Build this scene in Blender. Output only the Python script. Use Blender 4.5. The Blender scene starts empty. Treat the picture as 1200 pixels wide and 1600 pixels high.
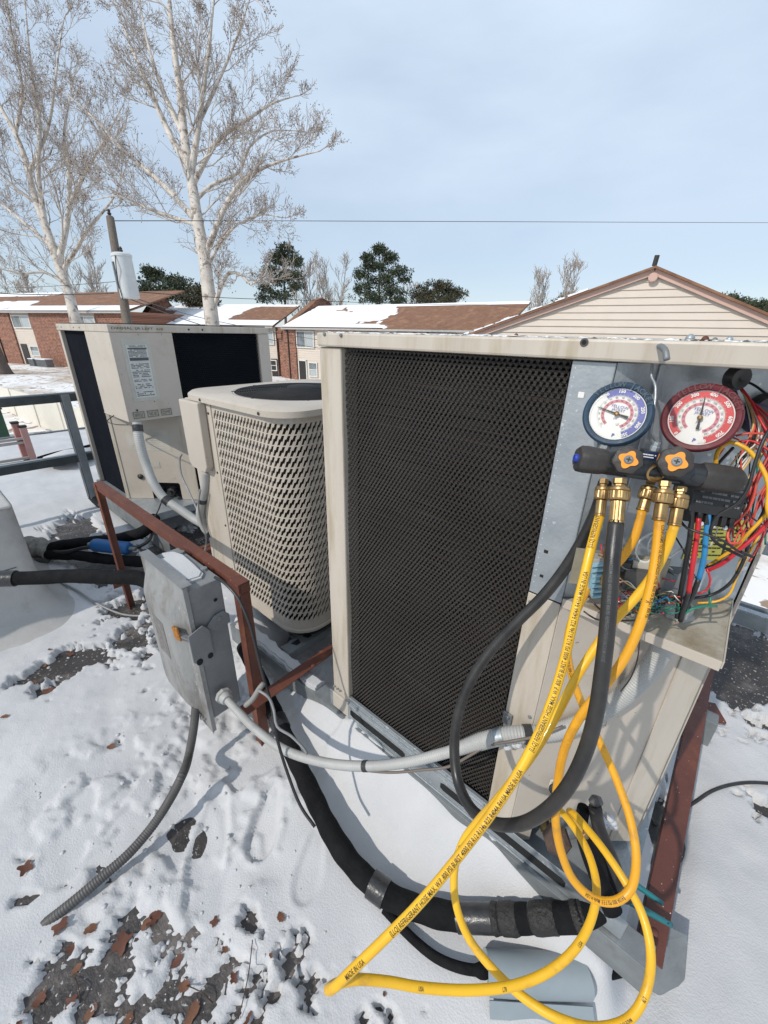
import bpy, bmesh, math, random
import numpy as np
from mathutils import Vector, Matrix, geometry
R_ = math.radians
rng = random.Random(7)
sc = bpy.context.scene
COL = sc.collection

# ------------------------------------------------------------------ camera
EYE = 1.40                      # metres above the flat roof
CR = np.array([[0.75387841, 0.27642838, -0.59603246],
               [0.65678474, -0.29311054, 0.69478055],
               [0.01735366, -0.91524508, -0.40252365]])   # image axes (right, down, forward) in world axes
cam_d = bpy.data.cameras.new('camera'); cam = bpy.data.objects.new('camera', cam_d); COL.objects.link(cam)
cam_d.sensor_fit = 'VERTICAL'; cam_d.sensor_height = 36.0; cam_d.lens = 14.4
cam_d.clip_start = 0.02; cam_d.clip_end = 2000
cam.matrix_world = Matrix(((CR[0][0], -CR[0][1], -CR[0][2], 0),
                           (CR[1][0], -CR[1][1], -CR[1][2], 0),
                           (CR[2][0], -CR[2][1], -CR[2][2], EYE), (0, 0, 0, 1)))
sc.camera = cam

# ------------------------------------------------------------------ sky and sun
SUN_EL, SUN_PHI = 40.0, 9.0    # light travels towards +Y, turned 9 degrees to +X
w = bpy.data.worlds.new('World'); sc.world = w; w.use_nodes = True
nt = w.node_tree; nt.nodes.clear()
def N(tree, typ, **kw):
    n = tree.nodes.new(typ)
    for k, v in kw.items(): setattr(n, k, v)
    return n
out = N(nt, 'ShaderNodeOutputWorld'); bg = N(nt, 'ShaderNodeBackground'); sky = N(nt, 'ShaderNodeTexSky')
sky.sky_type = 'NISHITA'; sky.sun_disc = False; sky.sun_elevation = R_(SUN_EL); sky.sun_rotation = R_(180 + SUN_PHI)
sky.air_density = 1.0; sky.dust_density = 0.15; sky.ozone_density = 1.2
tc = N(nt, 'ShaderNodeTexCoord'); mp = N(nt, 'ShaderNodeMapping'); mp.inputs['Scale'].default_value = (1.0, 1.0, 3.2)
nz = N(nt, 'ShaderNodeTexNoise'); nz.inputs['Scale'].default_value = 1.35; nz.inputs['Detail'].default_value = 7; nz.inputs['Roughness'].default_value = 0.52
cr = N(nt, 'ShaderNodeValToRGB'); cr.color_ramp.elements[0].position = 0.40; cr.color_ramp.elements[0].color = (.74, .74, .74, 1)
cr.color_ramp.elements[1].position = 0.62; cr.color_ramp.elements[1].color = (1, 1, 1, 1)
sep = N(nt, 'ShaderNodeSeparateXYZ'); mr = N(nt, 'ShaderNodeMapRange'); mr.inputs['From Min'].default_value = 0.0; mr.inputs['From Max'].default_value = 0.30; mr.inputs['To Min'].default_value = 0.60
mul = N(nt, 'ShaderNodeMath', operation='MULTIPLY'); mx = N(nt, 'ShaderNodeMix', data_type='RGBA')
mx.inputs['B'].default_value = (6.5, 7.75, 9.3, 1)
nt.links.new(tc.outputs['Generated'], mp.inputs['Vector']); nt.links.new(mp.outputs[0], nz.inputs['Vector'])
nt.links.new(nz.outputs['Fac'], cr.inputs[0]); nt.links.new(tc.outputs['Generated'], sep.inputs[0]); nt.links.new(sep.outputs['Z'], mr.inputs['Value'])
nt.links.new(cr.outputs[0], mul.inputs[0]); nt.links.new(mr.outputs[0], mul.inputs[1])
nt.links.new(mul.outputs[0], mx.inputs['Factor']); nt.links.new(sky.outputs[0], mx.inputs['A']); nt.links.new(mx.outputs['Result'], bg.inputs[0])
bg.inputs['Strength'].default_value = 0.10; nt.links.new(bg.outputs[0], out.inputs[0])
sd = bpy.data.lights.new('sun', 'SUN'); so = bpy.data.objects.new('sun', sd); COL.objects.link(so)
sd.energy = 2.8; sd.angle = R_(0.8); sd.color = (1.0, 0.94, 0.85)
tdir = Vector((math.sin(R_(SUN_PHI)) * math.cos(R_(SUN_EL)), math.cos(R_(SUN_PHI)) * math.cos(R_(SUN_EL)), -math.sin(R_(SUN_EL))))
so.rotation_euler = tdir.to_track_quat('-Z', 'Y').to_euler()
sc.view_settings.view_transform = 'Standard'; sc.view_settings.look = 'None'; sc.view_settings.gamma = 1; sc.view_settings.use_curve_mapping = False
sc.view_settings.exposure = 0.08

# ------------------------------------------------------------------ survey helpers: sight lines of the 1200 x 1600 photograph meeting real planes
def ray(u, v):
    return Vector(CR @ np.array([(u - 600) / 640, (v - 800) / 640, 1.0]))
def pD(u, v, d): r = ray(u, v); return Vector((r.x * d, r.y * d, r.z * d + EYE))
def pY(u, v, y): return pD(u, v, y / ray(u, v).y)
def pX(u, v, x): return pD(u, v, x / ray(u, v).x)
def pZ(u, v, z): return pD(u, v, (z - EYE) / ray(u, v).z)

# ------------------------------------------------------------------ materials
MATS = {}
def mat(name, col, rough=.6, metal=0.0, col2=None, nscale=8.0, namt=.5, bump=0.0, bscale=60.0, dirt=None, dscale=3.0, dlo=.55, dhi=.7, coat=0.0, spec=.5, stretch=None, speck=None, sscale=120.0, sthr=.7, emit=None, sss=0):
    if name in MATS: return MATS[name]
    m = bpy.data.materials.new(name); m.use_nodes = True; t = m.node_tree; b = t.nodes['Principled BSDF']
    L = t.links.new
    b.inputs['Roughness'].default_value = rough; b.inputs['Metallic'].default_value = metal
    b.inputs['Specular IOR Level'].default_value = spec; b.inputs['Coat Weight'].default_value = coat
    tcn = N(t, 'ShaderNodeTexCoord'); vec = tcn.outputs['Object']
    if stretch:
        mpn = N(t, 'ShaderNodeMapping'); mpn.inputs['Scale'].default_value = stretch; L(vec, mpn.inputs['Vector']); vec = mpn.outputs[0]
    def noise(scale, det=5, r=.6):
        n = N(t, 'ShaderNodeTexNoise'); n.inputs['Scale'].default_value = scale; n.inputs['Detail'].default_value = det; n.inputs['Roughness'].default_value = r
        L(vec, n.inputs['Vector']); return n
    def mixc(fac, a, bb):
        x = N(t, 'ShaderNodeMix', data_type='RGBA')
        if hasattr(fac, 'links') or not isinstance(fac, float): L(fac, x.inputs['Factor'])
        else: x.inputs['Factor'].default_value = fac
        for s, v in (('A', a), ('B', bb)):
            if isinstance(v, tuple): x.inputs[s].default_value = (*v, 1)
            else: L(v, x.inputs[s])
        return x.outputs['Result']
    def ramp(src, lo, hi, a=0., bb=1.):
        x = N(t, 'ShaderNodeMapRange'); x.inputs['From Min'].default_value = lo; x.inputs['From Max'].default_value = hi
        x.inputs['To Min'].default_value = a; x.inputs['To Max'].default_value = bb; L(src, x.inputs['Value']); return x.outputs[0]
    c = tuple(col); cur = c
    c2 = col2 if col2 else tuple(x * .8 for x in c)
    n1 = noise(nscale)
    cur = mixc(ramp(n1.outputs['Fac'], .35, .68, 0, namt * 2 if namt < .5 else 1), c, tuple(c2))
    if dirt:
        n2 = noise(dscale, 9, .68); cur = mixc(ramp(n2.outputs['Fac'], dlo, dhi), cur, tuple(dirt))
    if speck:
        n3 = noise(sscale, 2, .5); cur = mixc(ramp(n3.outputs['Fac'], sthr, sthr + .03), cur, tuple(speck))
    L(cur, b.inputs['Base Color'])
    n4 = noise(nscale * 2.3); L(ramp(n4.outputs['Fac'], .3, .7, max(0.02, rough - .08), min(1, rough + .1)), b.inputs['Roughness'])
    if bump:
        nb = noise(bscale, 4, .6); bn = N(t, 'ShaderNodeBump'); bn.inputs['Strength'].default_value = bump; bn.inputs['Distance'].default_value = .01
        L(nb.outputs['Fac'], bn.inputs['Height']); L(bn.outputs[0], b.inputs['Normal'])
    if sss:
        b.inputs['Subsurface Weight'].default_value = sss; b.inputs['Subsurface Radius'].default_value = (.01, .015, .02); b.inputs['Subsurface Scale'].default_value = .5
    MATS[name] = m
    return m
M_beige = mat('beige paint', (.49, .435, .37), .42, col2=(.44, .39, .335), nscale=3, dirt=(.36, .31, .24), dscale=4, dlo=.54, dhi=.80, bump=.06, bscale=300, speck=(.20, .15, .10), sscale=60, sthr=.73)
M_beige_s = mat('beige paint streaked', (.51, .455, .385), .45, col2=(.43, .38, .32), nscale=4, dirt=(.32, .26, .17), dscale=7, dlo=.50, dhi=.74, stretch=(3, 3, .35), bump=.05, bscale=200)
M_galv = mat('galvanised steel', (.40, .43, .45), .42, .55, (.30, .33, .35), 14, bump=.12, bscale=90, dirt=(.22, .22, .21), dscale=5, dlo=.58, dhi=.8, speck=(.55, .57, .58), sscale=55, sthr=.68)
M_galvd = mat('weathered galvanised steel', (.24, .26, .27), .55, .35, (.16, .17, .175), 9, bump=.2, bscale=60, dirt=(.12, .10, .085), dscale=5, dlo=.55, dhi=.75)
M_boxgrey = mat('grey enamel', (.215, .22, .225), .5, .1, (.17, .175, .18), 7, bump=.15, bscale=120, dirt=(.32, .31, .29), dscale=5, dlo=.54, dhi=.8, speck=(.12, .11, .1), sscale=80, sthr=.72)
M_rust = mat('red oxide primer', (.135, .042, .024), .62, 0, (.085, .026, .016), 9, bump=.2, bscale=150, dirt=(.30, .10, .035), dscale=7, dlo=.55, dhi=.75, speck=(.42, .30, .24), sscale=110, sthr=.74)
M_rusts = mat('red oxide primer with snow specks', (.135, .044, .030), .55, 0, (.09, .03, .022), 9, bump=.15, bscale=150, dirt=(.21, .065, .03), dscale=4, dlo=.55, dhi=.75, speck=(.62, .55, .52), sscale=110, sthr=.70)
M_rustbare = mat('bare rust', (.33, .15, .03), .8, 0, (.20, .07, .02), 60, bump=.4, bscale=200)
M_black = mat('black plastic', (.014, .014, .015), .42, 0, (.022, .021, .02), 20, dirt=(.05, .048, .044), dscale=12, dlo=.6, dhi=.85)
M_meshp = mat('black plastic guard', (.052, .045, .040), .5, 0, (.038, .033, .029), 4, dirt=(.075, .066, .058), dscale=5, dlo=.52, dhi=.85)
M_coil = mat('dark coil fins', (.010, .010, .011), .8, 0)
M_coilb = mat('blue black fins', (.006, .008, .012), .9, 0, (.009, .011, .015), 5, spec=.05)
M_foam = mat('black foam insulation', (.006, .006, .007), .85, 0, (.012, .012, .013), 20, spec=.15, bump=.35, bscale=120, dirt=(.03, .03, .03), dscale=8, dlo=.6, dhi=.8, speck=(.5, .5, .5), sscale=60, sthr=.80)
M_tape = mat('black tape', (.024, .024, .026), .32, 0, (.035, .035, .036), 30, bump=.2, bscale=60)
M_rubber = mat('black rubber hose', (.014, .013, .013), .38, 0, (.032, .030, .028), 25, dirt=(.06, .055, .05), dscale=20, dlo=.6, dhi=.8)
M_yhose = mat('yellow hose', (.78, .45, .014), .42, 0, (.70, .38, .012), 10, dirt=(.30, .17, .04), dscale=26, dlo=.54, dhi=.85, coat=.1)
M_ohose = mat('orange yellow hose', (.75, .36, .010), .42, 0, (.64, .29, .010), 10, dirt=(.25, .13, .03), dscale=24, dlo=.53, dhi=.82, coat=.1)
M_ink = mat('black ink', (.035, .028, .015), .6)
M_inkg = mat('grey ink', (.10, .10, .10), .7)
M_brass = mat('brass', (.44, .29, .13), .36, .85, (.28, .18, .08), 60, dirt=(.16, .10, .05), dscale=40, dlo=.55, dhi=.8)
M_body = mat('dark anodised', (.060, .066, .072), .35, .6, (.045, .05, .055), 20, speck=(.5, .5, .5), sscale=150, sthr=.76)
M_knob = mat('black knob rubber', (.045, .040, .037), .55, 0, (.03, .027, .025), 40, bump=.15, bscale=150, speck=(.3, .28, .26), sscale=180, sthr=.74)
M_orange = mat('orange plastic', (.85, .30, .02), .4, 0, (.75, .25, .02), 30)
M_blueboot = mat('blue rubber boot', (.011, .042, .082), .55, 0, (.008, .030, .06), 25, bump=.08, bscale=200, speck=(.45, .5, .5), sscale=90, sthr=.72)
M_redboot = mat('red rubber boot', (.12, .009, .016), .55, 0, (.085, .007, .012), 25, bump=.08, bscale=200, speck=(.55, .45, .42), sscale=90, sthr=.72)
M_white = mat('white print', (.78, .77, .74), .5, 0, (.72, .71, .68), 20)
M_dialb = mat('dial blue', (.12, .13, .42), .5); M_dialr = mat('dial red', (.62, .05, .045), .5); M_dialp = mat('dial pink', (.66, .24, .28), .5)
M_dgreen = mat('dial green', (.05, .35, .12), .5); M_ppl = mat('purple insulation', (.07, .045, .13), .45)
M_bluecap = mat('blue cap', (.02, .05, .35), .4); M_navy = mat('navy label', (.015, .03, .09), .4)
M_cond = mat('grey flexible conduit', (.40, .40, .385), .5, 0, (.34, .34, .33), 12, dirt=(.25, .245, .23), dscale=9, dlo=.6, dhi=.85)
M_condd = mat('dark flexible conduit', (.095, .09, .087), .55, 0, (.065, .06, .058), 12, dirt=(.2, .19, .18), dscale=14, dlo=.6, dhi=.8)
M_wh = mat('white coated roofing', (.43, .42, .405), .7, 0, (.35, .34, .325), 5, bump=.25, bscale=25, dirt=(.24, .22, .19), dscale=3, dlo=.55, dhi=.8)
M_grey2 = mat('grey rubber sleeve', (.26, .30, .325), .55, 0, (.22, .26, .28), 8)
M_teal = mat('teal grip', (.01, .17, .19), .4, 0, (.02, .12, .14), 40, speck=(.02, .03, .03), sscale=120, sthr=.68)
M_snow = mat('dimmed roof snow', (.55, .55, .558), .8, 0, (.49, .492, .505), 5, bump=.30, bscale=220, spec=.2, dirt=(.50, .49, .48), dscale=2.5, dlo=.60, dhi=.8, speck=(.20, .18, .16), sscale=34, sthr=.80)  # base darkened below clean snow to stand for duller light; specks are dirt
M_snowc = mat('clean snow', (.82, .83, .85), .8, 0, (.78, .79, .82), 5, bump=.25, bscale=60, spec=.2)
M_railg = mat('dull painted railing', (.10, .115, .12), .45, .4, (.07, .08, .085), 10, bump=.1)
def cmat(name, c, rough=.4): return mat('wire ' + name, c, rough, 0, tuple(x * .75 for x in c), 30)
WIRE = {'black': cmat('black', (.02, .02, .021)), 'red': cmat('red', (.55, .02, .03)), 'coral': cmat('coral', (.72, .09, .06)), 'yellow': cmat('yellow', (.80, .42, .02)),
        'blue': cmat('blue', (.03, .25, .52)), 'green': cmat('green', (.02, .20, .13)), 'purple': cmat('purple', (.07, .045, .15)), 'white': cmat('white', (.72, .70, .64)),
        'brown': cmat('brown', (.06, .03, .02)), 'tan': cmat('tan', (.62, .40, .15)), 'grey': cmat('grey', (.25, .25, .25))}

# ------------------------------------------------------------------ mesh builder
def V(*a): return Vector(a)
class MB:
    def __init__(s): s.v = []; s.f = []; s.mi = []
    def add(s, vs, fs, mi=0):
        o = len(s.v); s.v += [tuple(x) for x in vs]; s.f += [tuple(o + i for i in f) for f in fs]; s.mi += [mi] * len(fs); return s
    def box(s, a, b, mi=0):
        x0, y0, z0 = a; x1, y1, z1 = b
        if x0 > x1: x0, x1 = x1, x0
        if y0 > y1: y0, y1 = y1, y0
        if z0 > z1: z0, z1 = z1, z0
        return s.add([(x0,y0,z0),(x1,y0,z0),(x1,y1,z0),(x0,y1,z0),(x0,y0,z1),(x1,y0,z1),(x1,y1,z1),(x0,y1,z1)],
                     [(0,3,2,1),(4,5,6,7),(0,1,5,4),(1,2,6,5),(2,3,7,6),(3,0,4,7)], mi)
    def obox(s, c, ax, ay, az, mi=0):
        c = Vector(c); vs = []
        for k in (-1, 1):
            for (i, j) in ((-1,-1),(1,-1),(1,1),(-1,1)): vs.append(c + ax * i + ay * j + az * k)
        return s.add(vs, [(0,3,2,1),(4,5,6,7),(0,1,5,4),(1,2,6,5),(2,3,7,6),(3,0,4,7)], mi)
    def bar(s, p, q, wd, ht, up=(0, 0, 1), mi=0):
        p, q = Vector(p), Vector(q); d = (q - p); u = Vector(up); sd_ = d.cross(u).normalized(); u2 = sd_.cross(d).normalized()
        return s.obox((p + q) / 2, d / 2, sd_ * wd / 2, u2 * ht / 2, mi)
    def prism(s, poly, z0, z1, mi=0):       # poly in x,y, any simple outline
        n = len(poly); tri = geometry.tessellate_polygon([[Vector((x, y, 0)) for x, y in poly]])
        vs = [(x, y, z0) for x, y in poly] + [(x, y, z1) for x, y in poly]
        fs = [(i, (i + 1) % n, n + (i + 1) % n, n + i) for i in range(n)]
        fs += [tuple(t) for t in tri] + [tuple(n + i for i in t) for t in tri]
        return s.add(vs, fs, mi)
    def slab(s, poly, o, ax, ay, th, mi=0):  # outline in a plane (o, ax, ay), thickness th along ax x ay
        n = len(poly); o, ax, ay = Vector(o), Vector(ax).normalized(), Vector(ay).normalized(); nn = ax.cross(ay) * th
        tri = geometry.tessellate_polygon([[Vector((x, y, 0)) for x, y in poly]])
        a = [o + ax * x + ay * y for x, y in poly]
        fs = [(i, (i + 1) % n, n + (i + 1) % n, n + i) for i in range(n)] + [tuple(t) for t in tri] + [tuple(n + i for i in t) for t in tri]
        return s.add(a + [p + nn for p in a], fs, mi)
    def lathe(s, prof, o, axis, n=24, mi=0, ref=None, rf=None):  # prof: (r, h) along axis
        o = Vector(o); ax = Vector(axis).normalized(); r0 = Vector(ref) if ref else (V(0,0,1) if abs(ax.z) < .9 else V(1,0,0))
        e1 = (r0 - ax * r0.dot(ax)).normalized(); e2 = ax.cross(e1); vs = []; fs = []
        for (r, h) in prof:
            for k in range(n):
                a = 2 * math.pi * k / n; rr = r * (rf(a, h) if rf else 1); vs.append(o + ax * h + (e1 * math.cos(a) + e2 * math.sin(a)) * rr)
        m = len(prof)
        for j in range(m - 1):
            for k in range(n): fs.append((j*n+k, j*n+(k+1)%n, (j+1)*n+(k+1)%n, (j+1)*n+k))
        fs.append(tuple(range(n))[::-1]); fs.append(tuple((m-1)*n + k for k in range(n)))
        return s.add(vs, fs, mi)
    def tube(s, pts, r, n=10, mi=0, caps=True, rfun=None):
        P, T, A, B, S = frames(pts); vs = []; fs = []
        for i, p in enumerate(P):
            rr = rfun(S[i], i / (len(P) - 1)) if rfun else r
            for k in range(n):
                a = 2 * math.pi * k / n; vs.append(p + (A[i] * math.cos(a) + B[i] * math.sin(a)) * rr)
        for i in range(len(P) - 1):
            for k in range(n): fs.append((i*n+k, i*n+(k+1)%n, (i+1)*n+(k+1)%n, (i+1)*n+k))
        if caps: fs.append(tuple(range(n))[::-1]); fs.append(tuple((len(P)-1)*n + k for k in range(n)))
        return s.add(vs, fs, mi)
    def build(s, name, m, parent=None, smooth=None, bevel=0, seg=2, fix=False, label=None):
        me = bpy.data.meshes.new(name)
        off = Vector(parent_world(parent)) if parent else Vector((0, 0, 0))
        me.from_pydata([(x - off.x, y - off.y, z - off.z) for x, y, z in s.v], [], s.f)
        mm = m if isinstance(m, (list, tuple)) else [m]
        for x in mm: me.materials.append(x)
        if len(mm) > 1: me.polygons.foreach_set('material_index', s.mi)
        if fix:
            b = bmesh.new(); b.from_mesh(me); bmesh.ops.recalc_face_normals(b, faces=b.faces); b.to_mesh(me); b.free()
        if smooth is not None:
            me.shade_smooth()
            if smooth < 180: me.set_sharp_from_angle(angle=R_(smooth))
        o = bpy.data.objects.new(name, me); COL.objects.link(o)
        if parent: o.parent = parent
        if bevel:
            bm_ = o.modifiers.new('bevel', 'BEVEL'); bm_.width = bevel; bm_.segments = seg; bm_.limit_method = 'ANGLE'; bm_.angle_limit = R_(40)
        if label: o['label'] = label
        return o
def parent_world(p):
    v = Vector((0, 0, 0))
    while p: v += p.location; p = p.parent
    return v
def spline(pts, step=.01, closed=False):
    P = [Vector(p) for p in pts]; n = len(P); out_ = []
    for i in range(n - 1):
        p0 = P[i-1] if i > 0 else P[0] * 2 - P[1]; p1 = P[i]; p2 = P[i+1]; p3 = P[i+2] if i + 2 < n else P[-1] * 2 - P[-2]
        k = max(2, int((p2 - p1).length / step))
        # centripetal Catmull-Rom
        t0 = 0; t1 = t0 + max(1e-5, (p1-p0).length) ** .5; t2 = t1 + max(1e-5, (p2-p1).length) ** .5; t3 = t2 + max(1e-5, (p3-p2).length) ** .5
        for j in range(k):
            t = t1 + (t2 - t1) * j / k
            a1 = p0*((t1-t)/(t1-t0)) + p1*((t-t0)/(t1-t0)); a2 = p1*((t2-t)/(t2-t1)) + p2*((t-t1)/(t2-t1)); a3 = p2*((t3-t)/(t3-t2)) + p3*((t-t2)/(t3-t2))
            b1 = a1*((t2-t)/(t2-t0)) + a2*((t-t0)/(t2-t0)); b2 = a2*((t3-t)/(t3-t1)) + a3*((t-t1)/(t3-t1))
            out_.append(b1*((t2-t)/(t2-t1)) + b2*((t-t1)/(t2-t1)))
    out_.append(P[-1]); return out_
def frames(P):
    P = [Vector(p) for p in P]; n = len(P)
    T = [((P[min(n-1, i+1)] - P[max(0, i-1)]).normalized()) for i in range(n)]
    a = Vector((0, 0, 1)) if abs(T[0].z) < .9 else Vector((1, 0, 0)); a = (a - T[0] * a.dot(T[0])).normalized()
    A = [a]
    for i in range(1, n):
        a = A[-1] - T[i] * A[-1].dot(T[i]); A.append(a.normalized())
    B = [T[i].cross(A[i]) for i in range(n)]
    S = [0.0]
    for i in range(1, n): S.append(S[-1] + (P[i] - P[i-1]).length)
    return P, T, A, B, S
def thing(name, label, cat, loc=(0, 0, 0), group=None):
    o = bpy.data.objects.new(name, None); COL.objects.link(o); o.empty_display_size = .1
    o.location = loc; o['label'] = label; o['category'] = cat
    if group: o['group'] = group
    return o
def tag(o, label, cat, group=None, kind=None):
    if label: o['label'] = label
    if cat: o['category'] = cat
    if group: o['group'] = group
    if kind: o['kind'] = kind
    return o
def struct(o): o['kind'] = 'structure'; return o
def stuff(o): o['kind'] = 'stuff'; return o
_font = {}
def text_geo(txt, size=1.0, align='LEFT', bold=0.0, cuts=0):
    cu = bpy.data.curves.new('t', 'FONT'); cu.body = txt; cu.size = size; cu.align_x = align; cu.align_y = 'CENTER'; cu.resolution_u = 2; cu.offset = bold
    ob = bpy.data.objects.new('t', cu); COL.objects.link(ob); dg = bpy.context.evaluated_depsgraph_get(); dg.update()
    me = ob.evaluated_get(dg).to_mesh(); vs = [v.co.copy() for v in me.vertices]; fs = [tuple(p.vertices) for p in me.polygons]
    if cuts:      # slice the letters so that they can be wrapped round a tube
        b = bmesh.new(); b.from_mesh(me)
        for k in range(cuts): bmesh.ops.bisect_plane(b, geom=b.verts[:] + b.edges[:] + b.faces[:], plane_co=(0, size * (-.45 + .9 * (k + .5) / cuts), 0), plane_no=(0, 1, 0))
        b.verts.index_update(); vs = [v.co.copy() for v in b.verts]; fs = [tuple(v.index for v in f.verts) for f in b.faces]; b.free()
    ob.evaluated_get(dg).to_mesh_clear(); bpy.data.objects.remove(ob); bpy.data.curves.remove(cu)
    return vs, fs
# numpy fractal noise
_perm = np.random.RandomState(5).permutation(4096)
def vnoise(x, y, seed=0):
    xi = np.floor(x).astype(int); yi = np.floor(y).astype(int); xf = x - xi; yf = y - yi
    def h(a, b): return _perm[(_perm[(a + seed * 57) % 4096] + b) % 4096] / 4096.0
    u = xf * xf * xf * (xf * (xf * 6 - 15) + 10); v_ = yf * yf * yf * (yf * (yf * 6 - 15) + 10)
    return (h(xi, yi) * (1-u) + h(xi+1, yi) * u) * (1-v_) + (h(xi, yi+1) * (1-u) + h(xi+1, yi+1) * u) * v_
def fbm(x, y, sc_, oct_=5, seed=0, gain=.5):
    s_ = 0; a = 1; tot = 0
    for o in range(oct_):
        f = sc_ * 2.03 ** o; c, s2 = math.cos(o * .7), math.sin(o * .7)
        s_ = s_ + a * vnoise((x * c - y * s2) * f + 31.7 * o + 100, (x * s2 + y * c) * f + 17.3 * o + 100, seed + o); tot += a; a *= gain
    return s_ / tot
def sstep(a, b, x): t = np.clip((x - a) / (b - a), 0, 1); return t * t * (3 - 2 * t)
# ================================================================== THE SETTING
RX0, RX1, RY0, RY1 = -7.2, 3.2, -5.0, 2.75          # edges of the flat roof
M_roof = mat('roof membrane', (.052, .044, .041), .5, 0, (.028, .024, .023), 7, bump=.5, bscale=70, dirt=(.17, .145, .13), dscale=3.4, dlo=.50, dhi=.66, speck=(.36, .35, .34), sscale=75, sthr=.64)
rb = MB().box((RX0, RY0, -.35), (RX1, RY1, 0)).build('flat_roof', M_roof); struct(rb)
M_bw = mat('painted block wall', (.42, .40, .36), .8, 0, (.36, .34, .31), 4, bump=.3, bscale=40)
bwall = MB().box((RX0 + .06, RY0 + .06, -5.2), (RX1 - .06, RY1 - .06, -.353)).build('building_wall', M_bw); struct(bwall)
# metal edge trim of the roof
tr = MB()
for a, b in (((RX0 - .03, RY1, -.18), (RX1 + .03, RY1 + .03, .05)), ((RX0 - .03, RY0, -.18), (RX0, RY1, .05)), ((RX1, RY0, -.18), (RX1 + .03, RY1, .05))): tr.box(a, b)
struct(tr.build('roof_edge', M_galvd, bevel=.004))

# --- snow on the roof: a real height field that thins out to bare membrane in patches
def axis(lo, a, b, hi, f, c):
    x = [a]; 
    while x[-1] < b: x.append(x[-1] + f)
    s_ = f
    while x[-1] < hi: s_ = min(c, s_ * 1.035); x.append(x[-1] + s_)
    y = [a]; s_ = f
    while y[-1] > lo: s_ = min(c, s_ * 1.035); y.append(y[-1] - s_)
    return np.array(y[::-1][:-1] + x)
gx = axis(RX0 + .01, -2.4, 1.25, RX1 - .01, .0076, .045); gy = axis(RY0 + .01, -.45, 2.0, RY1 - .01, .0076, .045)
gx = np.clip(gx, RX0 + .01, RX1 - .01); gy = np.clip(gy, RY0 + .01, RY1 - .01)
GX, GY = np.meshgrid(gx, gy)
def blob(u, v, r, amt, st=1.0, ang=0.0):
    p = pZ(u, v, .02); dx, dy = GX - p.x, GY - p.y
    c, s_ = math.cos(ang), math.sin(ang); a = dx * c + dy * s_; b = (-dx * s_ + dy * c) * st
    return amt * np.exp(-(a * a + b * b) / (r * r))
bare = np.zeros_like(GX)
for q in [(430, 1560, .17, .26), (330, 1480, .10, .23), (620, 1560, .13, .28), (110, 1520, .12, .28), (30, 1590, .2, .23), (490, 1480, .07, .25), (250, 1430, .09, .15), (670, 1580, .12, .33), (560, 1500, .07, .20), (220, 1590, .14, .27),
          (285, 1340, .11, -.22), (45, 1395, .03, .1),
          (65, 1078, .07, .42, 1.6, .5), (180, 1160, .045, .36, 1.6, .5), (45, 1340, .035, .38, 2, .8), (35, 1400, .04, .45, 2, 1.), (125, 1020, .08, .24), (110, 1045, .05, .2),
          (215, 1000, .17, .42), (200, 950, .18, .50), (130, 1035, .12, .32), (235, 1050, .09, .28), (60, 1050, .12, .36),
          (150, 880, .28, .62, 2.4, .1), (250, 870, .3, .5), (120, 820, .34, .58, 2.2, -.1), (60, 860, .3, .4),
          (1150, 1075, .30, .40, 2.6, .55), (1120, 1010, .4, .44, 1.6, .3), (1180, 1150, .14, .36), (1190, 1260, .07, .5), (1165, 1010, .3, .35), (1080, 990, .3, .3), (1010, 1290, .09, .55), (1000, 1230, .1, .35),
          (480, 960, .22, .6), (420, 850, .5, .6), (350, 830, .45, .5)]:
    bare += blob(*q)
nA = fbm(GX, GY, 13, 6, 3, .68); nB = fbm(GX + GY * .25, GY * .85, 30, 4, 11, .58); nC = fbm(GX, GY, 2.2, 3, 21)
field = bare + (nA - .5) * .80 + (nB - .5) * .56 * np.exp(-((GX + .6) ** 2 + (GY - .2) ** 2) / 4.0) - .33
deep = sstep(-1.15, -.75, GX) * (1 - sstep(.02, .16, GX)) * sstep(.16, .42, GY)       # wind-smoothed drift before the big unit
right = sstep(.19, .26, GX) * (1 - sstep(1.0, 1.5, GX)) * (1 - sstep(1.1, 1.6, GY))
field -= .5 * deep + .10 * right + .6 * sstep(-1.5, -1.25, GX) * (1 - sstep(-.22, .06, GX)) * sstep(.50, .56, GY) * (1 - sstep(.72, .76, GY))
cover = 1 - sstep(-.035, .035, field)
thin_ = (1 - sstep(.02, .16, GY + .35 * (GX + .4))) * sstep(-1.5, -.9, GX)
thick = (.020 + .018 * nC) * (1 - .80 * thin_) + .050 * deep * sstep(.2, .62, GY) + .10 * deep * sstep(.48, .68, GY) * (1 - sstep(-.40, -.10, GX)) + .02 * right + .085 * sstep(-.30, -.15, GX) * (1 - sstep(.10, .17, GX)) * sstep(.585, .655, GY) + .065 * sstep(-1.55, -1.25, GX) * (1 - sstep(-.22, .06, GX)) * sstep(.53, .66, GY) * (1 - sstep(.71, .80, GY) * .8)
lump = (fbm(GX, GY, 16, 4, 31, .5) - .5)
near_ = .35 + .65 * np.exp(-((GX + .7) ** 2 + (GY - .2) ** 2) / 1.6)
print_ = np.exp(-((GX + .50) / .22) ** 2 - ((GY - .18) / .22) ** 2)
calm = (1 - .85 * deep - .6 * right) * (1 - .6 * print_)
lum2 = np.maximum(0, fbm(GX, GY, 42, 3, 41, .55) - .56)
H = thick * np.clip(cover, 0, 1) ** .6 + cover * calm * near_ * (1 - .6 * thin_) * (lump * .009 + lum2 * .008) + cover * (fbm(GX, GY, 4, 3, 51) - .5) * .02
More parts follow.
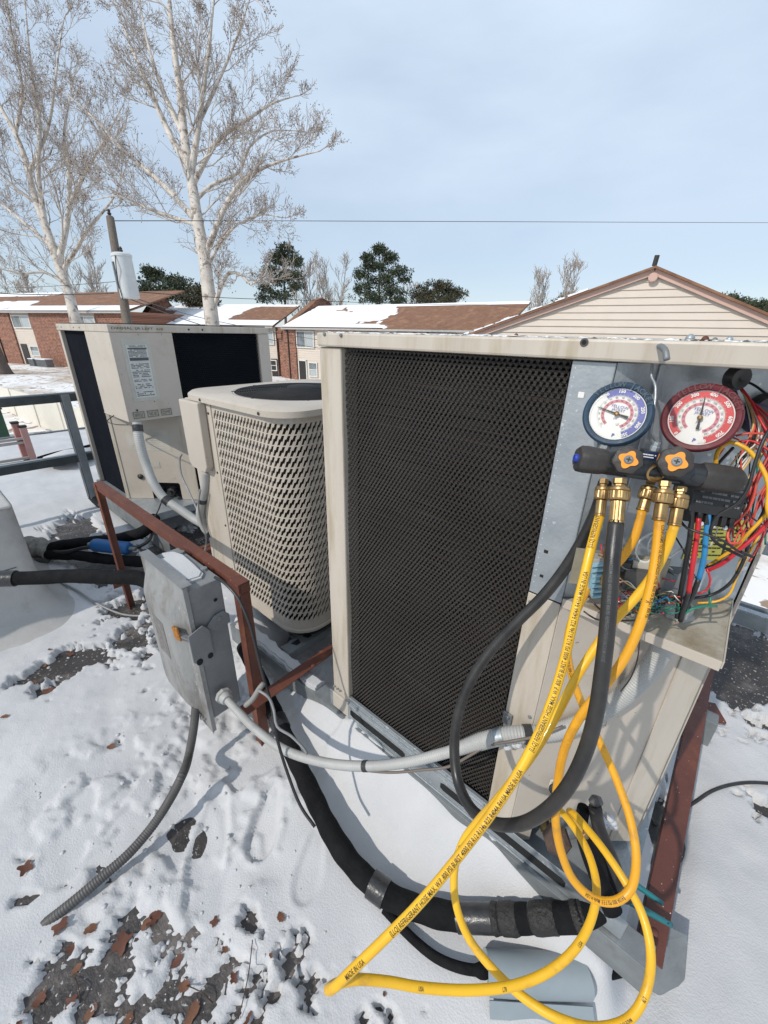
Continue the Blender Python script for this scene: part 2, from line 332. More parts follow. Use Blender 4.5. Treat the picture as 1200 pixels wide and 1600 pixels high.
# crust chips kicked up along the walked strip left of the drift
walk = sstep(-1.6, -1.3, GX) * (1 - sstep(-.75, -.55, GX)) * sstep(-.2, .0, GY)
ter = fbm(GX, GY, 13, 3, 61); H += cover * walk * .008 * (sstep(.50, .53, ter) + sstep(.60, .62, ter) - .8)
def foot(u0, v0, u1, v1, wd, dp):
    a, b = pZ(u0, v0, .03), pZ(u1, v1, .03); dx, dy = b.x - a.x, b.y - a.y; L = math.hypot(dx, dy)
    t = ((GX - a.x) * dx + (GY - a.y) * dy) / (L * L); n_ = ((GX - a.x) * -dy + (GY - a.y) * dx) / L
    r = np.sqrt((np.clip(np.abs(t - .5) - .32, 0, 9) * L) ** 2 + (n_ * (1 + .25 * np.cos(t * 5))) ** 2)
    return -dp * (1 - sstep(wd * .72, wd, r)) + dp * .3 * np.exp(-((r - wd * 1.15) / (wd * .2)) ** 2)
H0 = H.copy(); H += foot(345, 1225, 312, 1390, .040, .020) + foot(432, 1228, 398, 1350, .036, .018) + foot(500, 1300, 470, 1420, .03, .006); H = np.maximum(H, np.minimum(H0, .009 + .004 * nA))
H = np.where((print_ > .25) & (cover > .5), np.maximum(H, .007), H)
H = np.where(cover < .04, -.004, H)
H = np.maximum(H, -.004)
ny, nx = GX.shape; vs = np.stack([GX, GY, H], -1).reshape(-1, 3)
ii = np.arange((ny - 1) * (nx - 1)); r_, c_ = ii // (nx - 1), ii % (nx - 1); a_ = r_ * nx + c_
quad = np.stack([a_, a_ + 1, a_ + nx + 1, a_ + nx], -1)
hv = vs[:, 2]; keep = (hv[quad].max(1) > -.0035); quad = quad[keep]
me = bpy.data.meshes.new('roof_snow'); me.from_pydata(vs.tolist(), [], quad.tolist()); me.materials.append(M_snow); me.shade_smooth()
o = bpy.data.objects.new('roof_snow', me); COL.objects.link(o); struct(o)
from mathutils.bvhtree import BVHTree
bvh = BVHTree.FromPolygons([tuple(x) for x in vs[::1]], [tuple(q) for q in quad]) if False else None
def snow_z(x, y):
    i = min(max(np.searchsorted(gy, y), 0), ny - 1); j = min(max(np.searchsorted(gx, x), 0), nx - 1); return max(0.0, float(H[i, j]))

# --- snow clods kicked loose
cl = MB(); rc = random.Random(3)
ico = bmesh.new(); bmesh.ops.create_icosphere(ico, subdivisions=1, radius=1); IV = [v.co.copy() for v in ico.verts]; IF = [tuple(v.index for v in f.verts) for f in ico.faces]; ico.free()
for k in range(170):
    if rc.random() < .55: x, y = rc.uniform(-1.5, -.6), rc.uniform(-.1, .42)
    else: x, y = rc.uniform(-1.2, .1), rc.uniform(-.3, .32)
    s_ = rc.choice((.002, .003, .003, .004, .006)) * rc.uniform(.7, 1.3); z = snow_z(x, y)
    cl.add([(x + p.x * s_ * rc.uniform(.8, 1.4), y + p.y * s_ * rc.uniform(.8, 1.4), z + p.z * s_ * rc.uniform(.5, .8)) for p in IV], IF)
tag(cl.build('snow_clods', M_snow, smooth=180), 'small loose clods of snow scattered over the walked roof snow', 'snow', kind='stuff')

# --- larger broken snow slabs by the grey conduit
for i, (u, v, s_, lb) in enumerate([]):
    if not s_: continue
    p = pZ(u, v, .03); m = MB(); n = 14
    prof = []
    for zz, rr in ((-.02, 1), (.012, 1.02), (.028, .93), (.034, .6), (.036, 0.05)): prof.append((s_ * rr, zz))
    ph = rc.uniform(0, 6); m.lathe(prof, p, (rc.uniform(-.25, .25), rc.uniform(-.3, .1), 1), 18, rf=lambda a, h: 1 + .25 * math.cos(2 * a + ph) + .10 * math.sin(5 * a + ph) + .05 * math.sin(9 * a))
    tag(m.build('snow_slab', M_snow, smooth=60), lb, 'snow slab')

# --- brown leaves frozen in the snow
M_leaf = mat('dead leaf', (.135, .045, .024), .6, 0, (.07, .026, .016), 60, bump=.3, bscale=200, dirt=(.20, .09, .05), dscale=30, dlo=.5, dhi=.8)
leaf_me = []
for q in range(4):
    n = 22; vs = [(0, 0, .004)]
    for k in range(n):
        a = 2 * math.pi * k / n; r = .66 + (.05 + .03 * q) * math.cos((3, 5, 2, 4)[q] * a + q) + rc.uniform(-.15, .10); vs.append((r * math.cos(a), r * math.sin(a) * (.6 + .12 * q), rc.uniform(-.1, .1) + .45 * abs(math.sin(a + q)) ** 2 * r))
    me = bpy.data.meshes.new('brown_leaf'); me.from_pydata(vs, [], [(0, 1 + k, 1 + (k + 1) % n) for k in range(n)]); me.materials.append(M_leaf if q % 2 else mat('paler dead leaf', (.20, .085, .04), .6, 0, (.11, .05, .03), 60, bump=.3)); me.shade_smooth(); leaf_me.append(me)
LP = [(143, 1455), (112, 1480), (118, 1512), (95, 1450), (228, 1442), (240, 1432), (352, 1485), (366, 1530), (425, 1500), (275, 1500), (288, 1540), (110, 1565), (140, 1580), (60, 1560), (440, 1440), (190, 1470), (300, 1580),
      (75, 1078), (55, 1070), (110, 1020), (68, 1038), (185, 1160), (175, 1170), (42, 1360), (10, 1125), (30, 1600), (200, 1590), (335, 1440), (600, 1560), (385, 1590), (80, 1020)]
for i, (u, v) in enumerate(LP):
    p = pZ(u, v, .012); o = bpy.data.objects.new('brown_leaf', leaf_me[i % 4]); COL.objects.link(o)
    s_ = rc.uniform(.009, .030) * (1.25 if v < 1300 else 1); o.location = (p.x, p.y, snow_z(p.x, p.y) + .0035); o.scale = (s_ * rc.uniform(.8, 1.2), s_, s_ * .6); o.rotation_euler = (rc.uniform(-.2, .2), rc.uniform(-.2, .2), rc.uniform(0, 6))
    big = 'large' if s_ > .022 else 'small' if s_ < .015 else 'middling'; pale = 'paler ' if (i % 4) % 2 == 0 else ''
    if v > 1410: where = 'at the bottom left corner' if u < 150 and v > 1545 else 'in the bare patch under the end of the dark conduit' if u < 200 else 'at the bottom edge left of the long dry stem' if u < 330 and v > 1520 else 'beside the long dry stem near the bottom edge' if u < 460 else 'near the sharp bend of the yellow hose'
    elif v > 1100: where = 'on the white snow left of the dark conduit'
    else: where = 'near the foot of the white curb'
    tag(o, big + ' ' + pale + 'dead leaf ' + where, 'leaf', 'brown leaves frozen in the roof snow')
for i, (u0, v0, u1, v1, lb) in enumerate([(395, 1470, 372, 1590, 'long thin dry grass stem lying on the snow near the bottom edge'), (290, 1535, 330, 1560, 'short dark stalk beside a brown leaf at the bottom left'), (112, 1520, 120, 1560, 'bent leaf stalk in the bare patch near the bottom left corner')]):
    a, b = pZ(u0, v0, .03), pZ(u1, v1, .03); a.z = snow_z(a.x, a.y) + .006; b.z = snow_z(b.x, b.y) + .006; c = (a + b) / 2 + V(.006, .004, .012)
    tag(MB().tube(spline([a, c, b], .02), .0012, 5).build('dry_stem', WIRE['brown'], smooth=180), lb, 'stem')

# --- ground beyond the roof, falling gently away from the far left
def gz(x, y): return -3.35 + .75 * float(sstep(-20, -52, np.array(x)))
M_ground = mat('snowy yard', (.82, .81, .80), .85, 0, (.74, .73, .72), .35, bump=.5, bscale=4, dirt=(.40, .31, .23), dscale=.16, dlo=.50, dhi=.66, speck=(.30, .22, .16), sscale=2.2, sthr=.60)
xs = np.concatenate([np.linspace(-900, -95, 14), np.linspace(-90, 10, 60), np.linspace(14, 900, 14)]); ys = np.concatenate([np.linspace(-300, -12, 10), np.linspace(-10, 60, 40), np.linspace(66, 900, 14)])
X, Y = np.meshgrid(xs, ys); Zg = np.vectorize(gz)(X, Y) + (fbm(X, Y, .12, 3, 77) - .5) * .35 * (np.abs(X) < 90)
n1, n2 = X.shape; i2 = np.arange((n1-1)*(n2-1)); a2 = (i2 // (n2-1)) * n2 + i2 % (n2-1)
me = bpy.data.meshes.new('ground'); me.from_pydata(np.stack([X, Y, Zg], -1).reshape(-1, 3).tolist(), [], np.stack([a2, a2+1, a2+n2+1, a2+n2], -1).tolist()); me.materials.append(M_ground); me.shade_smooth()
o = bpy.data.objects.new('ground', me); COL.objects.link(o); struct(o)

# ------------------------------------------------------------------ buildings
M_brick = bpy.data.materials.new('red brick'); M_brick.use_nodes = True; t = M_brick.node_tree; b = t.nodes['Principled BSDF']
tcn = N(t, 'ShaderNodeTexCoord'); bt = N(t, 'ShaderNodeTexBrick'); bt.inputs['Color1'].default_value = (.30, .115, .068, 1); bt.inputs['Color2'].default_value = (.19, .075, .05, 1); bt.inputs['Mortar'].default_value = (.40, .30, .24, 1)
bt.inputs['Scale'].default_value = 1; bt.inputs['Brick Width'].default_value = .42; bt.inputs['Row Height'].default_value = .14; bt.inputs['Mortar Size'].default_value = .016; bt.inputs['Bias'].default_value = -.1
mpn = N(t, 'ShaderNodeMapping'); t.links.new(tcn.outputs['UV'], mpn.inputs['Vector']); t.links.new(mpn.outputs[0], bt.inputs['Vector']); 
nn = N(t, 'ShaderNodeTexNoise'); nn.inputs['Scale'].default_value = 3.2; nn.inputs['Detail'].default_value = 6; mxx = N(t, 'ShaderNodeMix', data_type='RGBA', blend_type='MULTIPLY'); mxx.inputs['Factor'].default_value = .7
rmp = N(t, 'ShaderNodeValToRGB'); rmp.color_ramp.elements[0].position = .35; rmp.color_ramp.elements[0].color = (.55, .5, .5, 1); rmp.color_ramp.elements[1].position = .6; rmp.color_ramp.elements[1].color = (1.15, 1.1, 1.05, 1)
t.links.new(tcn.outputs['UV'], nn.inputs['Vector']); t.links.new(nn.outputs['Fac'], rmp.inputs[0]); t.links.new(bt.outputs['Color'], mxx.inputs['A']); t.links.new(rmp.outputs[0], mxx.inputs['B'])
t.links.new(mxx.outputs['Result'], b.inputs['Base Color']); b.inputs['Roughness'].default_value = .85
bb = N(t, 'ShaderNodeBump'); bb.inputs['Distance'].default_value = .02; t.links.new(bt.outputs['Fac'], bb.inputs['Height']); bb.invert = True; t.links.new(bb.outputs[0], b.inputs['Normal'])
M_siding = mat('cream siding', (.63, .555, .48), .5, 0, (.59, .52, .45), 2, spec=.3)
M_trimw = mat('white trim', (.72, .70, .66), .5); M_glass = mat('window glass', (.10, .12, .13), .08, 0, (.22, .25, .27), 1.2)
M_blind = mat('window blind', (.42, .46, .47), .5); M_doorb = mat('dark brown door', (.028, .024, .022), .5); M_pinkt = mat('pinkish trim', (.58, .39, .32), .55, 0, (.52, .35, .29), 3)
M_shing = mat('brown shingles', (.23, .115, .065), .9, 0, (.16, .08, .05), 3.5, bump=.7, bscale=16, dirt=(.30, .17, .10), dscale=1.5, dlo=.5, dhi=.7)
M_gutter = mat('grey gutter', (.42, .41, .39), .5)
def uv_box(o, ax, ay):   # planar mapping in metres along a wall
    me = o.data; uv = me.uv_layers.new(name='UVMap')
    for l in me.loops:
        c = me.vertices[l.vertex_index].co; uv.data[l.index].uv = (c.dot(ax), c.dot(ay))
class Wall:
    """local frame of a facade: o = left foot as seen from the camera, a = along to the right, n = away from camera"""
    def __init__(s, o, a): s.o = Vector(o); s.a = Vector(a).normalized(); s.u = V(0, 0, 1); s.n = s.u.cross(s.a) * 1.0
    def P(s, x, z, d=0): return s.o + s.a * x + s.u * z + s.n * d
    def box(s, m, x0, x1, z0, z1, d0, d1, mi=0):
        c = s.P((x0+x1)/2, (z0+z1)/2, (d0+d1)/2); return m.obox(c, s.a * (x1-x0)/2, s.n * (d1-d0)/2, s.u * (z1-z0)/2, mi)
def window(W, parent, x0, x1, z0, z1, split='v'):
    m = MB(); f = .09
    W.box(m, x0, x1, z1 - f, z1, -.06, .02); W.box(m, x0, x1, z0, z0 + f, -.06, .02); W.box(m, x0, x0 + f, z0 + f, z1 - f, -.06, .02); W.box(m, x1 - f, x1, z0 + f, z1 - f, -.06, .02)
    if split == 'v': W.box(m, (x0+x1)/2 - .03, (x0+x1)/2 + .03, z0 + f, z1 - f, -.05, .02)
    else: W.box(m, x0 + f, x1 - f, (z0+z1)/2 - .03, (z0+z1)/2 + .03, -.05, .02)
    fr = m.build('window', M_trimw, parent)
    for k in range(2):
        g = MB()
        if split == 'v':
            xm = (x0+x1)/2; W.box(g, (x0 + f, xm + .03)[k], (xm - .03, x1 - f)[k], z0 + f, z1 - f, -.01, .015)
        else:
            zm = (z0+z1)/2; W.box(g, x0 + f, x1 - f, (z0 + f, zm + .03)[k], (zm - .03, z1 - f)[k], -.01, .015)
        p = g.build('pane', M_glass if (k == 0) == (split == 'v') else M_blind); p.parent = fr
        p.location = Vector((0, 0, 0)) - parent_world(fr)
def snow_roof(W, parent, x0, x1, ze, rise, run, over, cover, seed, name='roof', d0=0.0):
    """sloped roof: shingles, gutter at the eave, snow sheet with a ragged outline"""
    m = MB(); th = .12
    A = [W.P(x0, ze, d0 - over), W.P(x1, ze, d0 - over), W.P(x1, ze + rise, d0 + run), W.P(x0, ze + rise, d0 + run)]
    up_ = (A[3] - A[0]).cross(A[1] - A[0]).normalized(); up_ = up_ if up_.z > 0 else -up_
    m.add([p for p in A] + [p - up_ * th for p in A], [(0,1,2,3), (7,6,5,4), (0,4,5,1), (1,5,6,2), (2,6,7,3), (3,7,4,0)])
    rf = m.build(name, M_shing, parent, fix=True)
    g = MB(); W.box(g, x0, x1, ze - .16, ze - .02, d0 - over - .12, d0 - over); gt = g.build('gutter', M_gutter); gt.parent = rf; gt.location = -parent_world(rf)
    # snow as cells of a grid kept where a noise field says snow
    nxx = max(8, int((x1 - x0) / .16)); nyy = 26; sv = []; sf = []
    L = (A[3] - A[0])
    tx = np.linspace(0, 1, nxx + 1); ty = np.linspace(0, 1, nyy + 1); TX, TY = np.meshgrid(tx, ty)
    xs_ = TX * (x1 - x0); ys_ = TY * L.length
    f = fbm(xs_ * .35 + seed * 9, ys_ * 1.0, .8, 5, seed) - .5
    keep_ = (f * 2.0 + cover(xs_, TY)) > 0
    for j in range(nyy + 1):
        for i in range(nxx + 1):
            e = .07 if keep_[j, i] else -.02
            sv.append(A[0] + (A[1] - A[0]) * TX[j, i] + L * TY[j, i] + up_ * e)
    for j in range(nyy):
        for i in range(nxx):
            k4 = (keep_[j, i], keep_[j, i+1], keep_[j+1, i+1], keep_[j+1, i])
            if any(k4):
                a = j * (nxx + 1) + i; sf.append((a, a + 1, a + nxx + 2, a + nxx + 1))
    if sf:
        so_ = MB().add(sv, sf).build('roof_snow_patch', M_snowc, parent, smooth=180); so_['kind'] = 'stuff'
    return rf

def wx(u, W=None):
    W = W or Wl; p = ray(u, 540); A_ = np.array([[p.x, -W.a.x], [p.y, -W.a.y]]); return np.linalg.solve(A_, np.array([W.o.x, W.o.y]))[1]
# centre row house, about 39 m away
def on_dir(p0, az, u):
    r = ray(u, 515); a = V(math.sin(R_(az)), math.cos(R_(az)), 0); A_ = np.array([[r.x, -a.x], [r.y, -a.y]]); s_ = np.linalg.solve(A_, np.array([p0.x, p0.y])); return V(p0.x + a.x * s_[1], p0.y + a.y * s_[1], p0.z)
o0 = pD(438, 512, 39); o1 = on_dir(o0, 84, 788); zE = 1.62; o0.z = -3.35; o1.z = -3.35
ctr = thing('row_house', 'brick and cream row house with a snowy brown roof right of the big bare tree', 'row house', (o0.x, o0.y, -3.35))
Wc = Wall(o0, o1 - o0); LEN = (o1 - o0).length
bays = [(0, 3.2)]; x = 3.2
m = MB(); Wc.box(m, -.25, LEN, 0, 4.95, .12, 9); bw = m.build('rear_walls', M_brick, ctr); uv_box(bw, Wc.a, Wc.u)
print('row house length', LEN)
bx_ = [(-.25, 2.0), (6.2, 9.1), (13.3, 16.1), (20.3, LEN)]; sx = [(2.0, 6.2), (9.1, 13.3), (16.1, 20.3)]
bx_ = [(a, min(b, LEN)) for a, b in bx_ if a < LEN - .3]; sx = [q for q in sx if q[1] < LEN]
for a, b2 in bx_:
    m = MB(); Wc.box(m, a, b2, 0, 4.93, -.10, .118); q = m.build('brick_pier', M_brick, ctr, label=None); uv_box(q, Wc.a, Wc.u)
for a, b2 in sx:
    m = MB(); z = 0; 
    while z < 4.9:
        c0 = Wc.P(a, z, .10); c1 = Wc.P(b2, z, .10); h = .2
        m.add([Wc.P(a, z, .045), Wc.P(b2, z, .045), Wc.P(b2, z + h, .075), Wc.P(a, z + h, .075), Wc.P(a, z, .1), Wc.P(b2, z, .1)], [(0,1,2,3), (0,4,5,1)]); z += h
    sdg = m.build('siding', M_siding, ctr); sdg['kind'] = 'stuff'
    window(Wc, ctr, a + .1, a + 2.35, 3.25, 4.72); window(Wc, ctr, a + 1.5, a + 2.6, .75, 2.05, 'h')
    m = MB(); Wc.box(m, a + .25, a + 1.15, 0, 2.1, -.02, .06); d = m.build('door', M_doorb, ctr)
    m = MB(); Wc.box(m, a + .15, a + .25, 0, 2.2, -.05, .06); Wc.box(m, a + 1.15, a + 1.25, 0, 2.2, -.05, .06); Wc.box(m, a + .15, a + 1.25, 2.1, 2.2, -.05, .06); fr = m.build('door_frame', M_trimw, ctr)
m = MB(); m.tube([Wc.P(.95, 4.8, -.14), Wc.P(1.1, 4.5, -.16), Wc.P(1.1, 0, -.16)], .06, 8); m.build('downspout', M_doorb, ctr)
snow_roof(Wc, ctr, .55, LEN, 4.97, 2.0, 4.8, .35, lambda x, y: .55 - 1.5 * sstep(wx(575, Wc), wx(612, Wc), x + y * 1.6) * (y < .93), 4)
# fire wall rising above the roof
m = MB(); pr = [(-.25, 4.5), (4.9, 7.55), (5.6, 7.75), (6.6, 7.45), (8.5, 5.9), (8.5, 4.0), (-.25, 4.0)]
m.slab([(d, z) for d, z in pr], Wc.P(-.25, 0, 0), Wc.n, Wc.u, .55); q = m.build('fire_wall', M_brick, ctr, fix=True); uv_box(q, Wc.n, Wc.u)
m = MB()
for (d0_, z0_), (d1_, z1_) in zip(pr[:4], pr[1:5]): m.bar(Wc.P(.02, z0_ + .04, d0_), Wc.P(.02, z1_ + .04, d1_), .7, .09)
m.build('coping', M_shing, ctr)
m = MB(); 
for (u, v, h) in ((543, 512, .35), (575, 510, .3), (747, 496, .2)): p = pD(u, v, 42); m.lathe([(.05, 0), (.05, h), (.0, h)], p, (0, 0, 1), 8)
m.build('vent_pipe', M_doorb, ctr)

# shared builders for the row houses
def siding_bay(W, par, k, wS, H_, door=True):
    m = MB(); z = 0
    while z < H_ - .05: m.add([W.P(k, z, .045), W.P(k+wS, z, .045), W.P(k+wS, z+.2, .075), W.P(k, z+.2, .075), W.P(k, z, .1), W.P(k+wS, z, .1)], [(0,1,2,3), (0,4,5,1)]); z += .2
    sdg = m.build('siding', M_siding, par); sdg['kind'] = 'stuff'
    window(W, par, k + .25, k + wS - .2, H_ - 1.6, H_ - .35); window(W, par, k + 1.9, k + wS - .1, .95, 2.0, 'h')
    if door: m = MB(); W.box(m, k + .4, k + 1.35, 0, 2.15, -.02, .06); m.build('door', M_doorb, par)
def fire_wall(W, par, x, wd, zE, run, rise, nm='fire_wall'):
    pr = [(-.25, zE - .45), (run * .55, zE + rise + .55), (run * .65, zE + rise + .7), (run * .8, zE + rise + .4), (run * 1.1, zE + .9), (run * 1.1, zE - 1), (-.25, zE - 1)]
    m = MB(); m.slab([(d, z) for d, z in pr], W.P(x, 0, 0), W.n, W.u, wd); q = m.build(nm, M_brick, par, fix=True); uv_box(q, W.n, W.u)
    m = MB()
    for (d0_, z0_), (d1_, z1_) in zip(pr[:4], pr[1:5]): m.bar(W.P(x + wd / 2, z0_ + .04, d0_), W.P(x + wd / 2, z1_ + .04, d1_), wd + .15, .09)
    m.build('coping', M_shing, par)
# far left row house
a0 = pD(-60, 566, 50); a1 = pD(100, 577, 44); a0.z = a1.z = -2.65
lft = thing('row_house', 'brick row house at the far left behind two grey heat pumps', 'row house', (a0.x, a0.y, -2.65))
Wl = Wall(a0, a1 - a0)
def wx(u, W=None):
    W = W or Wl; p = ray(u, 540); A_ = np.array([[p.x, -W.a.x], [p.y, -W.a.y]]); return np.linalg.solve(A_, np.array([W.o.x, W.o.y]))[1]
EL = 5.35; far = wx(214)
m = MB(); Wl.box(m, -6, far, -1, EL, .12, 8); q = m.build('rear_walls', M_brick, lft); uv_box(q, Wl.a, Wl.u)
X0 = wx(29); wS, wB = 3.4, 6.4; k = X0 - 2 * (wS + wB)
while k < far - 4:
    siding_bay(Wl, lft, k, wS, EL); m = MB(); Wl.box(m, k + wS, min(far, k + wS + wB), 0, EL, -.10, .118); q = m.build('brick_pier', M_brick, lft); uv_box(q, Wl.a, Wl.u); k += wS + wB
m = MB(); m.tube([Wl.P(X0 - 3.0, EL - .1, -.14), Wl.P(X0 - 2.7, EL - .5, -.16), Wl.P(X0 - 2.7, 0, -.16)], .07, 8); m.build('downspout', M_doorb, lft)
snow_roof(Wl, lft, -8, far, EL + .02, 2.3, 7.0, .4, lambda x, y: .50 - 1.25 * sstep(.42, .56, y) * (1 - sstep(.82, .86, y)) - 1.3 * sstep(far - 9, far - 7, x + y * 3) * sstep(.2, .3, y), 9)
# middle row house between the far left one and the fire wall
m0 = pD(214, 508, 43); m1 = pD(431, 512, 39.6); m0.z = m1.z = -3.35; mid_ = thing('row_house', 'middle row house, mostly hidden behind the back left unit, its roof partly snowed', 'row house', (m0.x, m0.y, -3.35)); Wm = Wall(m0, m1 - m0); ML_ = (m1 - m0).length
m = MB(); Wm.box(m, 0, ML_ - .1, 0, 5.0, .12, 7); q = m.build('rear_walls', M_brick, mid_); uv_box(q, Wm.a, Wm.u)
k = ML_ - 4.0
while k > 0:
    siding_bay(Wm, mid_, k, 3.9, 5.0, False); m = MB(); Wm.box(m, k + 3.2, k + 3.85, 0, 2.1, -.02, .04); m.build('door', M_doorb, mid_); j = max(0, k - 6.0); m = MB(); Wm.box(m, j, k - .02, 0, 5.0, -.10, .118); q = m.build('brick_pier', M_brick, mid_); uv_box(q, Wm.a, Wm.u); k -= 10
snow_roof(Wm, mid_, .4, ML_ - .1, 5.05, 2.15, 6.0, .4, lambda x, y: .40 - 1.2 * sstep(ML_ * .50, ML_ * .60, x - y * 2) * sstep(.24, .30, y) * (1 - sstep(.90, .94, y)) - .8 * (1 - sstep(1, 3, x)), 13)
fire_wall(Wm, mid_, -.3, .6, 5.1, 6.0, 2.0)
# heat pumps standing at the foot of the far left house
for i, (u, sw, hh, lb) in enumerate(((68, .75, .8, 'smaller dark heat pump at the foot of the left row house'), (83, 1.5, .8, 'wide grey heat pump at the foot of the left row house'))):
    x = wx(u); p = Wl.P(x, 0, -1.3); hp = thing('heat_pump', lb, 'heat pump', p)
    m = MB(); Wl.box(m, x - sw/2, x + sw/2, .08, hh, -1.7, -.9); m.build('cabinet', M_galvd, hp, bevel=.04)
    m = MB(); Wl.box(m, x - sw/2 - .03, x + sw/2 + .03, hh, hh + .07, -1.73, -.87); m.build('snow_cap', M_snowc, hp, bevel=.03)
    m = MB()
    for q in range(6): z = .18 + q * .1; Wl.box(m, x - sw/2 + .05, x + sw/2 - .05, z, z + .04, -1.715, -1.69)
    m.build('louvres', M_doorb, hp)

# gabled house with cream siding close by on the right
gL = pD(742, 519, 11.4); gR = on_dir(gL, 78, 1290); gT = pD(1022, 426, 12.0); gL.z = gR.z = 1.42
gb = thing('gabled_house', 'cream sided house gable with pinkish trim above the beige unit on the right', 'house', ((gL.x + gR.x) / 2, (gL.y + gR.y) / 2, -3.35))
Wg = Wall((gL.x, gL.y, 0), (gR.x - gL.x, gR.y - gL.y, 0)); GLEN = (V(gR.x - gL.x, gR.y - gL.y, 0)).length
tp = ray(1022, 426); A_ = np.array([[tp.x, -Wg.a.x], [tp.y, -Wg.a.y]]); sol = np.linalg.solve(A_, np.array([Wg.o.x, Wg.o.y])); xt = sol[1]; zt = EYE + tp.z * sol[0]
zb = 1.30
m = MB(); Wg.box(m, .3, GLEN - .3, -3.3, 1.32, .15, 9); m.build('house_walls', M_siding, gb)
def rake_z(x): return zb + (zt - zb) * (x / xt if x < xt else (GLEN - x) / (GLEN - xt))
z = zb; cr_ = .155
while z < zt - .12:
    z1 = min(z + cr_, zt - .05)
    xa = xt * (z - zb) / (zt - zb); xb = GLEN - (GLEN - xt) * (z - zb) / (zt - zb); xa1 = xt * (z1 - zb) / (zt - zb); xb1 = GLEN - (GLEN - xt) * (z1 - zb) / (zt - zb)
    m = MB(); m.add([Wg.P(xa, z, -.01), Wg.P(xb, z, -.01), Wg.P(xb1, z1, .018), Wg.P(xa1, z1, .018), Wg.P(xa, z, .03), Wg.P(xb, z, .03)], [(0,1,2,3), (0,4,5,1)])
    m.build('siding_board', M_siding, gb); z = z1
for (xa, za, xb, zb_) in ((-.25, zb - .07, xt, zt), (xt, zt, GLEN + .25, zb - .07)):
    m = MB(); m.bar(Wg.P(xa, za + .01, -.06), Wg.P(xb, zb_ + .01, -.06), .045, .12); m.build('rake_trim', M_pinkt, gb)
    m = MB(); A = Wg.P(xa, za + .12, -.18); B = Wg.P(xb, zb_ + .12, -.18); C = B + Wg.n * 9; D = A + Wg.n * 9; dn = V(0, 0, -.05)
    m.add([A, B, C, D, A + dn, B + dn, C + dn, D + dn], [(0,1,2,3), (7,6,5,4), (0,4,5,1), (1,5,6,2), (2,6,7,3), (3,7,4,0)]); m.build('roof', M_shing, gb, fix=True)
m = MB(); xa = -.25; rs = random.Random(2)
for k in range(60):
    t0 = k / 60; t1 = (k + 1) / 60; h = rs.uniform(.0, .05) if k < 42 else 0
    if h < .012: continue
    A = Wg.P(-.25 + (xt + .25) * t0, zb - .07 + (zt - zb + .07) * t0 + .125 + h/2, -.1); B = Wg.P(-.25 + (xt + .25) * t1, zb - .07 + (zt - zb + .07) * t1 + .125 + h/2, -.1); m.bar(A, B, .2, h)
q = m.build('roof_snow_patch', M_snowc, gb); q['kind'] = 'stuff'
c = Wg.P(xt, zt - .10, -.10); m = MB().lathe([(.095, 0), (.095, .03), (.08, .04), (.0, .04)], c + Wg.n * .02, -Wg.n, 12); m.build('round_vent', M_pinkt, gb)
c = Wg.P(xt - .03, zt + .12, -.1); m = MB().lathe([(.05, 0), (.05, .2), (0, .2)], c, (.05, 0, 1), 10); m.build('vent_pipe', M_doorb, gb)
c = Wg.P(xt * .43, rake_z(xt * .43) + .12, .4); m = MB().obox(c, Wg.a * .16, Wg.n * .15, V(0, 0, .05)); m.build('roof_vent', M_doorb, gb, bevel=.01)
m = MB(); Wg.box(m, .35, GLEN - .35, zb - .16, zb - .005, -.16, .1); m.build('dark_fascia', M_doorb, gb)

# white vinyl fence seen below the roof edge on the left, and on the right
M_vinyl = mat('white vinyl', (.72, .68, .60), .45, 0, (.68, .64, .56), 3)
def fence(A, B, zt_, hgt, n, label):
    A = Vector(A); B = Vector(B); f = thing('vinyl_fence', label, 'fence', (A.x, A.y, zt_ - hgt)); d = (B - A) / n
    for k in range(n + 1):
        p = A + d * k; MB().box((p.x - .06, p.y - .06, zt_ - hgt), (p.x + .06, p.y + .06, zt_ + .03)).build('post', M_vinyl, f)
        if k < n:
            q = p + d; q2 = V(q.x, q.y, zt_ - hgt / 2); p2 = V(p.x, p.y, zt_ - hgt / 2); MB().bar(p2, q2, .03, hgt * .97).build('panel', M_vinyl, f)
            m = MB().bar(V(p.x, p.y, zt_ - .06), V(q.x, q.y, zt_ - .06), .05, .12).bar(V(p.x, p.y, zt_ - hgt * .9), V(q.x, q.y, zt_ - hgt * .9), .05, .12); m.build('rail', M_vinyl, f)
fa = pZ(40, 690, -3.2); fb_ = pZ(330, 770, -3.2)
fa = pZ(70, 668, -3.3); fb_ = pZ(200, 715, -3.3); dd = (fb_ - fa)
fence((fa.x - dd.x * 1.2, fa.y - dd.y * 1.2, 0), (fa.x + dd.x * 2.6, fa.y + dd.y * 2.6, 0), -1.75, 1.6, 10, 'white vinyl panel fence below the roof on the left behind the railing')
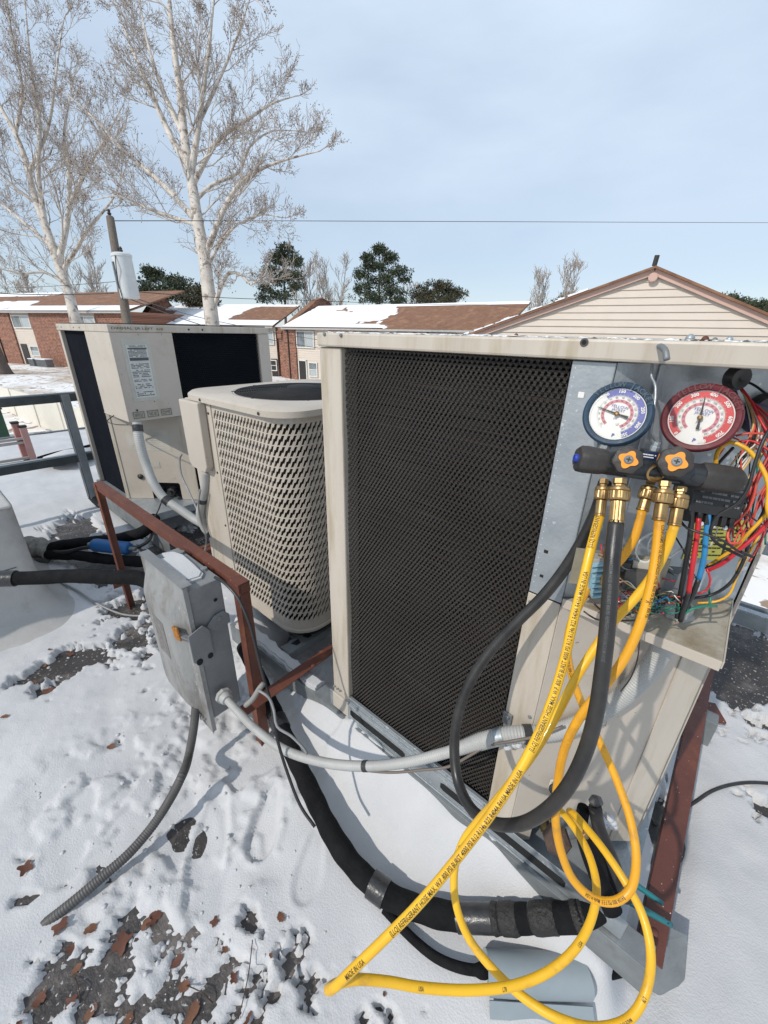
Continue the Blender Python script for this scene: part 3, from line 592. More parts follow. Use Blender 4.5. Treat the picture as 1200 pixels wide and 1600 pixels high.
# ================================================================== TREES, POLE, WIRES
M_bark = mat('sycamore bark', (.60, .555, .50), .75, 0, (.44, .39, .34), 3.5, bump=.3, bscale=20, dirt=(.20, .16, .13), dscale=3.2, dlo=.53, dhi=.62)
M_twig = mat('twigs', (.44, .39, .345), .8, 0, (.32, .265, .225), 3)
M_pod = mat('seed balls', (.15, .09, .07), .85, 0, (.11, .065, .05), 6)
M_darkbark = mat('dark bark', (.13, .10, .085), .85, 0, (.08, .065, .055), 5, bump=.5, bscale=20)
class Tree:
    def __init__(s, seed, fine=1.0, rmin=.0): s.v = []; s.f = []; s.r = random.Random(seed); s.tips = []; s.fine = fine; s.rmin = rmin; s.mi = []; s.up = 0
    def seg(s, pts, r0, r1, n):
        P = pts; k = len(P); o = len(s.v)
        T0 = (P[1] - P[0]).normalized(); a = V(0, 0, 1) if abs(T0.z) < .9 else V(1, 0, 0)
        for i, p in enumerate(P):
            T = (P[min(k-1, i+1)] - P[max(0, i-1)]).normalized(); a = (a - T * a.dot(T)).normalized(); b = T.cross(a); rr = r0 + (r1 - r0) * i / (k - 1)
            for j in range(n):
                an = 2 * math.pi * j / n; q = p + (a * math.cos(an) + b * math.sin(an)) * rr; s.v.append((q.x, q.y, q.z))
        for i in range(k - 1):
            for j in range(n): s.f.append((o+i*n+j, o+i*n+(j+1)%n, o+(i+1)*n+(j+1)%n, o+(i+1)*n+j)); s.mi.append(1 if r0 < .020 else 0)
    def grow(s, p, d, L, r, lv, maxlv):
        """one branch with a wandering path, then its own side branches"""
        R = s.r; n = max(3, int(5 if lv < maxlv - 1 else 4)); pts = [p.copy()]; q = p.copy(); dd = d.normalized()
        wob = .10 + .045 * lv
        for i in range(n):
            dd = (dd + V(R.gauss(0, wob), R.gauss(0, wob), R.gauss(0, wob * .8) + (.09 if lv < 3 else .04))).normalized(); q = q + dd * (L / n); pts.append(q.copy())
        r = max(r, s.rmin); s.seg(pts, r, max(r * .38, s.rmin * .7), 5 if r > .03 else (4 if r > .012 else 3))
        if lv >= maxlv: s.tips += [pts[-1], pts[-2]]; return
        nb = {1: 6, 2: 4.0, 3: 2.1, 4: 2}.get(lv, 4)
        nb = max(2, int(nb * s.fine + R.random()))
        for k in range(nb):
            t = .18 + .80 * (k + R.random() * .8) / nb; i = min(n - 1, int(t * n)); fr = t * n - i; fr = min(1, fr); b = pts[i].lerp(pts[i+1], fr)
            ax = (pts[i+1] - pts[i]).normalized(); side = V(R.gauss(0, 1), R.gauss(0, 1), R.gauss(0, .8)); side = (side - ax * side.dot(ax)).normalized()
            an = R_(R.uniform(20, 52)); nd = ax * math.cos(an) + side * math.sin(an) + V(0, 0, s.up + .12)
            s.grow(b, nd, L * R.uniform(.46, .74) * (1.05 - .3 * t), r * (1 - .55 * t) * R.uniform(.48, .68), lv + 1, maxlv)
        s.tips.append(pts[-1])
    def limb(s, pts, r0, r1, maxlv, nb, Lc, lv=1, n=7, t0=.12, rmul=.42):
        P = spline(pts, .35); s.seg(P, r0, r1, n); k = len(P); R = s.r
        for j in range(nb):
            t = t0 + (1 - t0) * (j + R.random() * .9) / nb; i = min(k - 2, int(t * (k - 1))); ax = (P[i+1] - P[i]).normalized()
            side = V(R.gauss(0, 1), R.gauss(0, 1), R.gauss(0, .7)); side = (side - ax * side.dot(ax)).normalized(); an = R_(R.uniform(30, 60)) * (1 - s.up * .5)
            rr = (r0 + (r1 - r0) * t) * rmul * R.uniform(.6, 1.1)
            s.grow(P[i], ax * math.cos(an) + side * math.sin(an) + V(0, 0, .15), Lc * R.uniform(.6, 1.15) * (1 - .45 * t), max(.006, rr), lv, maxlv)
        s.grow(P[-1], (P[-1] - P[-2]).normalized(), Lc * .32, r1, lv, maxlv)
    def mesh(s, name, m, parent):
        me = bpy.data.meshes.new(name); off = parent_world(parent); va = np.array(s.v) - np.array(off)
        me.vertices.add(len(va)); me.vertices.foreach_set('co', va.astype(np.float32).ravel())
        fa = np.array(s.f, dtype=np.int32); me.loops.add(fa.size); me.loops.foreach_set('vertex_index', fa.ravel()); me.polygons.add(len(fa)); me.polygons.foreach_set('loop_start', np.arange(0, fa.size, 4, dtype=np.int32))
        me.materials.append(m); me.materials.append(M_twig); me.polygons.foreach_set('material_index', np.array(s.mi, dtype=np.int32)); me.update(calc_edges=True); me.shade_smooth()
        o = bpy.data.objects.new(name, me); COL.objects.link(o); o.parent = parent; return o
def pods(tips, R, prob, size, parent, name='seed_balls'):
    m = MB()
    for p in tips:
        if R.random() > prob: continue
        for q in range(R.choice((1, 1, 2))):
            c = p + V(R.gauss(0, .05), R.gauss(0, .05), -R.uniform(.02, .14)); s_ = size * R.uniform(.6, 1.25)
            m.add([c + V(0, 0, s_ * 1.5), c + V(s_, 0, 0), c + V(0, s_, 0), c + V(-s_, 0, 0), c + V(0, -s_, 0), c + V(0, 0, -s_ * 1.3)], [(0,1,2),(0,2,3),(0,3,4),(0,4,1),(5,2,1),(5,3,2),(5,4,3),(5,1,4)])
    if m.v: q = m.build(name, M_pod, parent); q['kind'] = 'stuff'
def limbs_tree(label, D, trunk, limbs, seed, r0, maxlv=4, gzz=-3.2, podp=.26, fine=1.0, Lc=2.0):
    R = random.Random(seed)
    def P(u, v, dd=0): return pD(u, v, D + dd)
    base = P(*trunk[0]); t = thing('sycamore_tree', label, 'tree', (base.x, base.y, gzz))
    T = Tree(seed, fine * 1.12, .0075); tp = [V(base.x, base.y, gzz), base] + [P(*q) for q in trunk[1:]]
    T.v = []; tr_ = Tree(seed + 1)
    Pp = spline(tp, .3); k = len(Pp)
    # trunk with swelling
    o = 0; a = V(1, 0, 0); rad = []
    L = sum((Pp[i+1]-Pp[i]).length for i in range(k-1)); s_ = 0
    MBt = MB(); MBt.tube(Pp, r0, 12, rfun=lambda s_, t_: r0 * (1.12 - .95 * t_ ** .9) * (1 + .12 * math.exp(-s_ / .6)) + .008)
    MBt.build('trunk', M_bark, t, smooth=180)
    for j in range(int(12 * fine)):   # small branches straight off the upper trunk
        i = int(k * (.42 + .55 * j / 12)); i = min(i, k - 2); ax = (Pp[i+1] - Pp[i]).normalized(); side = V(R.gauss(0, 1), R.gauss(0, 1), .2).normalized()
        T.grow(Pp[i], ax * .6 + side, Lc * R.uniform(.5, .9), r0 * .12, 2, maxlv)
    T.grow(Pp[-1], (Pp[-1] - Pp[-2]).normalized(), Lc, r0 * .17, 1, maxlv)
    for pts, ra, rb_, nb in limbs:
        dz = R.uniform(-1, 1) * 1.2; n = len(pts)
        nb = int(nb * .85); T.limb([P(u, v, dz * (i / (n - 1)) ** 1.3 * 1.5) for i, (u, v) in enumerate(pts)], r0 * ra, r0 * rb_, maxlv, nb, Lc)
    T.mesh('branches', M_bark, t)
    pods(T.tips, R, podp, .016, t)
    return T
T1 = limbs_tree('big pale sycamore with a thick white trunk right of the utility pole', 15.0,
    [(331, 500), (324, 440), (319, 400), (308, 340), (299, 280), (291, 235), (285, 187), (281, 140), (273, 84), (266, 20), (262, -40)],
    [([(311, 350), (270, 304), (225, 262), (190, 233), (152, 190), (108, 150)], .38, .07, 11),
     ([(296, 262), (270, 220), (247, 170), (222, 112), (198, 55), (180, 0)], .42, .08, 12),
     ([(288, 215), (262, 160), (240, 100), (225, 40), (215, -20)], .32, .07, 9),
     ([(300, 290), (328, 238), (345, 215), (395, 182), (425, 162), (462, 150)], .38, .07, 11),
     ([(318, 408), (340, 350), (362, 304), (388, 275), (430, 255), (470, 243), (500, 236)], .42, .06, 14),
     ([(298, 275), (310, 200), (318, 140), (326, 80), (333, 10), (340, -40)], .42, .08, 12),
     ([(312, 190), (340, 130), (362, 80), (380, 30), (396, -20)], .26, .06, 9),
     ([(331, 490), (343, 455), (357, 427), (378, 430), (392, 445), (412, 432)], .30, .07, 8),
     ([(309, 352), (262, 337), (222, 322), (186, 306), (150, 312)], .28, .05, 9),
     ([(322, 420), (348, 375), (372, 350), (410, 335), (440, 340)], .24, .05, 8),
     ([(304, 315), (330, 290), (372, 270), (390, 230), (425, 205), (470, 205)], .26, .05, 8)], 11, .30, 4, Lc=2.15, fine=1.0)
T2 = limbs_tree('tall sycamore left of the utility pole with a brown lower trunk', 18.0,
    [(118, 502), (105, 450), (92, 415), (82, 385), (68, 345), (52, 300), (40, 250), (22, 205), (2, 170), (-20, 120)],
    [([(90, 412), (101, 368), (108, 320), (107, 262), (100, 215), (108, 160), (118, 110)], .50, .08, 12),
     ([(70, 350), (60, 270), (62, 200), (52, 130), (45, 70), (40, 10)], .46, .08, 12),
     ([(97, 425), (122, 385), (136, 360), (160, 332), (182, 300), (190, 265)], .36, .07, 10),
     ([(106, 325), (138, 262), (165, 215), (192, 165)], .34, .06, 9),
     ([(80, 385), (40, 350), (5, 322), (-40, 300)], .34, .07, 8), ([(60, 320), (20, 290), (-20, 250)], .30, .06, 7),
     ([(104, 445), (70, 425), (35, 428), (0, 420), (-30, 430)], .26, .05, 8),
     ([(45, 270), (75, 200), (85, 140), (92, 80), (100, 30)], .30, .06, 9),
     ([(24, 210), (35, 140), (20, 60), (10, 0)], .3, .06, 8)], 23, .27, 4, Lc=2.5, fine=1.0)
# a lone branch reaching in from above
b0 = thing('tree_branch', 'pale twiggy branch reaching in at the top edge right of the sycamore crown', 'branch', pD(360, -60, 12))
T = Tree(5, .6); T.limb([pD(u, v, 12) for u, v in ((330, -50), (350, -14), (372, 0), (392, -6), (415, 16))], .03, .012, 3, 5, .7); T.mesh('twigs', M_bark, b0); pods(T.tips, random.Random(3), .6, .016, b0)

# bare trees in the distance
def bare_tree(label, u, v0, D, H, r, seed, mv=4, sp=.35, fine=.8, mt=M_twig, stems=1, name='bare_tree', group=None):
    b = pD(u, v0, D); b.z = -3.3; t = thing(name, label, 'tree', b, group); T = Tree(seed, fine * 1.2, .028); T.up = .55; R = random.Random(seed)
    for k in range(stems):
        d = V(R.uniform(-sp, sp), R.uniform(-sp, sp), 0) * (0 if stems == 1 else 1); top = b + V(0, 0, H) + d * H * .6; mid = b.lerp(top, .45) + V(R.gauss(0, .2), R.gauss(0, .2), 0)
        T.limb([b, mid, top], r, r * .25, 3, 12, H * .36, t0=.16, n=6, rmul=.5)
    T.mesh('branches', mt, t); return t
bare_tree('thin bare tree behind the rooftop left of the house gable, left of two', 842, 480, 60, 11.4, .13, 41, sp=.2, stems=2, fine=.85)
bare_tree('taller thin bare tree behind the rooftop left of the house gable', 880, 480, 58, 12.2, .13, 42, sp=.25, stems=2, fine=.85)
bare_tree('pale bushy bare tree between the two tall pines', 520, 480, 62, 13, .16, 43, stems=3, sp=.4)
bare_tree('bare grey tree just right of the ragged pine', 487, 480, 58, 12, .14, 44, stems=3, sp=.4)
bare_tree('low bare tree with brown twigs right of the tall pine', 655, 480, 60, 10.0, .15, 45, stems=3, sp=.6)
bare_tree('bare tree showing between the sycamore trunks on the left', 160, 480, 60, 13.0, .16, 46, stems=3, sp=.5)
bare_tree('bare thicket at the far left behind the snowy roof', 60, 478, 62, 10.5, .15, 47, stems=3, sp=.6)
bare_tree('small faint bare tree above the end of the brown roof', 745, 486, 90, 7.5, .13, 48, stems=2, sp=.5)
M_needle = mat('pine needles', (.055, .075, .038), .8, 0, (.032, .048, .026), 2, dirt=(.12, .11, .05), dscale=1.0, dlo=.5, dhi=.75)
M_needled = mat('pine needles bronze', (.070, .070, .036), .8, 0, (.042, .044, .025), 2, dirt=(.10, .075, .035), dscale=.8, dlo=.45, dhi=.7)
def tuft(m, c, s_, R, n=40):
    s_ *= 1.25
    for k in range(n):
        d = V(R.gauss(0, 1), R.gauss(0, 1), R.gauss(0, .7)).normalized(); q = c + d * s_ * R.uniform(.3, 1); e = V(R.gauss(0, 1), R.gauss(0, 1), R.gauss(0, 1)).normalized(); f = d.cross(e).normalized()
        w_ = s_ * R.uniform(.10, .22); l_ = s_ * R.uniform(.3, .55); m.add([q - f * w_, q + f * w_, q + d * l_ + e * w_], [(0, 1, 2)])
def pine(label, u, vb, vt, D, wpx, seed, mt, lobes, name='pine_tree'):
    b = pD(u, vb, D); b.z = -3.4; top = pD(u, vt, D); R = random.Random(seed); t = thing(name, label, 'tree', b)
    m = MB(); m.tube(spline([b, b.lerp(top, .5) + V(.15, 0, 0), top], .8), .2, 8, rfun=lambda s_, q: .26 * (1 - .85 * q)); m.build('trunk', M_darkbark, t, smooth=180)
    m = MB(); mb = MB(); k = D / 640
    for (du, v, ru, rv, n) in lobes:
        cc = pD(u + du, v, D); att = pD(u + du * .1, v + abs(du) * .35 + 4, D)
        mb.tube(spline([att, att.lerp(cc, .6) + V(0, 0, -.1), cc], .6), .06, 5, rfun=lambda s_, q: .07 * (1 - .7 * q))
        for i in range(n):
            a = R.uniform(0, 6.28); rr = R.random() ** .5; yy = R.gauss(0, .45)
            c = cc + V(math.cos(a) * rr * ru * k * .85, yy * ru * k * .9, math.sin(a) * rr * rv * k)
            tuft(m, c, R.uniform(.28, .5), R)
    mb.build('branches', M_darkbark, t); m.build('crown', mt, t)
pine('ragged dark pine left of the brick fire wall, its crown open and uneven', 441, 478, 384, 52, 40, 3, M_needle,
     [(0, 392, 18, 8, 34), (-12, 405, 16, 6, 26), (18, 408, 20, 7, 34), (-20, 422, 14, 5, 20), (14, 430, 24, 6, 34), (-8, 440, 16, 5, 22), (-24, 452, 12, 5, 16), (22, 448, 12, 4, 14), (-4, 462, 26, 7, 30), (-28, 466, 10, 5, 12)])
pine('tall dark pine with layered branches in the middle of the skyline', 592, 482, 386, 54, 45, 4, M_needle,
     [(0, 392, 13, 6, 26), (-14, 404, 14, 6, 24), (16, 404, 16, 6, 26), (-4, 416, 22, 6, 34), (28, 424, 20, 6, 26), (-26, 430, 16, 6, 22), (6, 438, 26, 7, 38), (40, 436, 10, 4, 10), (-24, 450, 18, 7, 26), (22, 456, 24, 7, 34), (-10, 466, 28, 7, 36), (30, 470, 16, 5, 18)])
pine('round bronze green evergreen right of the tall pine', 684, 484, 440, 56, 40, 5, M_needled,
     [(0, 450, 30, 9, 60), (-24, 458, 20, 8, 36), (24, 462, 20, 9, 40), (0, 470, 40, 9, 70)], 'evergreen_tree')
pine('dark evergreen mass behind the utility pole and the snowy roof', 252, 480, 418, 50, 45, 6, M_needle,
     [(-12, 430, 20, 9, 50), (22, 442, 24, 9, 56), (-28, 448, 12, 8, 26), (10, 458, 44, 10, 90)], 'evergreen_tree')
pine('dark brown green evergreen clump beside the white sycamore trunk', 305, 486, 440, 46, 20, 8, M_needled, [(10, 456, 16, 8, 30), (0, 468, 26, 8, 44), (20, 474, 20, 8, 30)], 'evergreen_tree')
pine('dark evergreen behind the left slope of the house gable', 888, 486, 455, 60, 20, 9, M_needle, [(0, 466, 18, 7, 34), (-6, 474, 24, 7, 34)], 'evergreen_tree')
pine('small dark evergreen at the foot of the house gable on its left', 800, 492, 484, 80, 12, 10, M_needle, [(0, 490, 14, 6, 26)], 'evergreen_tree')
pine('dark evergreen showing behind the right slope of the house gable', 1150, 505, 462, 50, 30, 12, M_needle, [(-18, 468, 18, 6, 34), (8, 474, 22, 7, 40), (36, 480, 22, 8, 44), (64, 478, 22, 8, 30)], 'evergreen_tree')
pine('low dark evergreen clump at the far left edge of the skyline', 8, 470, 458, 80, 10, 13, M_needle, [(-4, 464, 12, 5, 22)], 'evergreen_tree')
pine('low brown evergreen clump on the far left skyline', 45, 472, 462, 80, 20, 14, M_needled, [(-10, 468, 14, 5, 24), (10, 467, 14, 6, 24)], 'evergreen_tree')
# far wood along the horizon
m = MB(); R = random.Random(9)
for k in range(340):
    a = R_(R.uniform(-95, 35)); d = R.uniform(130, 165); h = R.uniform(2, 5.5); c = V(math.sin(a) * d, math.cos(a) * d, -3.4 + h * .6)
    for q in range(10): 
        dd = V(R.gauss(0, 2.5), R.gauss(0, 2), R.gauss(0, h * .28)); e = V(R.gauss(0, 1), R.gauss(0, .4), R.gauss(0, 1)) * 1.0; f = V(R.gauss(0, 1), R.gauss(0, .4), R.gauss(0, 1)) * 1.0; m.add([c + dd, c + dd + e, c + dd + f], [(0, 1, 2)])
tag(m.build('far_wood', M_needled), 'low dark wood along the horizon far behind the houses', 'wood', kind='stuff')
# dark trunk standing in the yard at the left edge
p = pZ(8, 588, -2.8); t = thing('yard_tree', 'thick dark trunk in the snowy yard at the left edge', 'tree', p)
MB().tube(spline([p + V(0, 0, -.1), p + V(0, 0, 1), p + V(0, -.3, 5), p + V(0, -1, 11)], .5), .6, 14, rfun=lambda s_, q: .45 * (1 - .3 * q) + .42 * math.exp(-s_ / .5)).build('trunk', M_darkbark, t, smooth=180)
T = Tree(77, .5); T.limb([p + V(0, -.9, 10), p + V(-1, -2, 13), p + V(-2, -4, 17)], .25, .05, 3, 7, 3.5); T.mesh('branches', M_darkbark, t)

# ------------------------------------------------------------------ utility pole, transformer, wires
M_pole = mat('weathered pole wood', (.17, .14, .115), .85, 0, (.11, .09, .075), 6, bump=.4, bscale=30, stretch=(4, 4, .6))
M_tank = mat('transformer tank', (.60, .62, .62), .4, 0, (.52, .54, .55), 3)
PD = 12.0; pt, pb = pD(172, 340, PD), pD(199, 505, PD); dn = (pb - pt).normalized(); ft = pb + dn * 4.8
up = thing('utility_pole', 'leaning wooden utility pole between the two sycamores', 'utility pole', ft)
MB().tube([ft, pb, pt], .13, 12, rfun=lambda s_, q: .15 - .045 * q).build('pole', M_pole, up, smooth=60)
m = MB(); a = pD(174, 352, PD); m.lathe([(.02, 0), (.06, .02), (.035, .06), (.06, .10), (.03, .14), (.05, .18), (.0, .22)], pt + V(0, 0, 0), (0, 0, 1), 10); m.build('insulator', M_doorb, up, smooth=40)
tcn_ = pD(197, 433, PD - .42); T0 = thing('transformer', 'pale grey cylindrical transformer on the utility pole', 'transformer', tcn_)
hh = .54; ax = V(-.04, 0, 1)
MB().lathe([(.0, -hh), (.23, -hh), (.245, -hh + .03), (.245, hh - .06), (.265, hh - .05), (.265, hh), (.22, hh + .04), (.0, hh + .06)], tcn_, ax, 24).build('tank', M_tank, T0, smooth=40)
for dx in (-.1, .09): MB().lathe([(.03, 0), (.05, .03), (.03, .06), (.05, .09), (.03, .12), (.04, .15), (0, .2)], tcn_ + V(dx, -.02, hh), ax, 10).build('bushing', M_doorb, T0, smooth=40)
MB().box((tcn_.x - .04, tcn_.y - .28, tcn_.z - .3), (tcn_.x + .03, tcn_.y - .235, tcn_.z + .35)).build('bracket', M_galvd, T0)
MB().tube(spline([tcn_ + V(.12, -.2, hh), tcn_ + V(.16, -.26, .2), tcn_ + V(.08, -.26, -.2), tcn_ + V(.12, -.25, -.6)], .1), .012, 6).build('lead_wire', WIRE['black'], T0)
def wire(pts, r, label, sag=0):
    P = [Vector(p) for p in pts]; q = []
    for i in range(len(P) - 1):
        for k in range(24): t_ = k / 24; q.append(P[i].lerp(P[i+1], t_) - V(0, 0, sag * 4 * t_ * (1 - t_)))
    q.append(P[-1]); tag(MB().tube(q, r, 6).build('overhead_wire', WIRE['black'], smooth=180), label, 'wire')
wire([pD(175, 345, 12), pD(430, 345, 17), pD(1200, 348, 26), pD(1500, 352, 30)], .011, 'long overhead wire crossing the open sky to the right', .0)
wire([pD(-40, 456, 14), pD(178, 458, 12), ], .012, 'overhead wire running left from the pole in front of the snowy roof', .06)
wire([pD(205, 455, 12), pD(450, 468, 16), pD(760, 476, 24), pD(840, 480, 30)], .010, 'overhead wire running right from the pole above the centre row house', .05)
wire([pD(200, 462, 12), pD(330, 500, 20), pD(505, 532, 30)], .014, 'upper service wire sloping down in front of the brick pier', .05)
wire([pD(200, 466, 12), pD(330, 512, 20), pD(505, 545, 30)], .016, 'lower service wire sloping down in front of the brick pier', .05)
wire([pD(-40, 450, 20), pD(180, 440, 12.5)], .008, 'faint overhead wire behind the left sycamore branches', .06)
# ================================================================== AIR CONDITIONERS
def guard(x0, x1, z0, z1, wdt, hgt, P, hole=.70):
    """expanded plastic guard with staggered six-sided openings; P(s, z, d) gives the world point"""
    nr = int((z1 - z0) / hgt); nc = int((x1 - x0) / wdt); h = (z1 - z0) / nr; w_ = (x1 - x0) / nc
    out_ = [(-.5, -.5), (.5, -.5), (.5, .5), (-.5, .5)]; hx, hz = hole / 2, hole / 2 * .98
    inn = [(-hx, 0), (-hx * .55, -hz), (hx * .55, -hz), (hx, 0), (hx * .55, hz), (-hx * .55, hz)]
    al = out_ + inn; tri = geometry.tessellate_polygon([[Vector((x, y, 0)) for x, y in out_], [Vector((x, y, 0)) for x, y in inn]])
    m = MB()
    for j in range(nr):
        of = .5 if j % 2 else 0
        for i in range(nc + (0 if of else 0)):
            cx = x0 + (i + .5 + of * .98) * w_; cz = z0 + (j + .5) * h
            if cx + w_ / 2 > x1 + w_ * .1: continue
            base = len(m.v)
            for k, (x, y) in enumerate(al):
                d = 0 if k < 4 else (.0022 if y < 0 else -.0018)
                m.v.append(tuple(P(cx + x * w_, cz + y * h, d)))
            for t_ in tri: m.f.append(tuple(base + q for q in t_)); m.mi.append(0)
    return m
def plate_lines(m, o, ax, ay, w_, h_, rows, R, ink_h=.5):
    """illegible small print: short dark strokes standing a hair proud of a plate"""
    nn = ax.cross(ay).normalized()
    for k in range(rows):
        y = h_ * (1 - (k + .5) / rows); x = 0
        while x < w_:
            L = R.uniform(.02, .07) * w_ * 2
            if R.random() < .80: m.add([o + ax * x + ay * (y - h_ / rows * ink_h / 2) + nn * .0008, o + ax * min(w_, x + L) + ay * (y - h_ / rows * ink_h / 2) + nn * .0008, o + ax * min(w_, x + L) + ay * (y + h_ / rows * ink_h / 2) + nn * .0008, o + ax * x + ay * (y + h_ / rows * ink_h / 2) + nn * .0008], [(0, 1, 2, 3)])
            x += L + .012 * w_
def screw(parent, p, n, r=.0055, m_=None):
    MB().lathe([(0, 0), (r, 0), (r, .0015), (r * .75, .003), (0, .0034)], Vector(p), n, 10).build('screw', m_ or M_galvd, parent, smooth=40)

# ---- 1. the big open unit on the right
FY = .667
ac = thing('air_conditioner', 'large beige air conditioner with a black mesh guard and its wiring compartment open', 'air conditioner', (-.35, FY, .19))
LX0, LX1 = -.772, .14
m = MB().box((LX0, FY - .012, 1.368), (LX1, 1.58, 1.3965)); m.build('lid', M_beige_s, ac, bevel=.004)
# ragged snow and frost along the front edge of the lid
R = random.Random(4); m = MB()
for k in range(170):
    x = R.uniform(LX0 + .01, LX1 - .03); s_ = R.uniform(.001, .0034); m.add([V(x + p.x * s_ * 2.4, FY - .006 + R.uniform(0, .03) + p.y * s_ * 2, 1.3965 + p.z * s_ * .8) for p in IV], IF)
for k in range(60):
    x = R.uniform(LX0 + .02, -.3); s_ = R.uniform(.002, .005); m.add([V(x + p.x * s_ * 3, FY + R.uniform(0, .06) + p.y * s_ * 3, 1.397 + p.z * s_ * .5) for p in IV], IF)
stuff(m.build('frost', M_snowc, ac, smooth=180))
for (u, v, s_, mm) in ((1080, 523, .0052, M_galv), (1103, 526, .0040, M_rust), (1118, 527, .003, M_galvd), (1141, 527, .0038, M_galv), (807, 520, .0034, M_rust)):
    p = pY(u, v, FY + .012); p.z = 1.3965; MB().lathe([(s_ * 1.1, 0), (s_, s_ * .7), (s_ * .75, s_ * 1.2), (s_ * .3, s_ * 1.5), (0, s_ * 1.55)], p, (0, 0, 1), 14).build('lid_cap', mm, ac, smooth=180)
for u, v in ((507, 522), (533, 524)):
    p = pY(u, v, FY - .0125); screw(ac, p, (0, -1, 0), .004)
p = pY(913, 535, FY - .0122); m = MB().lathe([(0, 0), (.0048, 0), (.0058, .0006), (.0048, .0012), (.0036, .0010), (0, .001)], p, (0, -1, 0), 14); m.build('bolt_hole', M_condd, ac, smooth=30)
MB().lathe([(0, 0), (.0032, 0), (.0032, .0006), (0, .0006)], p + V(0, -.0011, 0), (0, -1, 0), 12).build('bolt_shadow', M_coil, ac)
# corner post, strips, guard and coil
m = MB().box((-.774, FY - .004, .306), (-.703, FY + .05, 1.3665)); m.build('corner_post', M_beige_s, ac, bevel=.004)
m = MB().box((-.776, FY - .0085, .240), (-.703, FY + .03, .3045)); m.build('corner_foot', M_beige, ac, bevel=.003)
for u, v in ((522, 1072), (531, 1079), (527, 1076)): screw(ac, pY(u, v, FY - .0087), (0, -1, 0), .004)
def GP(s_, z, d): 
    bul = .0045 * (vn1(s_ * 7.1, z * 6.3) - .5) + .0035 * math.sin(z * 60 + s_ * 9) * max(0, (s_ + .45) / .25) * .5
    return V(s_, FY + .012 - bul - d, z)
def vn1(x, y): return float(vnoise(np.array([x + 50.]), np.array([y + 50.]), 3)[0])
_gc = {}
def GPc(s_, z, d):
    k = (round(s_ * 100), round(z * 100))
    if k not in _gc: _gc[k] = vn1(s_ * 7.1, z * 6.3)
    return V(s_, FY + .012 - .006 * (_gc[k] - .5) - d, z)
g = guard(-.703, -.212, .322, 1.372, .0102, .0080, GPc, .62); stuff(g.build('mesh_guard', M_meshp, ac))
m = MB().box((-.745, FY + .05, .265), (-.20, FY + .08, 1.366)); m.build('coil', M_coil, ac)
m = MB()
for k in range(46): z = .30 + k * .0232; m.box((-.70, FY + .044, z), (-.215, FY + .0495, z + .004))
stuff(m.build('coil_tubes', mat('coil tube', (.05, .04, .034), .5, .3), ac))
# cabinet body behind
m = MB().box((-.772, FY + .085, .262), (-.766, 1.54, 1.366)).box((-.776, 1.535, .262), (.09, 1.541, 1.366)).box((.084, FY + .23, .262), (.09, 1.535, 1.366)); m.build('side_panels', M_beige, ac)
# upper galvanised flange and the slanted back wall of the compartment
fl = MB().box((-.2115, FY - .001, .962), (-.152, FY + .010, 1.3665)); f_ = fl.build('flange', M_galv, ac, bevel=.0015)
m = MB()
for (u, v, a, b, mm) in ((908, 617, .0042, .0042, M_white), (853, 862, .0035, .003, M_coil), (846, 900, .003, .0025, M_coil)): 
    p = pY(u, v, FY - .0016); MB().box((p.x - a, FY - .0019, p.z - b), (p.x + a, FY - .0012, p.z + b)).build('slot', mm, ac)
m = MB()
for k in range(30): z = .985 + k * .0128; m.lathe([(.0008, 0), (.0007, .0005), (0, .0006)], (-.2055, FY - .001, z), (0, -1, 0), 5)
stuff(m.build('rivet_row', M_white, ac))
b0_, b1_ = V(-.152, FY + .004, 0), V(.078, .872, 0); dirb = (b1_ - b0_).normalized(); nb = V(dirb.y, -dirb.x, 0)
def BW(s_, z, d=0): p = b0_ + dirb * s_ + nb * d; return V(p.x, p.y, z)
BL = (b1_ - b0_).length
m = MB().obox((BW(BL/2, 1.17)), dirb * BL / 2, nb * .001, V(0, 0, .196)); m.build('back_wall', M_galv, ac)
m = MB().obox(BW(.062, 1.17, .0035), dirb * .004, nb * .002, V(0, 0, .196)); m.build('wall_crease', M_galv, ac, bevel=.0015)
# yellow caution label on the back wall with fine print
o_ = BW(.185, 1.055, .0020); m = MB().slab([(0, 0), (.085, 0), (.085, .075), (0, .075)], o_, dirb, V(0, 0, 1), .0006); lab = m.build('caution_label', mat('yellow label', (.70, .62, .10), .5), ac, fix=True)
m = MB(); plate_lines(m, o_ + V(0, 0, .006) + dirb * .005 + nb * .0004, dirb, V(0, 0, 1), .075, .062, 9, random.Random(8), .38); stuff(m.build('small_print', M_ink, ac))
# black grommet where the cables leave, and the dark fan-motor opening behind the wires
p = pY(1148, 590, .735); MB().lathe([(0, 0), (.0165, 0), (.0175, .003), (.0150, .009), (.0125, .012), (.006, .011), (0, .008)], p, nb, 22).build('grommet', M_black, ac, smooth=40)
p = pY(1190, 646, .82); MB().lathe([(0, 0), (.030, 0), (.030, .012), (.027, .015), (0, .015)], p, nb, 24).build('capacitor', M_black, ac, smooth=40)
p = pY(1172, 700, .83); MB().obox(p, dirb * .03, nb * .004, V(0, 0, .03)).build('bracket', M_galvd, ac, bevel=.002)
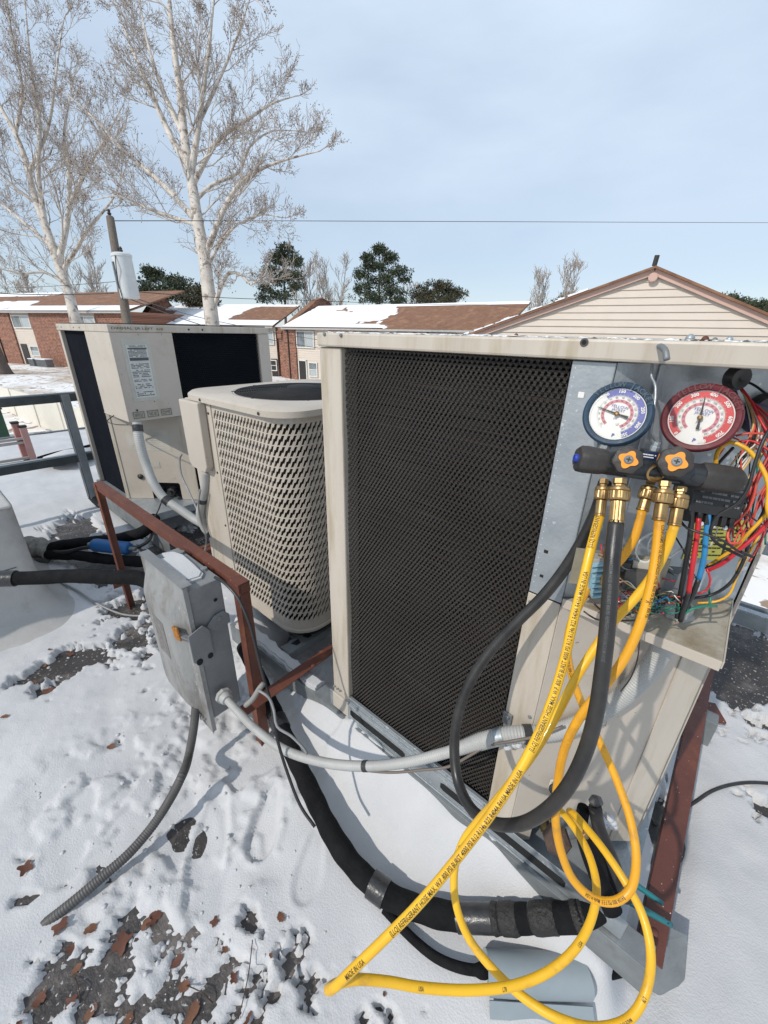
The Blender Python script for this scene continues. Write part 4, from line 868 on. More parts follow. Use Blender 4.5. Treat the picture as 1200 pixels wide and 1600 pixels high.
# shelf of the compartment
m = MB().prism([(-.150, FY - .002), (.0755, FY - .002), (.0755, .873), (.06, .873)], .9715, .9755); m.build('shelf', mat('dirty shelf', (.42, .385, .32), .55, 0, (.33, .29, .22), 8, bump=.1, dirt=(.20, .15, .09), dscale=9, dlo=.47, dhi=.66, speck=(.12, .09, .06), sscale=90, sthr=.72), ac, bevel=.001)
m = MB().box((-.150, FY - .0045, .958), (.0755, FY - .0022, .9755)).box((.0757, FY - .0022, .962), (.0780, .873, .9755)); m.build('shelf_lip', M_beige, ac, bevel=.0008)
# lower cover: front flange, slanted door with service recess
m = MB().box((-.2115, FY - .003, .262), (-.152, FY + .0, .9605)); m.build('cover_flange', M_beige_s, ac, bevel=.0015)
c0 = b0_ + V(0, -.006, 0)
m = MB()
def CP(s_, z, d=0): p = c0 + dirb * s_ + nb * d; return V(p.x, p.y, z)
CL = BL + .002
# door outline with the recess at the bottom
poly = [(0, .262), (.055, .262), (.055, .345), (.062, .352), (.165, .352), (.172, .345), (.172, .262), (CL, .262), (CL, .957), (0, .957)]
m.slab(poly, CP(0, 0, .0), dirb, V(0, 0, 1), .003); m.build('lower_door', M_beige, ac, fix=True, bevel=.0008)
m = MB().obox(CP(CL - .030, .61, .0045), dirb * .029, nb * .0015, V(0, 0, .345)); m.build('door_edge', M_beige_s, ac, bevel=.0012)
m = MB().obox(CP(.115, .306, -.045), dirb * .058, nb * .001, V(0, 0, .045)).obox(CP(.057, .306, -.022), dirb * .001, nb * .022, V(0, 0, .045)).obox(CP(.172, .306, -.022), dirb * .001, nb * .022, V(0, 0, .045)).obox(CP(.115, .352, -.022), dirb * .058, nb * .022, V(0, 0, .001)); m.build('service_recess', mat('dark recess paint', (.12, .11, .10), .6), ac)  # recess walls in one dark grey, darker than the beige door
m = MB()   # pressed rectangle where the diagram was
for a in ((.04, .80, .15, .8025), (.04, .66, .15, .6625)): m.obox(CP((a[0] + a[2]) / 2, a[1], .0034), dirb * (a[2] - a[0]) / 2, nb * .0006, V(0, 0, .0012))
for s_ in (.04, .15): m.obox(CP(s_, .731, .0034), dirb * .0012, nb * .0006, V(0, 0, .0695))
m.build('pressed_panel', M_beige, ac)
o_ = CP(.085, .475, .0036); MB().obox(o_, dirb * .018, nb * .0006, V(0, 0, .013)).build('sticker', M_white, ac)
m = MB(); plate_lines(m, o_ - dirb * .015 - V(0, 0, .010) + nb * .0006, dirb, V(0, 0, 1), .03, .02, 5, random.Random(3)); stuff(m.build('sticker_print', M_inkg, ac))
for u, v in ((829, 941), (828, 1120)): screw(ac, pY(u, v, FY - .0032), (0, -1, 0), .004)
# valves in the recess
vz = .315
for (s_, r_, mm) in ((.085, .013, M_brass), (.140, .017, M_galvd)):
    p = CP(s_, vz, -.02); MB().lathe([(0, 0), (r_, 0), (r_, .03), (r_ * .7, .032), (r_ * .7, .045), (0, .045)], p, nb, 6 if s_ < .1 else 12).build('service_valve', M_galvd if s_ > .1 else mat('dull brass', (.16, .12, .06), .45, .7), ac, smooth=30)
p = pY(867, 1232, .70); MB().lathe([(0, 0), (.010, 0), (.0125, .003), (.012, .007), (.008, .010), (.0, .011)], p, (.2, -1, .3), 16).build('valve_cap', M_black, ac, smooth=40)
MB().tube(spline([p, p + V(.004, .0, -.02), p + V(.0, .006, -.05)], .01), .005, 8).build('valve_stem', M_brass, ac, smooth=180)
p = pD(873, 1312, .80); MB().lathe([(0, 0), (.026, 0), (.028, .004), (.028, .012), (.022, .018), (0, .019)], p, (-.3, -.75, .6), 6).build('valve_nut', mat('rusty nut', (.085, .05, .035), .6, .2, (.05, .03, .02), 40, bump=.3, speck=(.6, .55, .5), sscale=120, sthr=.72), ac, smooth=30)
# base pan with pressed rim
m = MB().box((-.79, FY - .004, .2385), (.110, 1.56, .2455)); m.build('base_pan', M_galv, ac, bevel=.001)
m = MB().box((-.79, FY - .0065, .2385), (.110, FY - .0045, .3045)); m.build('pan_rim', M_galv, ac, bevel=.001)
m = MB().box((-.702, FY - .004, .300), (-.213, FY + .006, .3265)).box((-.702, FY - .013, .3048), (-.213, FY - .0042, .3088)).box((-.702, FY - .011, .236), (-.10, FY - .0067, .2405)); m.build('sill', M_galv, ac, bevel=.0012)
for xs_, L_ in ((-.694, .225), (-.345, .335)):
    MB().slab([(0, .004), (.010, 0), (L_ - .010, 0), (L_, .004), (L_, .022), (L_ - .010, .027), (.010, .027), (0, .022)], V(xs_, FY - .0068, .256), V(1, 0, 0), V(0, 0, 1), .0004).build('slot', M_coil, ac, fix=True)
m = MB()
for k in range(9): p = V(-.66 + k * .055, FY - .0045, .3175); m.lathe([(.003, 0), (.002, .001), (0, .001)], p, (0, -1, 0), 6)
stuff(m.build('rim_screws', M_galvd, ac))
# conduit gland through the shelf
p = V(0, 0, 0); gp = pZ(1057, 960, .976); MB().lathe([(.022, 0), (.022, .006), (.0185, .007), (.0185, .012), (.020, .013), (.0195, .021), (.0150, .022), (.0145, .010)], gp, (0, 0, 1), 18, rf=lambda a, h: 1 + (.10 * math.cos(6 * a) if h < .0065 else 0)).build('conduit_gland', M_cond, ac, smooth=30)

# control parts inside the compartment
inn = []
bx = pD(1105, 772, .56)
ex, ez = V(.80, .55, -.12).normalized(), V(-.1, .3, .95).normalized(); ey = ez.cross(ex).normalized()
cm = MB(); cm.obox(bx, ex * .033, ey * .022, ez * .027)
for k in range(6): cm.obox(bx + ex * (-.026 + k * .0104) - ez * .033, ex * .0032, ey * .020, ez * .008)
for k in range(5): cm.obox(bx + ex * (-.024 + k * .012) + ez * .030, ex * .0042, ey * .016, ez * .005)
for k in range(4): cm.obox(bx + ex * .037, ex * .003, ey * .016, ez * .004 ) if k == 0 else cm.obox(bx + ex * .036 + ez * (-.02 + k * .011), ex * .004, ey * .016, ez * .003)
cm.build('contactor', M_black, ac, bevel=.0008)
if ey.dot(bx - V(0, 0, EYE)) > 0: ey = -ey
mtx = MB(); plate_lines(mtx, bx - ex * .028 - ez * .016 + ey * .0222, ex, ez, .056, .028, 4, random.Random(12), .42)
stuff(mtx.build('moulded_print', mat('print grey', (.17, .17, .17), .6), ac))
for k in range(4):
    p = bx + ex * (-.026 + k * .0155) - ez * .041 + ey * .016; MB().lathe([(0, 0), (.0032, 0), (.0032, .002), (.002, .003), (0, .003)], p, ey, 8).build('terminal_screw', M_tank, ac, smooth=30)
# circuit board with relays, blue coil block and connectors on the left of the shelf
cb = pD(965, 893, .60)
MB().obox(cb, V(.055, .028, 0), V(-.0006, .001, 0), V(0, 0, .030)).build('circuit_board', mat('board', (.30, .27, .20), .6, 0, (.22, .2, .15), 30), ac)
for (du, dv, sx_, sz_, mm, nm) in ((-35, 12, .008, .012, 'bluish', 'relay'), (-30, -18, .014, .006, 'greyish', 'connector'), (25, 10, .016, .016, 'dark', 'relay'), (5, -12, .010, .008, 'dark2', 'relay'), (35, -14, .012, .006, 'cream', 'connector')):
    cc = {'bluish': (.22, .36, .42), 'greyish': (.34, .33, .32), 'dark': (.08, .075, .07), 'dark2': (.03, .03, .03), 'cream': (.5, .47, .4)}[mm]
    q = pD(965 + du, 893 + dv, .585); MB().obox(q, V(.9, .45, 0).normalized() * sx_, V(.45, -.9, 0).normalized() * .010, V(0, 0, sz_)).build(nm, mat('ctl ' + mm, cc, .5), ac, bevel=.001)
m = MB(); 
for k in range(7): q = pD(933, 880 + k * 8, .578); m.obox(q, V(.8, .4, .3).normalized() * .008, V(.4, -.8, 0).normalized() * .008, V(0, 0, .0014))
m.build('blue_coil_fins', mat('coil blue', (.25, .42, .50), .5), ac)
# transformer / capacitor block in grey at the middle
q = pD(1042, 915, .62); MB().obox(q, V(.8, .5, 0).normalized() * .026, V(.5, -.8, 0).normalized() * .012, V(0, 0, .028)).build('relay_box', M_galvd, ac, bevel=.001)
q = pD(1080, 898, .64); MB().obox(q, V(.8, .5, 0).normalized() * .016, V(.5, -.8, 0).normalized() * .010, V(0, 0, .028)).build('capacitor', M_tank, ac, bevel=.006)

# wires: colour, thickness (mm), photo points and distance
WL = [('black', 2.6, [(1150, 592, .57), (1175, 600, .55), (1215, 630, .52)]), ('red', 2.6, [(1150, 596, .57), (1172, 625, .55), (1190, 660, .53), (1215, 700, .52)]),
      ('purple', 2.4, [(1146, 600, .58), (1156, 630, .575), (1168, 660, .57), (1170, 690, .57), (1160, 705, .58)]), ('black', 2.2, [(1144, 600, .58), (1154, 625, .58), (1164, 645, .58)]),
      ('purple', 2.2, [(1158, 646, .575), (1180, 632, .57), (1215, 640, .56)]), ('coral', 2.4, [(1150, 681, .55), (1170, 677, .54), (1215, 680, .53)]), ('red', 2.8, [(1146, 694, .56), (1170, 688, .55), (1190, 696, .54), (1215, 715, .53)]),
      ('coral', 1.8, [(1146, 684, .57), (1165, 692, .56), (1215, 720, .55)]), ('yellow', 4.2, [(1120, 760, .55), (1122, 705, .53), (1140, 691, .52), (1165, 700, .51), (1185, 722, .505), (1200, 755, .50), (1200, 800, .50), (1215, 830, .5)]),
      ('black', 3.2, [(1215, 650, .48), (1192, 690, .48), (1178, 730, .485), (1168, 765, .49), (1148, 790, .50), (1125, 803, .51), (1110, 830, .52), (1122, 850, .53), (1150, 865, .52), (1165, 872, .52)]),
      ('green', 1.8, [(1150, 712, .58), (1152, 745, .58), (1151, 780, .58), (1148, 815, .59), (1142, 850, .60)]), ('purple', 2.2, [(1154, 708, .58), (1158, 745, .58), (1160, 780, .58), (1164, 810, .58), (1168, 830, .58), (1160, 835, .58), (1150, 828, .59)]),
      ('red', 2.2, [(1215, 700, .54), (1190, 740, .54), (1176, 770, .55), (1165, 800, .56), (1150, 820, .57), (1138, 832, .57), (1136, 846, .57), (1150, 851, .56), (1160, 840, .56), (1158, 825, .56), (1150, 805, .57), (1146, 785, .58)]),
      ('coral', 2.6, [(1215, 690, .53), (1196, 720, .53), (1184, 745, .535), (1178, 775, .54), (1170, 795, .545), (1154, 812, .55), (1138, 828, .555), (1140, 848, .55), (1156, 848, .55), (1162, 832, .55)]),
      ('coral', 2.2, [(1215, 735, .55), (1198, 760, .55), (1188, 775, .555), (1180, 800, .56), (1172, 830, .57)]), ('red', 2.0, [(1215, 712, .55), (1188, 745, .55), (1170, 770, .56), (1160, 800, .57)]),
      ('red', 4.2, [(1205, 810, .52), (1185, 833, .53), (1160, 855, .54), (1130, 880, .56), (1105, 892, .58)]), ('yellow', 3.6, [(1210, 790, .52), (1190, 812, .53), (1170, 833, .54), (1150, 855, .56), (1125, 872, .58), (1105, 885, .6)]),
      ('yellow', 2.4, [(1190, 830, .56), (1165, 875, .57), (1150, 905, .58), (1138, 930, .59), (1118, 940, .60), (1090, 942, .61)]), ('tan', 2.2, [(1196, 795, .55), (1178, 835, .56), (1158, 872, .57), (1150, 895, .58)]),
      ('black', 3.6, [(1205, 775, .54), (1186, 815, .55), (1170, 850, .56), (1160, 880, .57), (1140, 912, .58), (1110, 930, .60), (1060, 935, .61), (1010, 925, .6)]), ('black', 2.2, [(1168, 828, .56), (1148, 860, .57), (1120, 880, .58), (1100, 888, .6)]),
      ('black', 1.6, [(1137, 780, .56), (1165, 802, .55), (1195, 822, .54), (1215, 830, .54)]),
      ('black', 5.2, [(1082, 790, .545), (1078, 840, .55), (1070, 890, .57), (1062, 935, .59), (1058, 965, .61)]), ('black', 5.2, [(1096, 775, .545), (1092, 810, .545)]), ('red', 5.0, [(1092, 808, .545), (1088, 845, .55), (1082, 885, .555), (1076, 926, .57)]), ('black', 5.0, [(1076, 926, .57), (1070, 945, .585), (1064, 968, .605)]),
      ('blue', 5.4, [(1108, 795, .545), (1104, 830, .55), (1100, 870, .56), (1092, 905, .57)]), ('black', 5.4, [(1092, 904, .57), (1082, 930, .58), (1070, 950, .595), (1063, 970, .61)]), ('black', 4.5, [(1108, 775, .545), (1108, 797, .545)]),
      ('black', 2.6, [(1060, 810, .55), (1075, 826, .53), (1100, 834, .52), (1130, 845, .51), (1155, 862, .51), (1172, 868, .51)]), ('green', 3.0, [(1066, 962, .60), (1080, 952, .59), (1100, 947, .59), (1120, 947, .59)]), ('green', 2.6, [(1108, 948, .60), (1110, 935, .60), (1107, 918, .61)]),
      ('red', 2.2, [(1104, 888, .57), (1110, 905, .57), (1104, 922, .575), (1090, 928, .58)]), ('white', 2.2, [(1042, 828, .59), (1020, 832, .585), (1000, 845, .58), (993, 862, .58), (1000, 876, .575), (1012, 878, .575), (1022, 868, .58)]),
      ('white', 2.2, [(1066, 857, .60), (1050, 868, .60), (1036, 878, .60), (1052, 892, .61), (1060, 905, .61)]), ('white', 1.8, [(1040, 833, .60), (1018, 840, .60), (1012, 858, .60), (1016, 872, .60)]), ('white', 1.6, [(1014, 926, .59), (1034, 932, .59), (1044, 936, .59)]),
      ('black', 2.0, [(1056, 840, .60), (1068, 860, .60), (1080, 890, .61), (1092, 910, .62)]), ('black', 1.8, [(1030, 884, .60), (1052, 898, .60), (1066, 915, .61), (1078, 932, .62)]), ('blue', 1.6, [(970, 882, .58), (985, 874, .58), (1005, 877, .585), (1024, 868, .59)]),
      ('brown', 2.2, [(915, 925, .60), (935, 950, .585), (965, 968, .58), (1000, 968, .58), (1030, 950, .60)]), ('brown', 2.0, [(912, 955, .58), (930, 967, .575), (950, 969, .575), (985, 960, .58)]), ('tan', 1.5, [(964, 900, .58), (980, 912, .575), (994, 921, .575)]),
      ('white', 1.4, [(966, 910, .58), (980, 908, .575), (995, 922, .575)]), ('grey', 1.8, [(960, 870, .58), (975, 888, .575), (1000, 892, .575), (1016, 888, .58)]), ('red', 1.4, [(939, 850, .59), (941, 870, .588), (938, 886, .586)]), ('brown', 1.4, [(944, 850, .59), (947, 870, .588), (940, 890, .586)]),
      ('black', 3.4, [(1145, 700, .56), (1128, 718, .55), (1108, 742, .54)]), ('red', 2.6, [(1130, 700, .55), (1118, 720, .54), (1112, 745, .54)]), ('brown', 1.6, [(1000, 975, .60), (996, 1030, .63), (985, 1060, .64), (970, 1080, .65)])]
for c, dmm, pts in WL:
    P = spline([pD(*q) for q in pts], .006); MB().tube(P, dmm / 2000 * 1.25, 8).build('wire', WIRE[c], ac, smooth=180)
R = random.Random(31)
for k in range(22):   # loose bundle down the right side of the compartment
    c = R.choice(['red', 'coral', 'red', 'black', 'black', 'yellow', 'purple', 'coral', 'green', 'white', 'tan']); u = R.uniform(1172, 1216); v = R.uniform(650, 720); d = R.uniform(.54, .57); pts = [(1150, 593, .585), (1162, 615, .575), (u, v, d)]
    for q in range(5): u += R.gauss(-9, 9); v += R.uniform(22, 42); d += R.uniform(0, .012); pts.append((u, v, d))
    pts = [p for p in pts if p[1] < 925]; 
    if len(pts) > 2: MB().tube(spline([pD(*p) for p in pts], .006), R.choice((.0009, .0012, .0015)), 7).build('wire', WIRE[c], ac, smooth=180)
# the nest of thin wires on the shelf
R = random.Random(21)
for k in range(64):
    c = R.choice(['red', 'coral', 'red', 'white', 'blue', 'green', 'tan', 'brown', 'black', 'yellow', 'purple']); u, v = R.uniform(955, 1045), R.uniform(915, 945)
    if k > 36: c = R.choice(['green', 'black']); u, v = R.uniform(1005, 1040), R.uniform(930, 955)
    pts = [pD(u, v, .585)]; a = R.uniform(0, 6.3)
    for q in range(4):
        a += R.gauss(0, 1.0); u += math.cos(a) * R.uniform(8, 20); v += math.sin(a) * R.uniform(4, 11); u = min(1062, max(948, u)); v = min(958, max(905, v)); pts.append(pD(u, v, R.uniform(.572, .60)))
    MB().tube(spline(pts, .006), .00085, 6).build('wire', WIRE[c], ac, smooth=180)
# zip tie tail
MB().bar(pD(1158, 862, .508), pD(1176, 870, .505), .004, .003).build('zip_tie', M_black, ac)
# bent steel pin through the lid edge
P = [pY(1030, 541, FY - .013), pD(1035, 543, .455), pD(1040, 549, .445), pD(1042, 562, .443)]; MB().tube(spline(P, .002), .0032, 10).build('bent_pin', M_galvd, ac, smooth=180)

# ---- 2. rounded unit with lightning-shaped slots
A2 = thing('air_conditioner', 'shorter beige air conditioner with rounded corners and rows of lightning shaped slots', 'air conditioner', (-1.4, 1.08, .28))
X0, X1, Y0, Y1 = -1.745, -1.085, .77, 1.43; ZB, ZT = .292, 1.140; rc_ = .115
S1 = (X1 - rc_) - X0; S2 = S1 + rc_ * math.pi / 2; S3 = S2 + (Y1 - Y0 - rc_)
def path(s_, d=0):
    if s_ < S1: return V(X0 + s_, Y0 - d, 0)
    if s_ < S2: a = (s_ - S1) / rc_; return V(X1 - rc_ + math.sin(a) * (rc_ + d), Y0 + rc_ - math.cos(a) * (rc_ + d), 0)
    return V(X1 + d, Y0 + rc_ + (s_ - S2), 0)
hx = [(-.0138, -.0180), (-.0050, -.0180), (.0014, -.0045), (.0060, -.0045), (.0138, .0180), (.0050, .0180), (-.0014, .0045), (-.0060, .0045)]
rows = 21; hh_ = (ZT - .02 - (ZB + .03)) / rows; tw = .0204; sl = tw / hh_
sa, sb = .205, S3 - .03; ncol = int((sb - sa) / tw) - 1
kx = hh_ / .040
outer = [(-tw/2 - sl * hh_/2, -hh_/2), (tw/2 - sl * hh_/2, -hh_/2), (tw/2 + sl * hh_/2, hh_/2), (-tw/2 + sl * hh_/2, hh_/2)]
hole = [(x, y * kx) for x, y in hx]; al = outer + hole
tri = geometry.tessellate_polygon([[Vector((x, y, 0)) for x, y in outer], [Vector((x, y, 0)) for x, y in hole]])
m = MB()
for j in range(rows):
    zc = ZB + .03 + (j + .5) * hh_; s_st = sa + tw / 2 + sl * hh_ / 2
    for i in range(ncol):
        b_ = len(m.v)
        for (x, y) in al: p = path(s_st + i * tw + x); m.v.append((p.x, p.y, zc + y))
        for t_ in tri: m.f.append(tuple(b_ + q for q in t_)); m.mi.append(0)
        # folded lips of the slot give the sheet its thickness
        b2 = len(m.v)
        for (x, y) in hole: p = path(s_st + i * tw + x, -.005); m.v.append((p.x, p.y, zc + y))
        for q in range(8): m.f.append((b_ + 4 + q, b_ + 4 + (q + 1) % 8, b2 + (q + 1) % 8, b2 + q)); m.mi.append(0)
    for (s_edge, k0) in ((sa - .0, -1), (sb, 1)):
        if k0 < 0: a1, a2_ = sa, sa + sl * hh_; P = [path(sa), path(a1), path(a2_), path(sa)]; zz = [zc - hh_/2, zc - hh_/2, zc + hh_/2, zc + hh_/2]; m.add([V(P[i].x, P[i].y, zz[i]) for i in (0, 2, 3)], [(0, 1, 2)])
        else:
            r0 = s_st + (ncol - 1) * tw + tw/2 - sl * hh_/2; r1 = r0 + sl * hh_; P = [path(r0), path(S3), path(S3), path(r1)]; zz = [zc - hh_/2, zc - hh_/2, zc + hh_/2, zc + hh_/2]; m.add([V(P[i].x, P[i].y, zz[i]) for i in range(4)], [(0, 1, 2, 3)])
def band(m, s0, s1, z0, z1, d=0, n=40):
    b_ = len(m.v)
    for k in range(n + 1): p = path(s0 + (s1 - s0) * k / n, d); m.v += [(p.x, p.y, z0), (p.x, p.y, z1)]
    for k in range(n): m.f.append((b_ + 2*k, b_ + 2*k + 2, b_ + 2*k + 3, b_ + 2*k + 1)); m.mi.append(0)
band(m, sa, S3, ZT - .02, ZT + .01); band(m, sa, S3, ZB - .01, ZB + .03)
stuff(m.build('slotted_panel', M_beige, A2))
m = MB(); band(m, sa + .03, S3, ZB, ZT, -.022); m.build('coil', mat('warm dark coil', (.020, .015, .009), .7), A2)
m = MB().box((X0 - .0, Y0 - .004, ZB), (X0 + .203, Y0 + .03, ZT)); m.build('access_panel', M_beige_s, A2, bevel=.003)
m = MB(); z0_ = pY(308, 730, Y0 - .03).z; m.slab([(X0 + .016, z0_ + .02), (X0 + .033, z0_), (X0 + .145, z0_ - .004), (X0 + .165, z0_ + .02), (X0 + .172, ZT), (X0 + .016, ZT)], V(0, Y0 - .005, 0), V(1, 0, 0), V(0, 0, 1), .032); m.build('control_cover', M_beige, A2, fix=True, bevel=.004)
m = MB().box((X0 + .004, Y0 + .031, ZB), (X0 + .008, Y1, ZT)).box((X0, Y1 - .004, ZB), (X1, Y1, ZT)); m.build('rear_panels', M_beige, A2)
for z in (.40, .62, .86, 1.1): screw(A2, (X0 + .185, Y0 - .0042, z), (0, -1, 0), .005, M_doorb)
def rrect(x0, y0, x1, y1, r, n=8):
    o_ = []
    for cx, cy, a0_ in ((x1 - r, y0 + r, -90), (x1 - r, y1 - r, 0), (x0 + r, y1 - r, 90), (x0 + r, y0 + r, 180)):
        for k in range(n + 1): a = R_(a0_ + 90 * k / n); o_.append((cx + r * math.cos(a), cy + r * math.sin(a)))
    return o_
# lid with the round fan opening
cxf, cyf, rf_ = (X0 + X1) / 2 + .01, (Y0 + Y1) / 2, .262; outp = rrect(X0 - .02, Y0 - .022, X1 + .02, Y1 + .02, .12)
circ = [(cxf + rf_ * math.cos(2 * math.pi * k / 48), cyf + rf_ * math.sin(2 * math.pi * k / 48)) for k in range(48)]
m = MB(); no = len(outp); zL0, zL1 = ZT + .002, 1.172
tri = geometry.tessellate_polygon([[Vector((x, y, 0)) for x, y in outp], [Vector((x, y, 0)) for x, y in circ]])
inner = rrect(X0 - .004, Y0 - .006, X1 + .004, Y1 + .004, .10)
vs = [(x, y, zL1) for x, y in inner] + [(x, y, zL1) for x, y in circ]; tri = geometry.tessellate_polygon([[Vector((x, y, 0)) for x, y in inner], [Vector((x, y, 0)) for x, y in circ]])
fs = [tuple(t_) for t_ in tri]
o1_ = len(vs); vs += [(x, y, zL1 - .010) for x, y in outp]; o2_ = len(vs); vs += [(x, y, zL0) for x, y in outp]; o3_ = len(vs); vs += [(x, y, zL1 - .03) for x, y in circ]
for k in range(no): k1 = (k + 1) % no; fs += [(k, k1, o1_ + k1, o1_ + k), (o1_ + k, o1_ + k1, o2_ + k1, o2_ + k)]
for k in range(48): k1 = (k + 1) % 48; fs.append((no + k, no + k1, o3_ + k1, o3_ + k))
m.add(vs, fs); m.build('lid', M_beige, A2, fix=True, smooth=50)
for u, v in ((312, 624), (430, 641)):
    p = pY(u, v, Y0 - .0225); screw(A2, (min(max(p.x, X0), X1 - .1), Y0 - .0225, 1.151), (0, -1, 0), .006, M_doorb)
m = MB()
for k in range(27):
    r = .035 + (rf_ + .01 - .035) * k / 26; P = [V(cxf + r * math.cos(a), cyf + r * math.sin(a), zL1 + .012 - .012 * (r / rf_) ** 3) for a in [2 * math.pi * q / 40 for q in range(41)]]; m.tube(P, .0021, 4, caps=False)
for q in range(8):
    a = 2 * math.pi * q / 8 + .2; m.tube([V(cxf + .03 * math.cos(a), cyf + .03 * math.sin(a), zL1 + .009), V(cxf + .18 * math.cos(a), cyf + .18 * math.sin(a), zL1 + .006), V(cxf + rf_ * 1.05 * math.cos(a), cyf + rf_ * 1.05 * math.sin(a), zL1 - .001)], .003, 5)
stuff(m.build('fan_guard', M_coil, A2, smooth=180))
MB().lathe([(0, 0), (.055, 0), (.06, .004), (.05, .010), (0, .012)], (cxf, cyf, zL1 + .010), (0, 0, 1), 20).build('guard_hub', M_coil, A2, smooth=40)
MB().lathe([(0, 0), (.085, 0), (.085, .12), (0, .13)], (cxf, cyf, zL1 - .20), (0, 0, 1), 20).build('fan_motor', M_black, A2, smooth=40)
for q in range(3):
    a = 2 * math.pi * q / 3 + .5; c = V(cxf + .15 * math.cos(a), cyf + .15 * math.sin(a), zL1 - .07); t_ = V(-math.sin(a), math.cos(a), 0); MB().obox(c, V(math.cos(a), math.sin(a), 0) * .10, (t_ + V(0, 0, .4)).normalized() * .07, V(0, 0, .001).cross(t_).normalized() * 0 + V(0, 0, .0012)).build('fan_blade', M_galvd, A2)
MB().prism(rrect(X0 + .03, Y0 + .03, X1 - .03, Y1 - .03, .08), .30, .31).build('inner_floor', M_coil, A2)
MB().prism(rrect(X0 - .008, Y0 - .010, X1 + .010, Y1 + .01, .12), ZB - .022, ZB - .0105).build('base_pan', M_beige, A2, bevel=.003)
MB().prism(rrect(X0 + .02, Y0 + .03, X1 - .03, Y1 - .02, .1), .215, ZB - .023).build('plinth', M_black, A2)
# slotted rail under it
m = MB(); a, b = pZ(452, 1000, .20), pZ(525, 940, .20); d = (b - a); fx = V(-1.10, .74, .20)
rr_ = MB().box((-1.16, .72, .215), (-1.10, 1.9, .219)).box((-1.102, .72, .185), (-1.098, 1.9, .2145)); rt = thing('support_rail', 'slotted steel rail under the rounded air conditioner', 'rail', (-1.13, 1.3, .19)); rr_.build('rail', M_galvd, rt, bevel=.001)
for k in range(8): MB().prism([(-1.145, .76 + k * .06), (-1.118, .77 + k * .06), (-1.118, .79 + k * .06), (-1.145, .80 + k * .06)], .2192, .2196).build('slot', M_coil, rt)

# ---- 3. the far unit with the corner control box
A3 = thing('air_conditioner', 'beige air conditioner at the back left, handwriting on its lid above a corner control box', 'air conditioner', (-3.3, 1.4, .2))
ax0, ax1, ay0, ay1 = -3.83, -2.807, .877, 1.925; T3 = 1.417
m = MB().box((ax0, ay0 - .006, 1.372), (ax1 + .006, ay1, T3 - .004)); m.build('lid', M_beige_s, A3, bevel=.004)
MB().box((ax0 - .004, ay0 + .02, T3 - .0035), (ax1 - .01, ay1 - .02, T3 + .002)).build('lid_top', M_doorb, A3)
m = MB().box((ax0, ay0, .255), (ax0 + .045, ay0 + .05, 1.371)); m.build('corner_post', M_beige, A3, bevel=.004)
m = MB().box((ax1 - .04, 1.835, .255), (ax1, ay1, 1.371)); m.build('corner_post', M_beige, A3, bevel=.004)
m = MB().box((ax0 + .046, ay0 + .025, .255), (-3.22, ay0 + .05, 1.371)); m.build('front_guard', M_coilb, A3)
def GP3(s_, z, d): return V(ax1 - .018 + d, s_, z)
stuff(guard(1.235, 1.834, .26, 1.370, .014, .012, GP3, .6).build('mesh_guard', M_coilb, A3)); MB().box((ax1 - .08, 1.245, .255), (ax1 - .035, 1.834, 1.371)).build('coil', M_coil, A3)
MB().prism([(ax0 + .01, ay0 + .06), (-3.27, ay0 + .06), (ax1 - .09, 1.30), (ax1 - .09, ay1 - .01), (ax0 + .01, ay1 - .01)], .256, 1.370).build('inner_cabinet', M_coil, A3, fix=True)
m = MB().box((ax0 - .01, ay0 - .02, .20), (ax1 + .02, ay1 + .02, .2545)); m.build('base_pan', M_galv, A3, bevel=.003)
m = MB().prism([(-3.236, ay0 - .003), (ax1 + .003, ay0 - .003), (ax1 + .003, 1.222), (ax1 - .02, 1.222)], .872, 1.3715); m.build('control_box', M_beige, A3, bevel=.003)
e0, e1 = V(-3.236, ay0 + .004, 0), V(ax1 - .012, 1.226, 0); ed = (e1 - e0).normalized(); en = V(ed.y, -ed.x, 0); EL3 = (e1 - e0).length
def EP(s_, z, d=0): p = e0 + ed * s_ + en * d; return V(p.x, p.y, z)
poly = [(0, .2555), (.20, .2555), (.20, .37), (.21, .38), (.40, .38), (.41, .37), (.41, .2555), (EL3, .2555), (EL3, .871), (0, .871)]
m = MB().slab(poly, EP(0, 0, 0), ed, V(0, 0, 1), .003); m.build('lower_door', M_beige, A3, fix=True, bevel=.001)
MB().obox(EP(.012, .563, .005), ed * .012, en * .003, V(0, 0, .306)).build('door_edge', M_beige_s, A3, bevel=.001); MB().obox(EP(EL3 - .03, .563, .005), ed * .03, en * .003, V(0, 0, .306)).build('door_edge', M_beige_s, A3, bevel=.001)
m = MB().obox(EP(.305, .315, -.05), ed * .11, en * .001, V(0, 0, .06)); m.build('service_recess', M_coil, A3)
for s_, r_ in ((.26, .025), (.345, .03)):
    MB().lathe([(0, 0), (r_, 0), (r_, .05), (r_ * .6, .055), (r_ * .6, .08), (0, .08)], EP(s_, .315, -.03), en, 8).build('service_valve', M_black, A3, smooth=30)
MB().lathe([(0, 0), (.018, 0), (.02, .01), (0, .02)], EP(.14, .425, .003), en, 10).build('valve_cap', M_black, A3, smooth=30)
